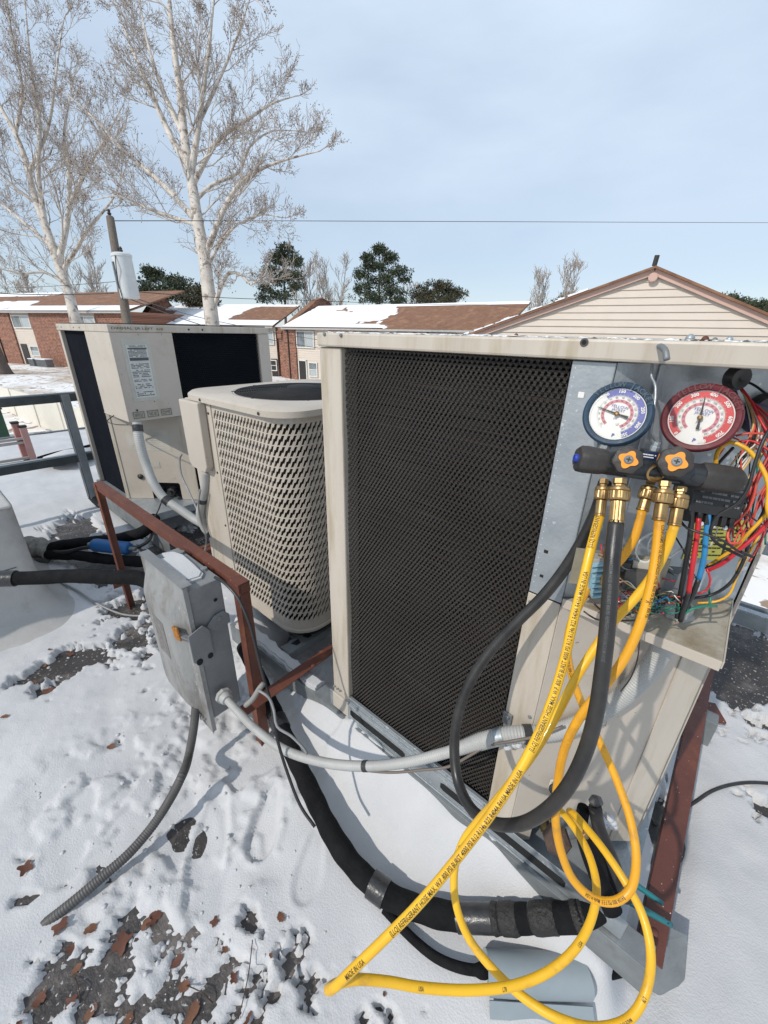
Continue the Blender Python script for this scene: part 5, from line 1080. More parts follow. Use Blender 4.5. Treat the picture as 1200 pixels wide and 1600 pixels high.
# rating plate
def SP(y, z, d=0): return V(ax1 + .003 + d, y, z)
o_ = SP(.925, .985, .0003); m = MB().slab([(0, 0), (.155, 0), (.155, .355), (0, .355)], o_, V(0, 1, 0), V(0, 0, 1), .0012); m.build('plate_margin', mat('plate margin', (.50, .48, .42), .5), A3, fix=True)
o_ = SP(.945, 1.005, .0016); m = MB().slab([(0, 0), (.115, 0), (.115, .30), (0, .30)], o_, V(0, 1, 0), V(0, 0, 1), .0008); m.build('rating_plate', mat('plate white', (.60, .60, .57), .5), A3, fix=True)
R = random.Random(5); m = MB(); yy = V(0, 1, 0); zz = V(0, 0, 1); base = o_ + V(.0010, .006, .008)
for (h0, h1_, rows_) in ((.0, .03, 3), (.045, .075, 3), (.085, .10, 2), (.11, .155, 5), (.16, .19, 4), (.225, .268, 6), (.278, .29, 2)):
    plate_lines(m, base + zz * h0, yy, zz, .10, h1_ - h0, rows_, R, .45)
for (h0, h1_) in ((.205, .222), (.268, .276)): m.add([base + zz * h0 + V(.0009, 0, 0), base + zz * h0 + yy * .105 + V(.0009, 0, 0), base + zz * h1_ + yy * .105 + V(.0009, 0, 0), base + zz * h1_ + V(.0009, 0, 0)], [(0, 1, 2, 3)])
stuff(m.build('plate_print', M_inkg, A3))
# three small pictogram stickers along the bottom of the control box
for k in range(3):
    o_ = SP(.900 + k * .082, .882, .0004); MB().slab([(0, 0), (.072, 0), (.072, .046), (0, .046)], o_, yy, zz, .001).build('warning_sticker', mat('sticker tan', (.40, .36, .29), .5, 0, (.30, .27, .22), 60), A3, fix=True)
    m = MB(); 
    for a in ((.004, .004, .068, .007), (.004, .039, .068, .042), (.004, .004, .007, .042), (.065, .004, .068, .042)): m.add([o_ + yy * a[0] + zz * a[1] + V(.0013, 0, 0), o_ + yy * a[2] + zz * a[1] + V(.0013, 0, 0), o_ + yy * a[2] + zz * a[3] + V(.0013, 0, 0), o_ + yy * a[0] + zz * a[3] + V(.0013, 0, 0)], [(0, 1, 2, 3)])
    plate_lines(m, o_ + yy * .012 + zz * .012 + V(.0006, 0, 0), yy, zz, .046, .022, 3, R); stuff(m.build('sticker_print', M_inkg, A3))
# wiring diagram on the lower door
o_ = EP(.10, .615, .0035); MB().slab([(0, 0), (.30, 0), (.30, .15), (0, .15)], o_, ed, zz, .0008).build('diagram_sheet', mat('diagram', (.50, .47, .41), .5), A3, fix=True)
m = MB(); q0 = o_ + ed * .03 + zz * .02 + en * .0012
for k in range(17): m.bar(q0 + ed * k * .0145, q0 + ed * k * .0145 + zz * .11, .0007, .0004)
for k in range(9): m.bar(q0 + zz * k * .0138, q0 + zz * k * .0138 + ed * .232, .0007, .0004)
m.bar(q0 + zz * .01, q0 + ed * .20 + zz * .10, .002, .0006); stuff(m.build('diagram_print', mat('faded ink', (.33, .31, .28), .6), A3))
MB().obox(EP(.26, .515, .0045), ed * .035, en * .0006, zz * .022).build('sticker', mat('diagram', (.5, .47, .41)), A3)
# handwriting on the lid edge
vs, fs = text_geo('DIMMAL SR LEFT  6/8', .030); m = MB(); m.add([V(ax1 + .0066, ay0 + .012 + x * 1.02, 1.392 + y * .62 + .001 * math.sin(x * 90)) for x, y, z in vs], fs); m.build('handwriting', M_ink, A3)
for y, z in ((1.33, 1.392), (1.42, 1.392), (.93, .935), (1.20, .90)): screw(A3, (ax1 + .0062, y, z), (1, 0, 0), .006, M_doorb)
for x in (-3.80, -3.70, -3.42, -3.30): screw(A3, (x, ay0 - .0062, 1.392), (0, -1, 0), .005, M_galvd)
MB().tube(spline([pY(178, 649, ay0 - .01), pY(168, 657, ay0 - .04), pY(180, 663, ay0 - .05), pY(200, 664, ay0 - .03)], .01), .003, 6).build('wire', WIRE['black'], A3)
# ================================================================== GAUGES, HOSES, CONDUITS, FRAMES
def proj(p): c = CR.T @ np.array([p[0], p[1], p[2] - EYE]); return 600 + 640 * c[0] / c[2], 800 + 640 * c[1] / c[2]
M_lens = bpy.data.materials.new('clear lens'); M_lens.use_nodes = True; t = M_lens.node_tree; t.nodes.clear()
mo = N(t, 'ShaderNodeOutputMaterial'); tr_ = N(t, 'ShaderNodeBsdfTransparent'); gl = N(t, 'ShaderNodeBsdfGlossy'); gl.inputs['Roughness'].default_value = .04; fr = N(t, 'ShaderNodeFresnel'); fr.inputs['IOR'].default_value = 1.4; ms = N(t, 'ShaderNodeMixShader')
t.links.new(fr.outputs[0], ms.inputs[0]); t.links.new(tr_.outputs[0], ms.inputs[1]); t.links.new(gl.outputs[0], ms.inputs[2]); t.links.new(ms.outputs[0], mo.inputs[0])

G = thing('manifold_gauge_set', 'manifold with a blue and a red pressure gauge hanging from the open unit', 'manifold gauges', pD(1012, 730, .52))
def gauge(u, v, d, r, nrm, up, boot, ring, lo_v, hi_v, step, v_top, deg_per, val, numstep, ww):
    c = pD(u, v, d); n = Vector(nrm).normalized(); up = Vector(up); up = (up - n * up.dot(n)).normalized(); rt = up.cross(n).normalized()
    def Q(ang, rad, h): a = R_(ang); return c + (up * math.cos(a) + rt * math.sin(a)) * rad + n * h
    g = MB().lathe([(0, -.030), (r * .86, -.030), (r * .95, -.024), (r, -.012), (r, -.002), (r * .975, .002), (r * .93, .0035), (r * .83, .0030), (r * .80, .0022), (r * .795, -.004)], c, n, 64, ref=up).build('boot', boot, G, smooth=35)
    # raised lettering round the top of the boot
    txt = 'YELLOW JACKET'; m = MB(); k = len(txt)
    for i, ch in enumerate(txt):
        if ch == ' ': continue
        vs, fs = text_geo(ch, r * .21, 'CENTER', .0003); a0 = -58 + i * 116 / (k - 1); ctr_ = Q(a0, r * .885, .0038); a = R_(a0); uu = up * math.cos(a) + rt * math.sin(a); rr = uu.cross(n) * 1.0
        if rr.dot(rt * math.cos(a) - up * math.sin(a)) < 0: rr = -rr
        m.add([ctr_ + rr * x + uu * y + n * .0007 for x, y, z in vs], fs)
    q = m.build('lettering', ring[3]); q.parent = g; q.location = -parent_world(g)
    c = c + n * .0058
    f = MB().lathe([(0, -.0090), (r * .795, -.0090), (r * .795, -.0062), (0, -.0062)], c, n, 64, ref=up).build('dial', M_white, G)
    def ann(m, r0, r1, a0, a1, h, seg=72):
        b = len(m.v)
        for q in range(seg + 1): a = a0 + (a1 - a0) * q / seg; m.v += [tuple(Q(a, r0, h)), tuple(Q(a, r1, h))]
        for q in range(seg): m.f.append((b+2*q, b+2*q+1, b+2*q+3, b+2*q+2)); m.mi.append(0)
    def sub(m, nm, mm, st=False):
        q = m.build(nm, mm); q.parent = f; q.location = -parent_world(f)
        if st: q['kind'] = 'stuff'
    m = MB(); ann(m, r * .565, r * .765, ring[1], ring[2], -.0058); sub(m, 'colour_ring', ring[0])
    m = MB(); ann(m, r * .36, r * .45, -150, 150, -.0058); sub(m, 'inner_ring', M_dialp)
    m = MB(); ann(m, r * .555, r * .562, -150, 150, -.0054); ann(m, r * .455, r * .459, -150, 150, -.0054)
    for q in range(121): a = -150 + q * 2.5; L = .025 if q % 4 else .045; p0, p1 = Q(a, r * .565, -.0053), Q(a, r * (.565 + L), -.0053); s_ = (p1 - p0).cross(n).normalized() * r * .003; m.add([p0 - s_, p0 + s_, p1 + s_, p1 - s_], [(0, 1, 2, 3)])
    sub(m, 'scale_marks', M_white, True)
    m = MB()
    for q in range(76): a = -150 + q * 4; p0, p1 = Q(a, r * .535, -.0053), Q(a, r * .555, -.0053); s_ = (p1 - p0).cross(n).normalized() * r * .0028; m.add([p0 - s_, p0 + s_, p1 + s_, p1 - s_], [(0, 1, 2, 3)])
    sub(m, 'fine_marks', M_inkg, True)
    mw, mk, mg = MB(), MB(), MB()
    for q in range(lo_v, hi_v + 1, step):
        a = v_top + (q - val[1]) * deg_per; vs, fs = text_geo(str(q), r * .135, 'CENTER', .0002); uu = (Q(a, 1, 0) - c).normalized(); rr = n.cross(uu) * -1
        if rr.dot((Q(a + 5, 1, 0) - Q(a - 5, 1, 0))) < 0: rr = -rr
        p = Q(a, r * .69, -.0050); mw.add([p + rr * x + uu * y for x, y, z in vs], fs)
    for i, q in enumerate(range(-140, 141, 20)):
        for (rad, sz, M__, st0) in ((.50, .07, mk if abs(q) < 60 or q > 0 else mg, 10), (.405, .062, mk, 5)):
            vs, fs = text_geo(str(st0 * (i + 2)), r * sz * 1.1, 'CENTER'); uu = (Q(q, 1, 0) - c).normalized(); rr = (Q(q + 5, 1, 0) - Q(q - 5, 1, 0)).normalized(); p = Q(q, r * rad, -.0052); M__.add([p + rr * x + uu * y for x, y, z in vs], fs)
    sub(mw, 'numerals', M_white if ww else M_ink); sub(mk, 'small_numerals', M_inkg); sub(mg, 'green_numerals', M_dgreen)
    m = MB()
    for line, y, sz in (('YELLOW', .22, .13), ('JACKET', .12, .11)): vs, fs = text_geo(line, r * sz, 'CENTER', 0); p = c + up * r * y - n * .0052; m.add([p + rt * x + up * y2 for x, y2, z in vs], fs)
    vs, fs = text_geo('psi', r * .09, 'CENTER'); p = c - up * r * .13 - n * .0052; m.add([p + rt * x + up * y2 for x, y2, z in vs], fs)
    vs, fs = text_geo('P', r * .14, 'CENTER', .0003); p = Q(170, r * .66, -.0052); m.add([p + rt * x + up * y2 for x, y2, z in vs], fs)
    sub(m, 'dial_print', M_dialb)
    MB().lathe([(0, 0), (r * .05, 0), (r * .05, .0012), (0, .0014)], Q(160, r * .30, -.006), n, 16).build('adjuster', M_tank, G)
    # needle
    a = ring[4]; tip, tail = Q(a, r * .60, -.0030), Q(a + 180, r * .34, -.0030); d_ = (tip - tail).normalized(); s_ = d_.cross(n).normalized()
    m = MB(); w0, w1, w2 = r * .008, r * .028, r * .045
    mid = Q(a + 180, r * .10, -.0030)
    pts = [tip + s_ * w0, tip - s_ * w0, c - n * .003 - s_ * w1, mid - s_ * w1 * .8, tail - s_ * w2, tail + s_ * w2, mid + s_ * w1 * .8, c - n * .003 + s_ * w1]
    m.add(pts + [p + n * .0007 for p in pts], [(0, 1, 2, 7), (2, 3, 6, 7), (3, 4, 5, 6)] + [(8, 9, 10, 15), (10, 11, 14, 15), (11, 12, 13, 14)] + [(i, (i + 1) % 8, 8 + (i + 1) % 8, 8 + i) for i in range(8)]); nd = m.build('needle', M_ink, G, fix=True)
    h = MB().lathe([(0, 0), (r * .075, 0), (r * .075, .0016), (r * .03, .0024), (0, .0024)], c - n * .0028, n, 20).build('needle_hub', M_brass); h.parent = nd; h.location = -parent_world(nd)
    MB().lathe([(0, 0), (r * .775, 0), (r * .77, .0006), (r * .4, .0009), (0, .001)], c - n * .0012, n, 48).build('lens', M_lens, G, smooth=20)
    MB().lathe([(.008, 0), (.008, .012), (.0065, .014), (.0065, .024)], Q(180, r * .93, -.014), -up, 6).build('gauge_stem', M_galvd, G, smooth=30)
    # worn rim scuffs
    return c, n, up, rt
def facing(u, v, tx=0, ty=0):
    r = -ray(u, v).normalized(); return r
n1 = facing(966, 650); n1 = (n1 + V(-.10, -.20, .18)).normalized()
n2 = facing(1094, 655); n2 = (n2 + V(-.05, -.10, .10)).normalized()
gauge(964, 647, .535, .0415, n1, V(.10, 0, 1), M_blueboot, (M_dialb, -46, 150, mat('blue letters', (.010, .040, .068), .5), -82), 100, 350, 50, -8, .76, (0, 150), 50, True)
gauge(1094, 653, .520, .0428, n2, V(.13, 0, 1), M_redboot, (M_dialr, -150, 150, mat('red letters', (.10, .006, .010), .5), -12), 0, 800, 100, 4, .375, (0, 400), 100, True)
# manifold bar and end valves
mL, mR = pD(902, 716, .520), pD(1150, 752, .512); md = (mR - mL).normalized(); ML = (mR - mL).length
def MP(t_): return mL + md * ML * t_
cdir = -(MP(.5) - V(0, 0, EYE)).normalized(); mu = (V(0, 0, 1) - md * md.z).normalized(); mf = mu.cross(md); mf = mf if mf.dot(cdir) > 0 else -mf
MB().tube([MP(.14), MP(.80)], .0150, 24).build('manifold_body', M_body, G, smooth=40)
m = MB().obox(MP(.47), md * ML * .17, mf * .0125, mu * .0125); m.build('centre_block', M_body, G, bevel=.002)
m = MB().obox(MP(.47) + mu * .0175 + mf * .002, md * ML * .105, mf * .006, mu * .006); m.build('centre_plate', M_body, G, bevel=.001)
o_ = MP(.47) + mu * .0175 + mf * .0084; MB().obox(o_, md * ML * .10, mf * .0003, mu * .0052).build('label', M_navy, G)
m = MB(); vs, fs = text_geo('TITAN', .0075, 'LEFT', .0002); m.add([o_ + md * (x + .008) + mu * y + mf * .0006 for x, y, z in vs], fs); plate_lines(m, o_ - md * .024 - mu * .003 + mf * .0002, md, mu, .018, .006, 2, random.Random(1)); m.build('label_print', M_white, G)
m = MB().obox(o_ + md * .001, md * .0042, mf * .0005, mu * .0045); m.build('emblem', M_orange, G)
vs, fs = text_geo('YJ', .0065, 'CENTER', .0003); MB().add([o_ + md * (x + .001) + mu * y + mf * .0009 for x, y, z in vs], fs).build('emblem_print', M_navy, G)
# oval rings pressed in the body
for t_ in (.205, .725):
    c = MP(t_) + mf * .0148; P = [c + md * .0095 * math.cos(a) + mu * .0055 * math.sin(a) - mf * (.0010 * abs(math.sin(a)) ** 2) for a in [2 * math.pi * k / 24 for k in range(25)]]; MB().tube(P, .0005, 6).build('pressed_oval', M_ink, G, smooth=180)
# sight glass
c = MP(.465) + mf * .0125 - mu * .001; MB().lathe([(.0088, 0), (.0112, .0), (.0112, .003), (.0088, .0035), (.0085, .001)], c, mf, 28).build('sight_ring', M_brass, G, smooth=30); MB().lathe([(0, 0), (.0088, 0), (.0085, .0008), (0, .0008)], c, mf, 20).build('sight_glass', mat('dark glass', (.05, .045, .035), .05, 0, (.35, .32, .28), 90), G)
# ribbed end knobs
def rib(nl, am): return lambda a, h: 1 + am * math.cos(nl * a)
m = MB().lathe([(0, 0), (.0140, 0), (.0160, .002), (.0168, .010), (.0158, .030), (.0150, .034), (0, .034)], MP(.0), md, 48, rf=rib(6, .045)); m.build('end_knob', M_knob, G, smooth=40)
MB().lathe([(0, 0), (.0045, 0), (.0055, .002), (.0055, .006), (0, .006)], MP(-.020), md, 16).build('end_cap', M_bluecap, G, smooth=30)
m = MB().lathe([(.0, 0), (.0155, 0), (.0172, .003), (.0178, .018), (.0168, .022), (.0172, .026), (.0166, .044), (.0130, .050), (0, .050)], MP(.765), md, 48, rf=rib(6, .04)); m.build('end_knob', M_knob, G, smooth=40)
# front knobs with orange four-lobed inserts
for (u, v, dd, r_) in ((981, 719, .492, .0170), (1056, 722, .482, .0186)):
    c = pD(u, v, dd); ax = (-(ray(u, v)).normalized() + mf * .3 + V(0, 0, .25)).normalized(); k = MB().lathe([(0, -.020), (r_ * .80, -.020), (r_ * .98, -.012), (r_, -.003), (r_ * .93, .001), (r_ * .70, .003), (0, .0035)], c, ax, 60, rf=rib(7, .045)).build('valve_knob', M_knob, G, smooth=40)
    e1 = (mu - ax * mu.dot(ax)).normalized(); e2 = ax.cross(e1); pts = [(r_ * (.56 + .10 * math.cos(4 * a + .9)) * math.cos(a), r_ * (.56 + .10 * math.cos(4 * a + .9)) * math.sin(a)) for a in [2 * math.pi * q / 56 for q in range(56)]]
    q = MB().slab(pts, c + ax * .0030, e1, e2, .0022).build('knob_insert', M_orange, None, fix=True, bevel=0); q.parent = k; q.location = -parent_world(k)
    q = MB().lathe([(0, 0), (r_ * .30, 0), (r_ * .30, .0012), (r_ * .22, .0022), (0, .0022)], c + ax * .0052, ax, 20).build('knob_screw', M_galvd); q.parent = k; q.location = -parent_world(k)
    m = MB().obox(c + ax * .0076, e1 * r_ * .16, e2 * r_ * .04, ax * .0003).obox(c + ax * .0076, e2 * r_ * .16, e1 * r_ * .04, ax * .00028); q = m.build('screw_slot', M_ink); q.parent = k; q.location = -parent_world(k)
# hanging hook
P = [MP(.44) + mu * .030, pD(1016, 680, .548), pD(1022, 640, .55), pD(1024, 602, .552), pD(1018, 588, .553), pD(1019, 570, .553), pY(1019, 545, FY + .02)]
MB().tube(spline(P, .004), .0020, 10).build('hanging_hook', M_galv, G, smooth=180)
MB().lathe([(0, 0), (.005, 0), (.005, .006), (.004, .007), (.004, .012), (0, .012)], MP(.44) + mu * .022, mu, 6).build('hook_nut', M_galv, G, smooth=30)
# ports with brass hex bodies
def knurl(a, h): return 1 + .035 * (1 if (int(a * 16 / math.pi * 1.0 + h * 900) + int(a * 16 / math.pi - h * 900)) % 2 else -1)
def fitting(par, top, d, s_=1.0, fer=.020, crimp=False):
    top = Vector(top); d = Vector(d).normalized()
    MB().lathe([(.0035 * s_, -.006), (.006 * s_, -.006), (.006 * s_, 0), (.0045 * s_, .001), (.0045 * s_, .004)], top, d, 6).build('hex_neck', M_brass, par, smooth=30)
    MB().lathe([(.004 * s_, .003), (.0088 * s_, .004), (.0096 * s_, .006), (.0096 * s_, .0085), (.0090 * s_, .0092), (.0096 * s_, .010), (.0096 * s_, .0185), (.0088 * s_, .0205), (.006 * s_, .021)], top, d, 64, rf=lambda a, h: (1 + .03 * math.cos(22 * a + h * 1800 * (1 if int(h * 1e4) % 2 else -1))) if .0095 < h < .019 else 1).build('knurled_nut', M_brass, par, smooth=25)
    L0 = .021
    MB().lathe([(.0052 * s_, L0), (.0066 * s_, L0 + .001), (.0066 * s_, L0 + fer), (.0072 * s_, L0 + fer + .001), (.0072 * s_, L0 + fer + .003), (.006 * s_, L0 + fer + .003)], top, d, 40, rf=(lambda a, h: 1 - .07 * (math.cos(10 * a) > .5)) if crimp else (lambda a, h: 1 - .04 * (math.cos(6 * a) > .6))).build('ferrule', M_brass, par, smooth=25)
    return top + d * (L0 + fer + .002)

def hose(name, label, cat, pts, r, m_, head=None, tail=None, texts=(), step=.006, group=None, n=16, rfun=None):
    """head / tail: (top point, direction, scale, ferrule, crimp)"""
    P = spline(pts, step); base = thing(name, label, cat, P[0], group)
    if head: e = fitting(base, *head); P = spline([e] + list(pts[1:]), step)
    if tail:
        e = fitting(base, *tail); P = spline(([P[0]] if head else [pts[0]]) + list(pts[1:-1]) + [e], step)
    tb = MB().tube(P, r, n, rfun=rfun).build('tube', m_, base, smooth=180)
    Pp, T, A, B, S = frames(P)
    for (txt, s0, size, dirn, phi, mm) in texts:
        if isinstance(s0, tuple): s0 = S[min(range(len(Pp)), key=lambda i: (proj(Pp[i])[0] - s0[0]) ** 2 + (proj(Pp[i])[1] - s0[1]) ** 2)]
        vs, fs = text_geo(txt, size * .86, 'LEFT', size * .008, 7); m = MB(); q = []
        for x, y, z in vs:
            s_ = s0 + dirn * x * .65; 
            i = int(np.searchsorted(S, s_)) - 1; i = max(0, min(len(S) - 2, i)); f = (s_ - S[i]) / max(1e-6, S[i+1] - S[i]); f = max(0, min(1, f)); p = Pp[i].lerp(Pp[i+1], f); a_, b_ = A[i].lerp(A[i+1], f), B[i].lerp(B[i+1], f); tt = T[i]
            ii = max(0, min(len(S) - 1, i)); cd = V(0, 0, EYE) - p; cd = cd - tt * cd.dot(tt); base_a = math.atan2(cd.dot(b_), cd.dot(a_))
            an = base_a + phi - dirn * y / r; q.append(p + (a_.normalized() * math.cos(an) + b_.normalized() * math.sin(an)) * (r + .0003))
        m.add(q, fs); lt = m.build('lettering', mm); lt.parent = tb; lt.location = -parent_world(tb)
    return base, P, S
down = (V(0, 0, -1) - md * -md.z).normalized()
LONG = 'REFRIGERANT HOSE MAX. W.P. 800 PSI BURST 4000 PSI R12 R134a R22 R404A R410A MADE IN USA'
def fit_at(u, v, d, u2, v2, d2, s_=1, fer=.02, crimp=False): a, b = pD(u, v, d), pD(u2, v2, d2); return (a, b - a, s_, fer, crimp)
YR = .0057
# hose A: bright yellow, left port, sweeps to the lower left and hairpins back
A_pts = [(936, 802, .520), (925, 850, .517), (912, 905, .512), (898, 960, .508), (882, 1030, .504), (864, 1090, .500), (840, 1150, .496), (805, 1215, .492), (765, 1275, .488), (715, 1340, .484), (655, 1412, .482), (600, 1468, .482), (550, 1516, .484), (522, 1543, .490), (513, 1546, .500),
         (522, 1539, .512), (550, 1531, .520), (600, 1533, .530), (660, 1543, .535), (740, 1547, .54), (810, 1538, .545), (862, 1515, .55), (902, 1478, .56), (926, 1430, .58), (932, 1385, .60), (922, 1340, .63), (905, 1305, .66), (886, 1278, .69), (872, 1262, .72), (868, 1240, .72)]
hose('charging_hose', 'bright yellow lettered hose from the leftmost brass port to a sharp bend at the bottom', 'hose', [pD(*q) for q in A_pts], YR, M_yhose, head=fit_at(943, 756, .526, 939, 790, .524, .95, .018),
     texts=[('[LLQ] ' + LONG, (612, 1452), .0094, -1, -.30, M_ink), ('MADE IN USA', (545, 1518), .0090, -1, -.3, M_ink), ('[LLQ] ' + LONG, (828, 1168), .0088, -1, -.15, M_ink), ('[LLQ] REFRIGERANT HO', (920, 855), .0084, -1, .25, M_ink), ('USA', (655, 1540), .007, 1, .3, M_ink), ('L78', (785, 1544), .007, 1, .4, M_ink), ('USA', (905, 1476), .007, 1, .3, M_ink)])
# hose B: right port, passes behind the black hose, loops round the bottom right
B_pts = [(1053, 812, .512), (1044, 850, .515), (1022, 895, .525), (992, 935, .535), (958, 972, .545), (928, 1015, .55), (900, 1060, .55), (868, 1120, .545), (838, 1170, .54), (805, 1215, .54), (775, 1252, .56), (746, 1284, .60), (722, 1318, .62), (710, 1360, .62), (712, 1410, .61), (732, 1465, .60), (768, 1512, .58), (815, 1556, .56), (870, 1590, .54), (930, 1606, .53), (985, 1590, .53), (1012, 1540, .54), (1016, 1480, .55), (1002, 1425, .57), (975, 1375, .59), (945, 1330, .62), (915, 1292, .66), (897, 1272, .69), (890, 1268, .71), (896, 1282, .73), (905, 1296, .745)]
hose('charging_hose', 'yellow hose from the rightmost brass port, crossing behind the black hose', 'hose', [pD(*q) for q in B_pts], YR, M_yhose, head=fit_at(1063, 768, .508, 1058, 796, .508, 1.08, .019), tail=fit_at(915, 1306, .76, 905, 1296, .745, .7, .008),
     texts=[('USA', (722, 1318), .007, 1, .2, M_ink), ('L78', (1014, 1560), .007, -1, .2, M_ink), ('MADE IN USA', (985, 1590), .006, -1, .3, M_ink)])
# hose C: middle port, deep orange yellow, loops down and comes back up to the shelf
C_pts = [(1030, 808, .502), (1026, 860, .500), (1017, 915, .500), (1000, 975, .502), (975, 1030, .508), (942, 1075, .515), (908, 1118, .525), (884, 1165, .54), (872, 1220, .56), (868, 1280, .57), (878, 1335, .575), (898, 1378, .575), (930, 1405, .57), (962, 1408, .565), (986, 1388, .565), (994, 1340, .57), (986, 1285, .585), (966, 1225, .605), (942, 1170, .62), (916, 1115, .63), (898, 1070, .63), (888, 1030, .62), (887, 1000, .61), (896, 965, .60), (908, 938, .595)]
hose('charging_hose', 'orange yellow hose from the middle brass port, looping low before the service valves', 'hose', [pD(*q) for q in C_pts], YR, M_ohose, head=fit_at(1038, 760, .500, 1033, 795, .500, 1.15, .018), tail=fit_at(948, 868, .585, 925, 905, .59, 1.2, .016),
     texts=[('CONFORMS TO UL RECOGNIZED HOSE 4000 PSI BURST 800 PSI', (1033, 822), .0072, 1, -.75, M_ink), ('R410A 800 PSI F.F.F. Made in USA', (972, 1400), .0074, -1, .1, M_ink), ('800 PSI BURST 4000 PSI Made in USA', (896, 1068), .0074, 1, -.1, M_ink), ('^', (1012, 935), .012, 1, .2, M_ink)])
# hose D: short stub behind
hose('charging_hose', 'short amber hose stub between two brass fittings behind the orange yellow hose', 'hose', [pD(*q) for q in [(1004, 800, .530), (992, 838, .535), (975, 868, .545), (962, 885, .555)]], YR * .95, M_ohose, head=fit_at(1016, 756, .53, 1006, 790, .53, 1.05, .012), tail=fit_at(941, 915, .575, 962, 882, .557, .8, .010), texts=[])
# black vacuum hose
K_pts = [(960, 812, .490), (957, 870, .488), (953, 930, .486), (948, 990, .485), (941, 1050, .486), (932, 1110, .490), (916, 1170, .50), (890, 1225, .515), (855, 1265, .54), (810, 1288, .58), (768, 1285, .62), (735, 1262, .67), (716, 1222, .71), (710, 1175, .73), (715, 1120, .735), (735, 1065, .73), (768, 1015, .72), (810, 970, .70), (850, 930, .68), (885, 885, .66), (915, 835, .63), (935, 790, .60), (945, 755, .57)]
hose('vacuum_hose', 'thick black hose from a large crimped brass fitting, looping wide before the mesh guard', 'hose', [pD(*q) for q in K_pts], .0090, M_rubber, head=fit_at(968, 756, .500, 965, 790, .498, 1.28, .024, True),
     texts=[('REFRIGERATION VACUUM HOSE 4000 PSI BURST 800 PSI  REFRIGERATION VACUUM HOSE', .02, .0065, 1, .1, mat('faint ink', (.10, .10, .10), .4))], n=18)

# ---- conduits
def ribs(r, pitch=.0062, am=.045): return lambda s_, q: r * (1 + am * math.cos(2 * math.pi * s_ / pitch))
cpts = [pD(352, 1090, 1.315), pD(372, 1112, 1.27), pD(400, 1140, 1.20), pD(445, 1172, 1.12), pD(500, 1190, 1.06), pD(560, 1197, 1.00), pD(630, 1192, .95), pD(700, 1175, .90), pD(760, 1156, .87), pD(800, 1148, .85), pD(850, 1146, .84), pD(900, 1133, .82), pD(950, 1105, .80), pD(995, 1067, .765), pD(1025, 1030, .735), pD(1038, 1003, .715)]
P = spline(cpts, .0013); cd = thing('flexible_conduit', 'light grey ribbed conduit sagging from the switch box to the open unit', 'conduit', P[0])
def cr_(s_, q): return (.0118 if q < .60 else .0118 + .0055 * min(1, (q - .60) / .06)) * (1 + .045 * math.cos(2 * math.pi * s_ / .0055))
MB().tube(P, .0138, 14, rfun=cr_).build('sleeve', M_cond, cd, smooth=180)
Pp, T, A_, B_, S_ = frames(P)
def band_at(u, v, L, rr, mm, nm='tape'):
    k = min(range(len(P)), key=lambda i: (proj(P[i])[0] - u) ** 2 + (proj(P[i])[1] - v) ** 2); MB().tube([P[k] - T[k] * L / 2, P[k] + T[k] * L / 2], rr, 18).build(nm, mm, cd, smooth=40)
band_at(571, 1197, .012, .0130, M_tape); band_at(824, 1149, .016, .0195, M_tape); 
# strap that clamps it to the cover flange
p = pY(788, 1140, FY - .012); k = min(range(len(P)), key=lambda i: (P[i] - p).length); band_at(*proj(P[k]), .016, .0185, M_galv, 'clamp')
m = MB().box((p.x - .010, FY - .008, p.z + .012), (p.x + .010, FY - .0055, p.z + .045)); m.build('clamp_ear', M_galvd, cd, bevel=.001); screw(cd, (p.x, FY - .0082, p.z + .034), (0, -1, 0), .005)
fg = MB().lathe([(.022, 0), (.025, .006), (.025, .014), (.020, .016), (.020, .026), (.0175, .034), (.0155, .035)], P[0] - T[0] * .02, T[0], 24, rf=lambda a, h: 1 + (.05 * math.cos(8 * a) if h < .017 else 0)).build('box_connector', M_cond, cd, smooth=40)
sp_ = MB(); R = random.Random(2)
for q in range(14): c = p + V(.022 + R.gauss(0, .008), -.022 + R.gauss(0, .004), .012 + R.gauss(0, .008)); sp_.add([c + x * R.uniform(.006, .011) for x in IV], IF)
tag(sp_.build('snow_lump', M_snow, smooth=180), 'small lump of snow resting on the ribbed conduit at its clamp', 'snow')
wp = [pD(560, 1203, 1.0), pD(610, 1207, .96), pD(660, 1203, .92), pD(700, 1198, .90), pD(735, 1180, .87), pD(760, 1166, .86), pD(800, 1158, .82), pD(840, 1150, .81), pD(880, 1135, .80)]
tag(MB().tube(spline(wp, .01), .0030, 8).build('low_voltage_cable', mat('brown cable', (.16, .13, .11), .5), smooth=180), 'thin brown cable running along under the light grey conduit', 'cable')
z0p = [pD(306, 1105, 1.355), pD(303, 1135, 1.36), pD(295, 1180, 1.36), pZ(283, 1215, .16), pZ(262, 1255, .10), pZ(235, 1295, .062), pZ(200, 1335, .045), pZ(160, 1370, .034), pZ(125, 1400, .026), pZ(98, 1422, .018), pZ(75, 1440, .006), pZ(50, 1458, -.03)]
P2 = spline(z0p, .0013); c2 = thing('flexible_conduit', 'dark weathered ribbed conduit curving from under the switch box down into the snow', 'conduit', P2[0]); MB().tube(P2, .0135, 14, rfun=ribs(.0132, .0062, .05)).build('sleeve', M_condd, c2, smooth=180)
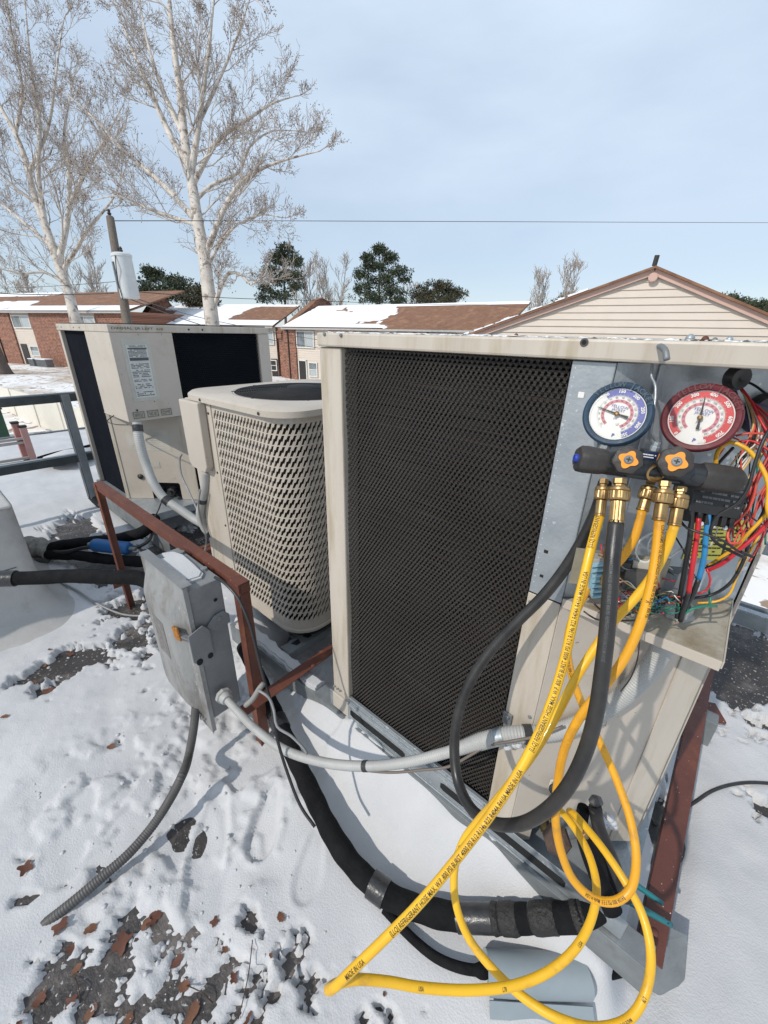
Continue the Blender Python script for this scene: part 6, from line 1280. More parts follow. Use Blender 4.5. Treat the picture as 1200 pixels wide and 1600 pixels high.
# small bits of snow on it
# conduits of the units at the back
P3 = spline([pX(214, 660, -2.78), pX(218, 690, -2.75), pX(228, 725, -2.72), pX(240, 755, -2.66), pX(256, 778, -2.60), pZ(280, 795, .36), pZ(305, 812, .30), pZ(330, 825, .27)], .0022); c3 = thing('flexible_conduit', 'grey conduit hanging from the corner control box of the back left unit', 'conduit', P3[0])
MB().tube(P3, .028, 12, rfun=ribs(.027, .012, .02)).build('sleeve', M_cond, c3, smooth=180); _, T3_, _, _, _ = frames(P3)
for k in (16, int(len(P3) * .60)): MB().tube([P3[k] - T3_[k] * .02, P3[k] + T3_[k] * .02], .0295, 16).build('tape', M_tape, c3, smooth=40)
P4 = spline([pY(322, 738, .76), pY(321, 760, .76), pY(316, 785, .755), pY(313, 805, .75), pY(320, 825, .76), pY(332, 838, .78), pY(350, 846, .80)], .0022); c4 = thing('flexible_conduit', 'short grey conduit dropping from the control cover of the slotted unit', 'conduit', P4[0])
MB().tube(P4, .0185, 12, rfun=ribs(.0185, .010, .02)).build('sleeve', M_cond, c4, smooth=180); _, T4_, _, _, _ = frames(P4)
for k in (int(len(P4) * .36), int(len(P4) * .80)): MB().tube([P4[k] - T4_[k] * .012, P4[k] + T4_[k] * .012], .020, 16).build('tape', M_tape, c4, smooth=40)
tag(MB().tube(spline([pY(313, 765, .73), pY(310, 790, .73), pY(314, 815, .74), pY(322, 840, .74), pY(318, 875, .72)], .01), .004, 8).build('thin_cable', WIRE['grey'], smooth=180), 'thin grey cable tied to the short conduit of the slotted unit', 'cable')
tag(MB().tube(spline([pX(284, 710, -2.6), pX(281, 716, -2.62), pX(283, 740, -2.6), pX(296, 770, -2.5), pX(310, 800, -2.4)], .01), .006, 8).build('thin_cable', WIRE['grey'], smooth=180), 'thin pale cable standing up in front of the faded wiring diagram', 'cable')
tag(MB().tube(spline([pX(252, 785, -2.55), pX(246, 800, -2.55), pX(238, 812, -2.5)], .01), .004, 8).build('thin_cable', WIRE['black'], smooth=180), 'thin dark cable hanging from the taped conduit of the back unit', 'cable')

# ---- red oxide frame with the switch box
fr_ = thing('steel_frame', 'red painted angle iron frame standing between the switch box and the slotted unit', 'steel frame', (-1.6, .49, 0))
bx0, bx1, by, bz = -2.24, -.965, .49, .722
MB().box((bx0, by - .004, bz - .036), (bx1, by, bz)).build('beam_web', M_rust, fr_, bevel=.002)
MB().box((bx0, by, bz - .004), (bx1, by + .030, bz)).build('beam_flange', M_rust, fr_, bevel=.0015)
MB().box((bx1 - .004, by + .0002, bz - .036), (bx1 + .0005, by + .030, bz - .0042)).build('end_plate', M_rust, fr_, bevel=.001)
for x0_, sg in ((bx0, 1), (bx1 - .0, -1)):
    m = MB().box((x0_, by - .008, .0), (x0_ + sg * .034, by - .0045, bz - .002)).box((x0_, by - .0042, .0), (x0_ + sg * .0045, by + .028, bz - .037)); m.build('post', M_rust, fr_, bevel=.0015)
def xbeam(name, x, y0, y1, z, label, w_=.045, mm=None):
    t_ = thing(name, label, 'steel beam', (x, (y0 + y1) / 2, z)); MB().box((x - w_ / 2, y0, z - .004), (x + w_ / 2, y1, z)).build('top_flange', mm or M_rust, t_, bevel=.0012)
    MB().box((x - w_ / 2, y0, z - .045), (x - w_ / 2 + .004, y1, z - .0045)).build('web', mm or M_rust, t_, bevel=.0012); return t_
xb = xbeam('cross_beam', -.945, .43, 2.05, .283, 'red cross beam running under the left end of the open unit'); 
p = pZ(489, 1040, .283); MB().lathe([(0, 0), (.009, 0), (.008, .004), (.004, .006), (0, .006)], p, (0, 0, 1), 14).build('rivet', M_rust, xb, smooth=40)
xbeam('cross_beam', -2.19, .44, 2.0, .200, 'red cross beam at the foot of the far post of the frame')
xbeam('cross_beam', pZ(325, 852, .2).x, .86, 2.0, .200, 'short red cross beam seen between the back left unit and the slotted unit')
rbm = xbeam('cross_beam', .166, .690, 2.1, .203, 'long dark red beam flecked with snow on the right beside the slanted door', .050, M_rusts)
for u, v in ((1088, 1092), (1022, 1458)): p = pZ(u, v, .203); MB().lathe([(0, 0), (.0085, 0), (.0075, .004), (.004, .006), (0, .006)], p, (0, 0, 1), 14).build('rivet', M_rusts, rbm, smooth=40)
# galvanised channels on the roof that everything stands on
def channel(name, x0, x1, y, z0, z1, label, wd=.05):
    t_ = thing(name, label, 'channel', ((x0 + x1) / 2, y, 0)); m = MB().box((x0, y, z1 - .004), (x1, y + wd, z1)).box((x0, y - .0035, z0), (x1, y, z1)); m.build('channel', M_galvd, t_, bevel=.001)
    k = x0 + .10
    while k < x1 - .2: MB().prism([(k, y + .014), (k + .012, y + .009), (k + .14, y + .009), (k + .152, y + .014), (k + .152, y + .028), (k + .14, y + .033), (k + .012, y + .033), (k, y + .028)], z1 + .0002, z1 + .0006).build('slot', M_coil, t_); k += .27
    return t_
ch = channel('support_channel', -1.42, .170, .652, .15, .2355, 'long galvanised channel with slots along the foot of the open unit')
channel('support_channel', -2.9, .235, 1.56, .04, .150, 'rear galvanised channel whose cut end shows beyond the long red beam')
channel('support_channel', -4.0, -2.45, .83, .08, .188, 'galvanised channel along the foot of the back left unit')
R = random.Random(14); m = MB()
for k in range(16):
    pass
top_ = [(-1.38 + k * .03, .650 + R.uniform(0, .012)) for k in range(18)]; m.prism(top_ + [(x, .700 + R.uniform(-.006, .008)) for x, y in top_[::-1]], .236, .248); m.prism([(x, y + .006) for x, y in top_] + [(x, .692 + R.uniform(-.006, .004)) for x, y in top_[::-1]], .2481, .256)
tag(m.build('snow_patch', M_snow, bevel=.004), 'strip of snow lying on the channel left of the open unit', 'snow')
# cut end of the front channel with a rusty edge, pointing at the camera
m = MB(); a = [pZ(1028, 1440, .13), pZ(1074, 1462, .13), pZ(1070, 1530, .06), pZ(1042, 1562, .03), pZ(1000, 1535, .06), pZ(1005, 1480, .12)]; ce = thing('channel_end', 'cut galvanised channel end with a rusty edge under the foot of the long red beam', 'channel end', a[0])
m.add(a + [p - V(0, 0, .004) for p in a], [(0, 1, 2, 3, 4, 5), (11, 10, 9, 8, 7, 6)] + [(i, (i + 1) % 6, 6 + (i + 1) % 6, 6 + i) for i in range(6)]); m.build('plate', M_galvd, ce, fix=True)
m = MB(); b = [a[1], a[2], a[3]]; m.add([b[0], b[1], b[2], b[0] - V(0.004, 0, .05), b[1] - V(.004, 0, .05), b[2] - V(.004, 0, .03)], [(0, 1, 4, 3), (1, 2, 5, 4)]); m.build('rusty_edge', M_rusts, ce)
m = MB().bar(pZ(1105, 1098, .135), pZ(1122, 1128, .135), .05, .01); t_ = thing('beam_bracket', 'rusty bracket sticking out beside the long red beam halfway along', 'bracket', pZ(1110, 1110, .13)); m.build('bracket', M_rusts, t_)
m = MB().obox(pZ(1112, 1118, .14), V(.018, 0, 0), V(0, .016, 0), V(0, 0, .004)); m.build('plate', M_galvd, t_)
MB().obox(pZ(1000, 1430, .08), V(.03, .0, 0), V(0, .16, 0), V(0, 0, .05)).build('dummy', M_rusts) if False else None

# switch box
SB = thing('switch_box', 'grey metal disconnect switch box with a rusty orange latch and snow on its top', 'switch box', (-1.19, .41, .2))
sx0, sx1, sy0, sy1, sz0, sz1 = -1.315, -1.040, .372, .470, .222, .722
MB().box((sx0, sy0, sz0), (sx1, sy1, sz1)).build('body', M_boxgrey, SB, bevel=.003)
cz0, cz1 = .172, .742
m = MB(); y_ = sy0 - .002; N0 = 7
# cover: flange frame with a pressed bulge
def rr2(x0, z0, x1, z1, r, n=6): return rrect(x0, z0, x1, z1, r, n)
rings = [(rr2(sx0 - .012, cz0, sx1 + .006, cz1, .006), 0), (rr2(sx0 - .012, cz0, sx1 + .006, cz1, .006), .013), (rr2(sx0 + .012, cz0 + .035, sx1 - .036, cz1 - .035, .02), .015), (rr2(sx0 + .028, cz0 + .085, sx1 - .060, cz1 - .085, .035), .040), (rr2(sx0 + .045, cz0 + .11, sx1 - .080, cz1 - .11, .03), .044)]
for poly, d_ in rings: m.v += [(x, y_ - d_, z) for x, z in poly]
nn_ = len(rings[0][0])
for k in range(len(rings) - 1):
    for q in range(nn_): m.f.append((k * nn_ + q, k * nn_ + (q + 1) % nn_, (k + 1) * nn_ + (q + 1) % nn_, (k + 1) * nn_ + q)); m.mi.append(0)
m.f.append(tuple((len(rings) - 1) * nn_ + q for q in range(nn_))); m.mi.append(0); m.f.append(tuple(range(nn_))[::-1]); m.mi.append(0)
m.build('cover', mat('weathered cover', (.30, .30, .295), .5, .1, (.23, .23, .225), 6, bump=.25, bscale=60, dirt=(.14, .12, .10), dscale=6, dlo=.5, dhi=.75, stretch=(2, 2, .8), speck=(.45, .44, .42), sscale=60, sthr=.7), SB, fix=True, smooth=35)
m = MB().box((sx0 - .014, sy0 - .018, cz1 - .001), (sx1 + .008, sy0 + .012, cz1 + .002)); m.build('cover_rim', M_boxgrey, SB)
m = MB()  # handle plate on the right side
hz = pX(320, 1005, sx1).z; hy = .405
m.slab([(-.033, .052), (.012, .066), (.030, .040), (.030, -.060), (.004, -.084), (-.012, -.070), (-.033, -.045)], V(sx1 + .012, hy - .030, hz + .01), V(0, 1, 0), V(0, 0, 1), .004); m.build('handle_plate', M_boxgrey, SB, fix=True, bevel=.0015)
for dy, dz, a, b_ in ((-.016, -.052, .009, .014), (.018, -.050, .008, .008)):
    MB().lathe([(0, 0), (a, 0), (a, .0006), (0, .0006)], (sx1 + .0165, hy - .03 + dy, hz + .01 + dz), (1, 0, 0), 14, rf=lambda an, h: 1 + .3 * abs(math.cos(an))).build('slot', M_coil, SB)
m = MB().slab([(-.03, .0), (.0, .028), (.028, .03), (.045, .010), (.045, -.02), (.0, -.03)], V(sx1 + .004, hy + .025, hz + .055), V(0, 1, 0), V(0, 0, 1), .004); m.build('pivot_plate', M_boxgrey, SB, fix=True, bevel=.001)
MB().lathe([(0, 0), (.008, 0), (.007, .004), (0, .005)], (sx1 + .008, hy + .038, hz + .065), (1, 0, 0), 12).build('pivot', M_galvd, SB, smooth=30)
MB().lathe([(0, 0), (.006, 0), (.006, .001), (0, .001)], (sx1 + .0005, .444, hz + .13), (1, 0, 0), 12).build('knockout', M_coil, SB)
lc = pD(276, 990, (pX(300, 990, sx1 + .02) - V(0, 0, EYE)).dot(Vector(CR[:, 2])) - .03); e1_, e2_ = V(0, 1, .9).normalized(), V(0, -.9, 1).normalized()
lc = pY(276, 990, sy0 - .040)
m = MB().obox(lc, V(.019, 0, .006), V(0, .003, 0), V(-.006, 0, .021)); m.build('latch_tab', mat('orange rust', (.42, .17, .02), .7, 0, (.25, .09, .01), 90, bump=.3, speck=(.06, .03, .01), sscale=160, sthr=.6), SB, bevel=.002)
MB().bar(lc + V(.01, .004, 0), V(sx1 + .012, hy - .045, hz + .035), .016, .004).build('latch_arm', M_boxgrey, SB, bevel=.001)
m = MB(); o_ = V(sx0 + .075, y_ - .0445, .43); m.slab([(0, 0), (.075, 0), (.075, .14), (0, .14)], o_, V(1, 0, 0), V(0, 0, 1), .0006); m.build('faded_label', mat('faded label', (.20, .195, .19), .6, 0, (.13, .11, .10), 60), SB, fix=True)
for dx in (.05, .2): MB().lathe([(0, 0), (.012, 0), (.010, .008), (0, .009)], (sx0 + dx, sy1 - .012, sz1), (0, 0, 1), 8).build('top_screw', M_galvd, SB, smooth=30)
MB().tube(spline([V(sx1 - .05, y_ - .018, cz0 + .05), V(sx1 - .035, y_ - .028, cz0 + .045), V(sx1 - .02, y_ - .018, cz0 + .05)], .004), .002, 6).build('hasp', M_galvd, SB)
pl = MB().lathe([(.036, 0), (.036, .02), (.032, .022), (.032, .035)], (sx0 - .04, .43, .50), (1, 0, 0), 20); pl.build('side_connector', M_galvd, SB, smooth=40)
# snow on its top
m = MB(); out_s = [(-.235, .010), (-.10, -.004), (-.06, .006), (-.035, .022), (-.03, .055), (-.05, .072), (-.12, .078), (-.20, .082), (-.245, .07), (-.262, .04), (-.22, .034), (-.225, .02)]
out_s = [(sx1 + x, sy0 + y) for x, y in out_s]; m.prism(out_s, sz1 + .001, sz1 + .007); cxx = sum(x for x, y in out_s) / len(out_s); cyy = sum(y for x, y in out_s) / len(out_s)
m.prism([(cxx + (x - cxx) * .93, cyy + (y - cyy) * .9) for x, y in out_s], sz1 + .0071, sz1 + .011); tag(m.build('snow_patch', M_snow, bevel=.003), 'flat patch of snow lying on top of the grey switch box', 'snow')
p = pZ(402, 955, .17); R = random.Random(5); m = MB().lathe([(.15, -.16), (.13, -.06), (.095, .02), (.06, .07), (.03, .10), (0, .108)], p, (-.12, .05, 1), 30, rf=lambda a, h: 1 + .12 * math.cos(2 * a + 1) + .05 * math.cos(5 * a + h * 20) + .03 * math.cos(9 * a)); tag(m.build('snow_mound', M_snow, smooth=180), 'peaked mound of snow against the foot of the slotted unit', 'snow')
# thin black cable from the beam end down over the conduit
tag(MB().tube(spline([pD(336, 902, 1.12), pD(352, 912, 1.09), pD(372, 935, 1.07), pD(390, 975, 1.06), pD(402, 1020, 1.07), pD(412, 1060, 1.08), pD(424, 1100, 1.08), pD(432, 1150, 1.09), pD(450, 1210, 1.08), pD(470, 1260, 1.06), pD(492, 1292, 1.04)], .01), .0042, 8).build('thin_cable', WIRE['black'], smooth=180), 'thin black cable dropping from the frame corner in front of the thick black pipe', 'cable')
tag(MB().tube(spline([pD(384, 1102, 1.10), pD(395, 1092, 1.08), pD(406, 1075, 1.07), pD(412, 1068, 1.08)], .01), .007, 8).build('cloth_tie', mat('grey cloth', (.26, .25, .23), .8), smooth=180), 'grey cloth tie round the foot of the frame post', 'tie')
tag(MB().tube(spline([pD(403, 1078, 1.05), pD(420, 1090, 1.04), pD(428, 1110, 1.04), pD(433, 1135, 1.03), pD(455, 1150, 1.02), pD(475, 1170, 1.01), pD(480, 1178, 1.01)], .01), .0035, 8).build('thin_cable', WIRE['grey'], smooth=180), 'thin grey wire tied along the top of the thick black pipe', 'cable')

# ---- thick insulated pipe with tape and joints
bp = [pZ(380, 1010, .19), pZ(400, 1050, .18), pZ(425, 1105, .17), pZ(452, 1165, .155), pZ(485, 1235, .135), pZ(520, 1305, .12), pZ(555, 1355, .108), pZ(600, 1395, .10), pZ(650, 1418, .10), pZ(710, 1432, .115), pZ(780, 1435, .15), pZ(850, 1434, .20), pZ(915, 1430, .245), pZ(948, 1408, .27), pZ(952, 1370, .29), pZ(940, 1335, .30), pZ(925, 1305, .31)]
P5 = spline(bp, .008); ip = thing('insulated_pipe', 'thick black foam insulated pipe sweeping across the snow in front of the open unit', 'pipe', P5[0])
_, T5, A5, B5, S5 = frames(P5)
def rp(s_, q): return .0275 * (1 + .03 * math.sin(s_ * 40) + .03 * math.sin(s_ * 91)) * (1.0 if q < .9 else .85)
MB().tube(P5, .03, 20, rfun=rp).build('foam', M_foam, ip, smooth=180)
def s_at(u, v): return min(range(len(P5)), key=lambda i: (proj(P5[i])[0] - u) ** 2 + (proj(P5[i])[1] - v) ** 2)
for (u, v, L, rr, mm, nm) in ((438, 1130, .05, .0305, M_grey2 if False else M_tape, 'tape'), (592, 1392, .045, .0315, M_tape, 'tape'), (745, 1435, .10, .0290, M_tape, 'tape')):
    k = s_at(u, v); MB().tube([P5[k] - T5[k] * L / 2, P5[k] - T5[k] * L * .1, P5[k] + T5[k] * L / 2], rr, 24).build(nm, mm, ip, smooth=60)
M_lump = mat('mastic tape', (.016, .0145, .0135), .6, 0, (.022, .02, .018), 30, bump=.9, bscale=70)
for (u, v, L, rr) in ((773, 1433, .018, .031), (796, 1434, .046, .032), (852, 1434, .062, .031), (905, 1432, .03, .029)):
    k = s_at(u, v); c = P5[k]; MB().tube([c + T5[k] * L * (t_ - .5) for t_ in (0, .12, .3, .5, .7, .88, 1)], rr, 24, rfun=lambda s_, q, rr=rr: rr * (.86 + .14 * math.sin(math.pi * q) ** .5) * (1 + .03 * math.sin(s_ * 400 + rr * 999))).build('joint_wrap', M_lump, ip, smooth=180)
# smaller lines under it with the grey sleeve
lp = [pZ(600, 1420, .07), pZ(640, 1462, .07), pZ(680, 1495, .075), pZ(720, 1512, .085), pZ(765, 1518, .09)]
sl_ = thing('liquid_line', 'slim black line with a pale grey sleeve in front of the thick black pipe', 'pipe', pZ(840, 1518, .09)); MB().tube(spline(lp, .01), .0105, 12, rfun=lambda s_, q: .0105 + (.004 if .90 < q < .96 else 0)).build('left_line', M_foam, sl_, smooth=180)
MB().tube(spline([pZ(918, 1528, .09), pZ(960, 1520, .09), pZ(1000, 1508, .095), pZ(1030, 1490, .11)], .01), .0105, 12, rfun=lambda s_, q: .0105 + (.004 if .04 < q < .12 else 0)).build('right_line', M_foam, sl_, smooth=180)
MB().tube(spline([pZ(690, 1440, .06), pZ(735, 1462, .055), pZ(770, 1485, .05)], .01), .006, 8).build('small_line', WIRE['black'], sl_, smooth=180)
q0, q1 = pZ(760, 1518, .09), pZ(915, 1526, .09); d = (q1 - q0).normalized(); Ls = (q1 - q0).length; sd2 = d.cross(V(0, 0, 1)).normalized()
m = MB(); prof = []
ns = 26
for k in range(9):
    t_ = k / 8; c = q0 + d * Ls * t_
    for q in range(ns):
        a = 2 * math.pi * q / ns; rr = .038 * (1 + .04 * math.cos(2 * a)) * (.985 + .02 * math.sin(t_ * 5 + a)); flap = 1.0
        m.v.append(tuple(c + sd2 * math.cos(a) * rr + V(0, 0, 1) * math.sin(a) * rr * .92 + d * (.006 * math.sin(a * 2) * (t_ - .5))))
for k in range(8):
    for q in range(ns): m.f.append((k*ns+q, k*ns+(q+1)%ns, (k+1)*ns+(q+1)%ns, (k+1)*ns+q)); m.mi.append(0)
for e_, c_ in ((0, q0 + d * .004), (8, q1 - d * .004)):
    b_ = len(m.v); 
    for q in range(ns): p = Vector(m.v[e_ * ns + q]); m.v.append(tuple(c_ + (p - (q0 + d * Ls * e_ / 8)) * .86))
    for q in range(ns): m.f.append((e_*ns+q, e_*ns+(q+1)%ns, b_+(q+1)%ns, b_+q)); m.mi.append(0)
    m.f.append(tuple(b_ + q for q in range(ns))); m.mi.append(0)
m.build('grey_sleeve', M_grey2, sl_, fix=True, smooth=50)
m = MB(); a = q0 + sd2 * .039 - V(0, 0, .012); b = q1 + sd2 * .040 - V(0, 0, .012); m.add([a, b, b + sd2 * .022 - V(0, 0, .022), a + sd2 * .020 - V(0, 0, .022)], [(0, 1, 2, 3)]); o = m.build('sleeve_flap', M_grey2, sl_); mod = o.modifiers.new('solid', 'SOLIDIFY'); mod.thickness = .003
# dark valves and insulated stub behind the loops
vb = thing('insulated_pipe', 'black wrapped pipe stub rising to the service valves behind the yellow loops', 'pipe', pD(930, 1370, .80))
MB().tube(spline([pD(958, 1425, .79), pD(945, 1395, .80), pD(920, 1335, .81), pD(908, 1290, .80), pD(912, 1262, .79)], .01), .018, 14, rfun=lambda s_, q: .018 - .007 * q).build('foam', M_foam, vb, smooth=180)
MB().tube(spline([pD(980, 1405, .76), pD(955, 1340, .77), pD(935, 1290, .78), pD(930, 1262, .775)], .01), .012, 12).build('copper_line', mat('dull copper', (.055, .045, .04), .5, .4, (.03, .027, .025), 20), vb, smooth=180)
MB().lathe([(0, 0), (.011, 0), (.011, .014), (.008, .016), (.008, .022), (0, .022)], pD(934, 1252, .79), (-.3, -.7, .5), 6).build('hex_cap', M_condd, vb, smooth=30)
s_ = MB(); R = random.Random(11)
for q in range(10): c = pD(948 + R.uniform(-9, 9), 1283 + R.uniform(-6, 6), .80); s_.add([c + V(x.x * .012, x.y * .010, x.z * .008) for x in IV], IF)
tag(s_.build('snow_lump', M_snow, smooth=180), 'small lump of snow on the pan beside the service valves', 'snow')
# big dark round plate under the slanted door, on the snow
rd = thing('round_plate', 'dark round rubber pad lying on the snow behind the foot of the slanted door', 'pad', pZ(1000, 1290, .02)); pc = pZ(985, 1290, .03); MB().lathe([(0, 0), (.13, 0), (.135, .012), (.11, .02), (0, .022)], pc, (0, 0, 1), 28, rf=lambda a, h: 1 + .04 * math.sin(3 * a)).build('pad', mat('grey black rubber', (.07, .066, .06), .8, 0, (.05, .046, .042), 9, bump=.5, bscale=50, speck=(.45, .42, .4), sscale=60, sthr=.68), rd, smooth=50)
# teal handled cutters
tl = thing('cutters', 'pair of cutters with teal grips lying across the foot of the long red beam', 'cutters', pZ(1000, 1400, .22))
for (a_, b_, c_) in (((925, 1358), (975, 1372), (1036, 1412)), ((960, 1395), (1000, 1418), (1050, 1446))):
    P = spline([pZ(a_[0], a_[1], .235), pZ(b_[0], b_[1], .235), pZ(c_[0], c_[1], .228)], .004); MB().tube(P, .007, 10, rfun=lambda s_, q: .0075 * (1 - .35 * q ** 3)).build('grip', M_teal, tl, smooth=180)
P = spline([pZ(925, 1358, .235), pZ(905, 1352, .235), pZ(888, 1352, .235)], .004); MB().tube(P, .006, 8, rfun=lambda s_, q: .007 * (1 - .6 * q)).build('jaw', M_galvd, tl, smooth=180)
P = spline([pZ(960, 1395, .235), pZ(925, 1372, .237), pZ(888, 1356, .235)], .004); MB().tube(P, .006, 8, rfun=lambda s_, q: .007 * (1 - .6 * q)).build('jaw', M_galvd, tl, smooth=180)
# cables on the snow at the right
def lay(pts, r, nm, label, m_, dz=.006, cat='cable'):
    P = []
    for u, v in pts: p = pZ(u, v, .03); p.z = snow_z(p.x, p.y) + r + dz; P.append(p)
    tag(MB().tube(spline(P, .02), r, 8).build(nm, m_, smooth=180), label, cat)
lay([(1062, 1268), (1085, 1255), (1110, 1240), (1140, 1230), (1170, 1226), (1215, 1228)], .0052, 'black_cable', 'black cable running over the snow to the right edge from the long red beam', M_rubber, .004)
lay([(1062, 1272), (1030, 1290), (990, 1318), (960, 1340)], .0046, 'black_cable', 'black cable crossing the dark round pad left of the long red beam', M_rubber, .03)
lay([(92, 910), (120, 925), (150, 945), (190, 955), (232, 960)], .006, 'black_cable', 'thin dark cable lying on the dirty roof behind the grey switch box', WIRE['grey'], .004)

# ---- left side: insulated pipes, blue drier, white curb, railing, stand, bin
pl = [V(-1.33, .43, .50), pY(225, 905, .44), pY(180, 903, .36), pY(110, 903, .22), pY(40, 905, .10), pY(-40, 908, -.02)]
pl = [V(-1.36, .43, .50), pX(222, 905, -1.50), pX(170, 902, -1.62), pX(110, 900, -1.76), pX(50, 903, -1.88), pX(-40, 905, -2.0)]
P6 = spline(pl, .012); lpz = thing('insulated_pipe', 'long black insulated pipe running level to the left edge from the switch box', 'pipe', P6[0]); MB().tube(P6, .028, 16, rfun=lambda s_, q: .027 * (1 + .03 * math.sin(s_ * 37)) + .006 * (s_ > .0 and q < .10)).build('foam', M_foam, lpz, smooth=180)
_, T6, _, _, _ = frames(P6); k = int(len(P6) * .86); MB().tube([P6[k] - T6[k] * .03, P6[k] + T6[k] * .03], .031, 18).build('tape', M_tape, lpz, smooth=60)
def pipe(pts, r, label, m_=None, am=.06): 
    P = spline(pts, .015); t_ = thing('insulated_pipe', label, 'pipe', P[0]); MB().tube(P, r, 14, rfun=lambda s_, q: r * (1 + am * math.sin(s_ * 23) + am * .6 * math.sin(s_ * 61))).build('foam', m_ or M_foam, t_, smooth=180); return t_
pipe([pZ(70, 858, .10), pZ(110, 850, .14), pZ(150, 846, .16), pZ(190, 840, .18), pZ(225, 830, .22), pZ(243, 808, .26)], .034, 'uppermost black insulated pipe behind the blue drier')
pipe([pZ(75, 866, .08), pZ(120, 868, .09), pZ(170, 874, .10), pZ(225, 878, .11), pZ(270, 880, .12)], .032, 'lowest black insulated pipe of the bundle under the blue drier')
pipe([pZ(80, 862, .10), pZ(105, 862, .12), pZ(130, 856, .14), pZ(150, 855, .16)], .012, 'slim black line leading into the left end of the blue drier', WIRE['black'])
pipe([pZ(200, 855, .16), pZ(215, 855, .16), pZ(232, 845, .18), pZ(240, 828, .20)], .010, 'slim black line leaving the right end of the blue drier', WIRE['black'])
a, b = pZ(145, 851, .17), pZ(203, 857, .17); t_ = thing('filter_drier', 'bright blue filter drier cylinder among the black pipes', 'filter drier', a); L = (b - a).length
MB().lathe([(0, 0), (.030, .002), (.038, .012), (.040, .02), (.040, L - .02), (.038, L - .012), (.030, L - .002), (0, L)], a, b - a, 24).build('shell', mat('blue enamel', (.01, .10, .28), .5, 0, (.01, .08, .24), 6, dirt=(.02, .05, .12), dscale=9), t_, smooth=40)
MB().lathe([(0, -.03), (.012, -.03), (.012, 0), (.0, .0)], a, b - a, 12).build('stub', M_galvd, t_, smooth=40); MB().lathe([(0, L), (.012, L), (.012, L + .04), (.0, L + .04)], a, b - a, 12).build('stub', M_galvd, t_, smooth=40)
m = MB(); R = random.Random(6); c = pZ(60, 862, .06); t_ = tag(MB().add([], []).build('x', M_wh), '', '') if False else None
# frayed pale wrap at the mouth of the pipes
c0_, c1_ = pZ(28, 862, .05), pZ(78, 860, .10); P = spline([c0_, c0_.lerp(c1_, .5) + V(0, 0, .03), c1_], .01); t_ = thing('pipe_wrap', 'frayed dirty white wrap where the black pipes come out of the roof curb', 'wrap', c0_)
MB().tube(P, .06, 20, rfun=lambda s_, q: .075 - .03 * q + .010 * math.sin(s_ * 160) + .006 * math.sin(s_ * 71)).build('wrap', mat('dirty wrap', (.36, .34, .31), .85, 0, (.20, .19, .17), 30, bump=.9, bscale=60), t_, smooth=180)
p = pZ(68, 873, .05); tag(MB().obox(p, V(.02, .03, 0), V(-.03, .02, 0), V(0, 0, .02)).build('rubber_block', M_condd, bevel=.006), 'small dark block under the mouth of the black pipes', 'block')

# white coated roof curb
cb_ = thing('roof_curb', 'white coated block curb at the left edge with flared membrane at its foot', 'roof curb', (-2.75, -.2, 0))
X_, Yf = -2.44, .20
prof = [(0, .62, 0), (0.0, .30, .0), (.02, .16, .01), (.06, .09, .03), (.13, .045, .07), (.22, .020, .13), (.32, .004, .20)]
m = MB(); y0_ = -1.6
cols = []
for (dx, z, dy) in prof:
    row = [V(-3.4, Yf + dy, z)]
    n_ = 8
    row += [V(X_ - .06 + (.06) * math.sin(R_(90 * k / n_)) + dx * math.sin(R_(90 * k / n_)), Yf - .06 + .06 * math.cos(R_(90 * k / n_)) + dy * math.cos(R_(90 * k / n_)), z) for k in range(n_ + 1)]
    for k in range(1, 24): row.append(V(X_ + dx + .006 * math.sin(k * 1.7 + z * 9) * (dx > .03), Yf - .06 - (Yf - .06 - y0_) * k / 23, z + (.004 * math.sin(k * 2.3) if dx > .1 else 0)))
    cols.append(row)
nr_ = len(cols[0])
for row in cols: m.v += [tuple(p) for p in row]
for k in range(len(cols) - 1):
    for q in range(nr_ - 1): m.f.append((k * nr_ + q, k * nr_ + q + 1, (k + 1) * nr_ + q + 1, (k + 1) * nr_ + q)); m.mi.append(0)
m.build('membrane', M_wh, cb_, fix=True, smooth=50)
MB().box((-3.4, y0_, .615), (X_ - .004, Yf - .004, .635)).build('cap', M_wh, cb_, bevel=.01)
m = MB()
for z in (.19, .33): m.box((X_ + .001, y0_, z), (X_ + .004, Yf - .07, z + .003))
for k in range(6): y = Yf - .14 - k * .19; m.box((X_ + .001, y, .195), (X_ + .004, y + .003, .33)); m.box((X_ + .001, y - .09, .13), (X_ + .006, y - .087, .19))
m.build('block_joints', M_condd, cb_)
a, b = pX(-30, 965, X_ + .012), pX(62, 932, X_ + .012); MB().bar(a, b, .006, .022).build('termination_bar', M_galv, cb_, bevel=.001)
p = pX(52, 935, X_ + .018); screw(cb_, p, (1, 0, 0), .006, M_doorb)

# railing at the left
RL = thing('railing', 'dark grey angle iron railing at the left with one leaning looking post', 'railing', (-3.9, .5, 0))
def rail(p, q, w_, nm): MB().bar(p, q, .05, w_).build(nm, M_railg, RL, bevel=.003); MB().bar(p + V(-.02, 0, w_/2 + .002), q + V(-.02, 0, w_/2 + .002), .035, .004).build('rail_lip', M_galv, RL)
ry1 = 1.6; rail(V(-3.9, -.5, .905), V(-3.9, ry1, .905), .06, 'top_rail'); rail(V(-3.9, -.5, .440), V(-3.9, ry1, .440), .06, 'lower_rail')
MB().box((-3.93, .785, .10), (-3.862, .835, .93)).build('post', M_railg, RL, bevel=.003); MB().box((-3.858, .79, .10), (-3.85, .84, .93)).build('post_lip', M_galv, RL)
p = V(-3.89, .81, .08); MB().tube(spline([p + V(0, 0, .03), p + V(.05, .02, -.02), p + V(.12, .05, -.06)], .02), .035, 10).build('foot', M_doorb, RL)
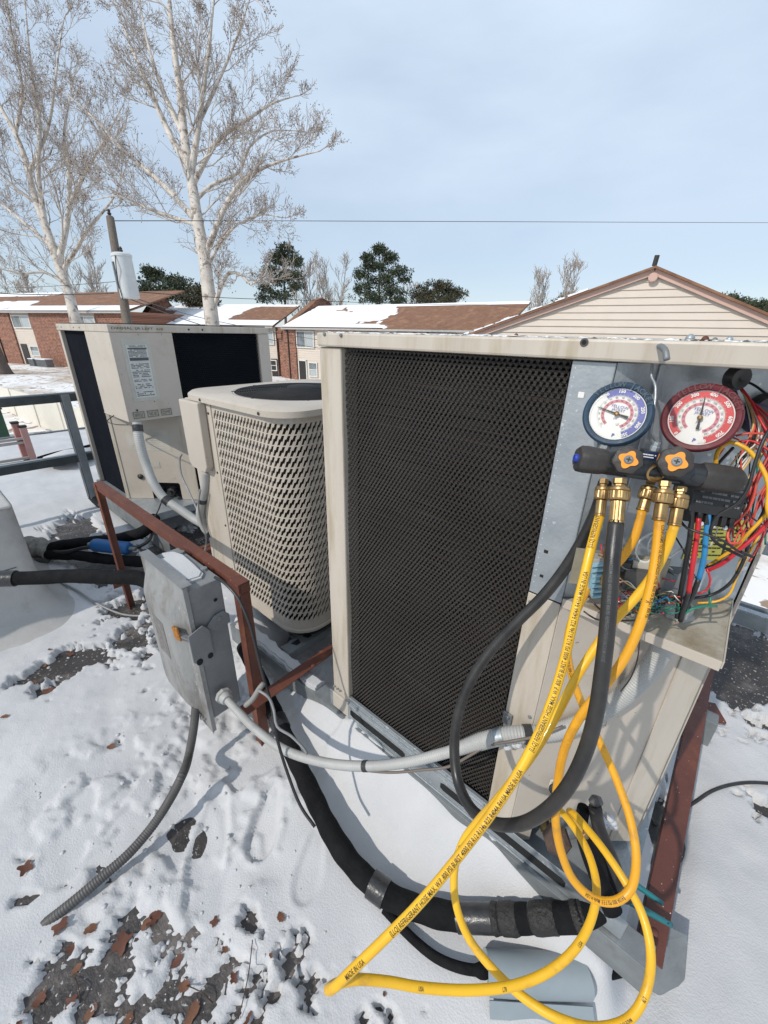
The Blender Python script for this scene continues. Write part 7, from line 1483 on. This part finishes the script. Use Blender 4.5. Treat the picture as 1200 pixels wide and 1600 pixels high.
# railing at the right
RR = thing('railing', 'pale galvanised two bar railing beyond the roof snow at the right edge', 'railing', (.6, 2.6, 0))
yR = 2.45
for (v0, v1) in ((956, 980), (842, 860)):
    a, b = pY(1165, v0, yR), pY(1165, v1, yR); zc = (a.z + b.z) / 2; h = abs(a.z - b.z)
    MB().box((-1.2, yR, zc - h / 2), (3.0, yR + .05, zc + h / 2)).build('rail', M_galv, RR, bevel=.004); MB().box((-1.2, yR - .004, zc + h / 2 + .001), (3.0, yR + .03, zc + h / 2 + .005)).build('rail_lip', M_galv, RR)
for x in (-1.1, 1.4, 2.9): MB().box((x, yR + .052, .0), (x + .05, yR + .09, .9)).build('post', M_galv, RR)

# equipment stand with reddish posts
st = thing('equipment_stand', 'low stand with faded red posts and pale rails behind the left railing', 'stand', pZ(52, 722, 0))
M_pink = mat('faded red paint', (.36, .13, .11), .6, 0, (.42, .24, .21), 5, dirt=(.5, .36, .32), dscale=9)
a = pZ(44, 724, .0); b = pZ(54, 724, .0)
for q, nm, h, mm in ((a, 'post', .44, M_pink), (b, 'post', .40, mat('pale pink paint', (.48, .27, .24), .6))): MB().box((q.x - .03, q.y - .03, 0), (q.x + .03, q.y + .03, h)).build('post', mm, st, bevel=.004); MB().box((q.x - .035, q.y - .035, h + .001), (q.x + .035, q.y + .035, h + .02)).build('cap', M_doorb, st)
for z in (.27, .23, .06, .02): MB().box((a.x + .03, a.y - 1.4, z), (a.x + .06, a.y + .02, z + .026)).build('rail', mat('pale rail', (.40, .36, .33), .6), st, bevel=.002)
# green bin
gp_ = pD(-14, 648, 14); t_ = thing('waste_container', 'dark green container beyond the roof at the left edge', 'container', (gp_.x, gp_.y, gp_.z - 1))
pc = [pD(-60, 560, 16.5), pD(12, 560, 16.5), pD(25, 676, 15.0), pD(-60, 682, 15.0)]; m = MB(); back = V(-3.0, 1.0, 0)
m.add(pc + [p + back for p in pc], [(0, 1, 2, 3), (7, 6, 5, 4), (0, 4, 5, 1), (1, 5, 6, 2), (2, 6, 7, 3), (3, 7, 4, 0)])
m = MB(); g0 = pZ(26, 690, -3.3); m.box((g0.x - 2.2, g0.y - 2.6, -3.25), (g0.x - .4, g0.y - .1, -1.95)); m.build('bin', mat('green paint', (.008, .055, .028), .5), t_, bevel=.04); t_.location = (g0.x - 1.3, g0.y - 1.3, -3.25)
t_.children[0].location = (0, 0, 0); 
me = t_.children[0].data
for v_ in me.vertices: v_.co -= Vector((g0.x - 1.3, g0.y - 1.3, -3.25)) - Vector((gp_.x, gp_.y, gp_.z - 1))
MB().box((g0.x - 2.25, g0.y - 2.65, -1.95), (g0.x - .35, g0.y - .05, -1.88)).build('lid', M_doorb, t_, bevel=.02)
# black rubber bundles on the roof beyond the lower rail
for i, (pts, r, lb) in enumerate((([(60, 716), (90, 708), (125, 700), (150, 694)], .02, 'upper thin black tube on the roof beyond the left railing'), ([(58, 728), (95, 722), (130, 714), (160, 708)], .045, 'thick black tube on the roof beyond the left railing'))):
    P = [pZ(u, v, .06) for u, v in pts]; tag(MB().tube(spline(P, .05), r, 10, rfun=lambda s_, q, r=r: r * (1 + .15 * math.sin(s_ * 9))).build('rubber_tube', M_foam, smooth=180), lb, 'tube')
m = MB(); c = pZ(110, 715, .10); m.lathe([(0, 0), (.3, 0), (.28, .04), (.12, .07), (0, .08)], c, (0, 0, 1), 14, rf=lambda a, h: .55 + .4 * abs(math.cos(a + .9))); tag(m.build('snow_mound', M_snow, smooth=180), 'long snow mound resting on the black tubes beyond the left railing', 'snow')
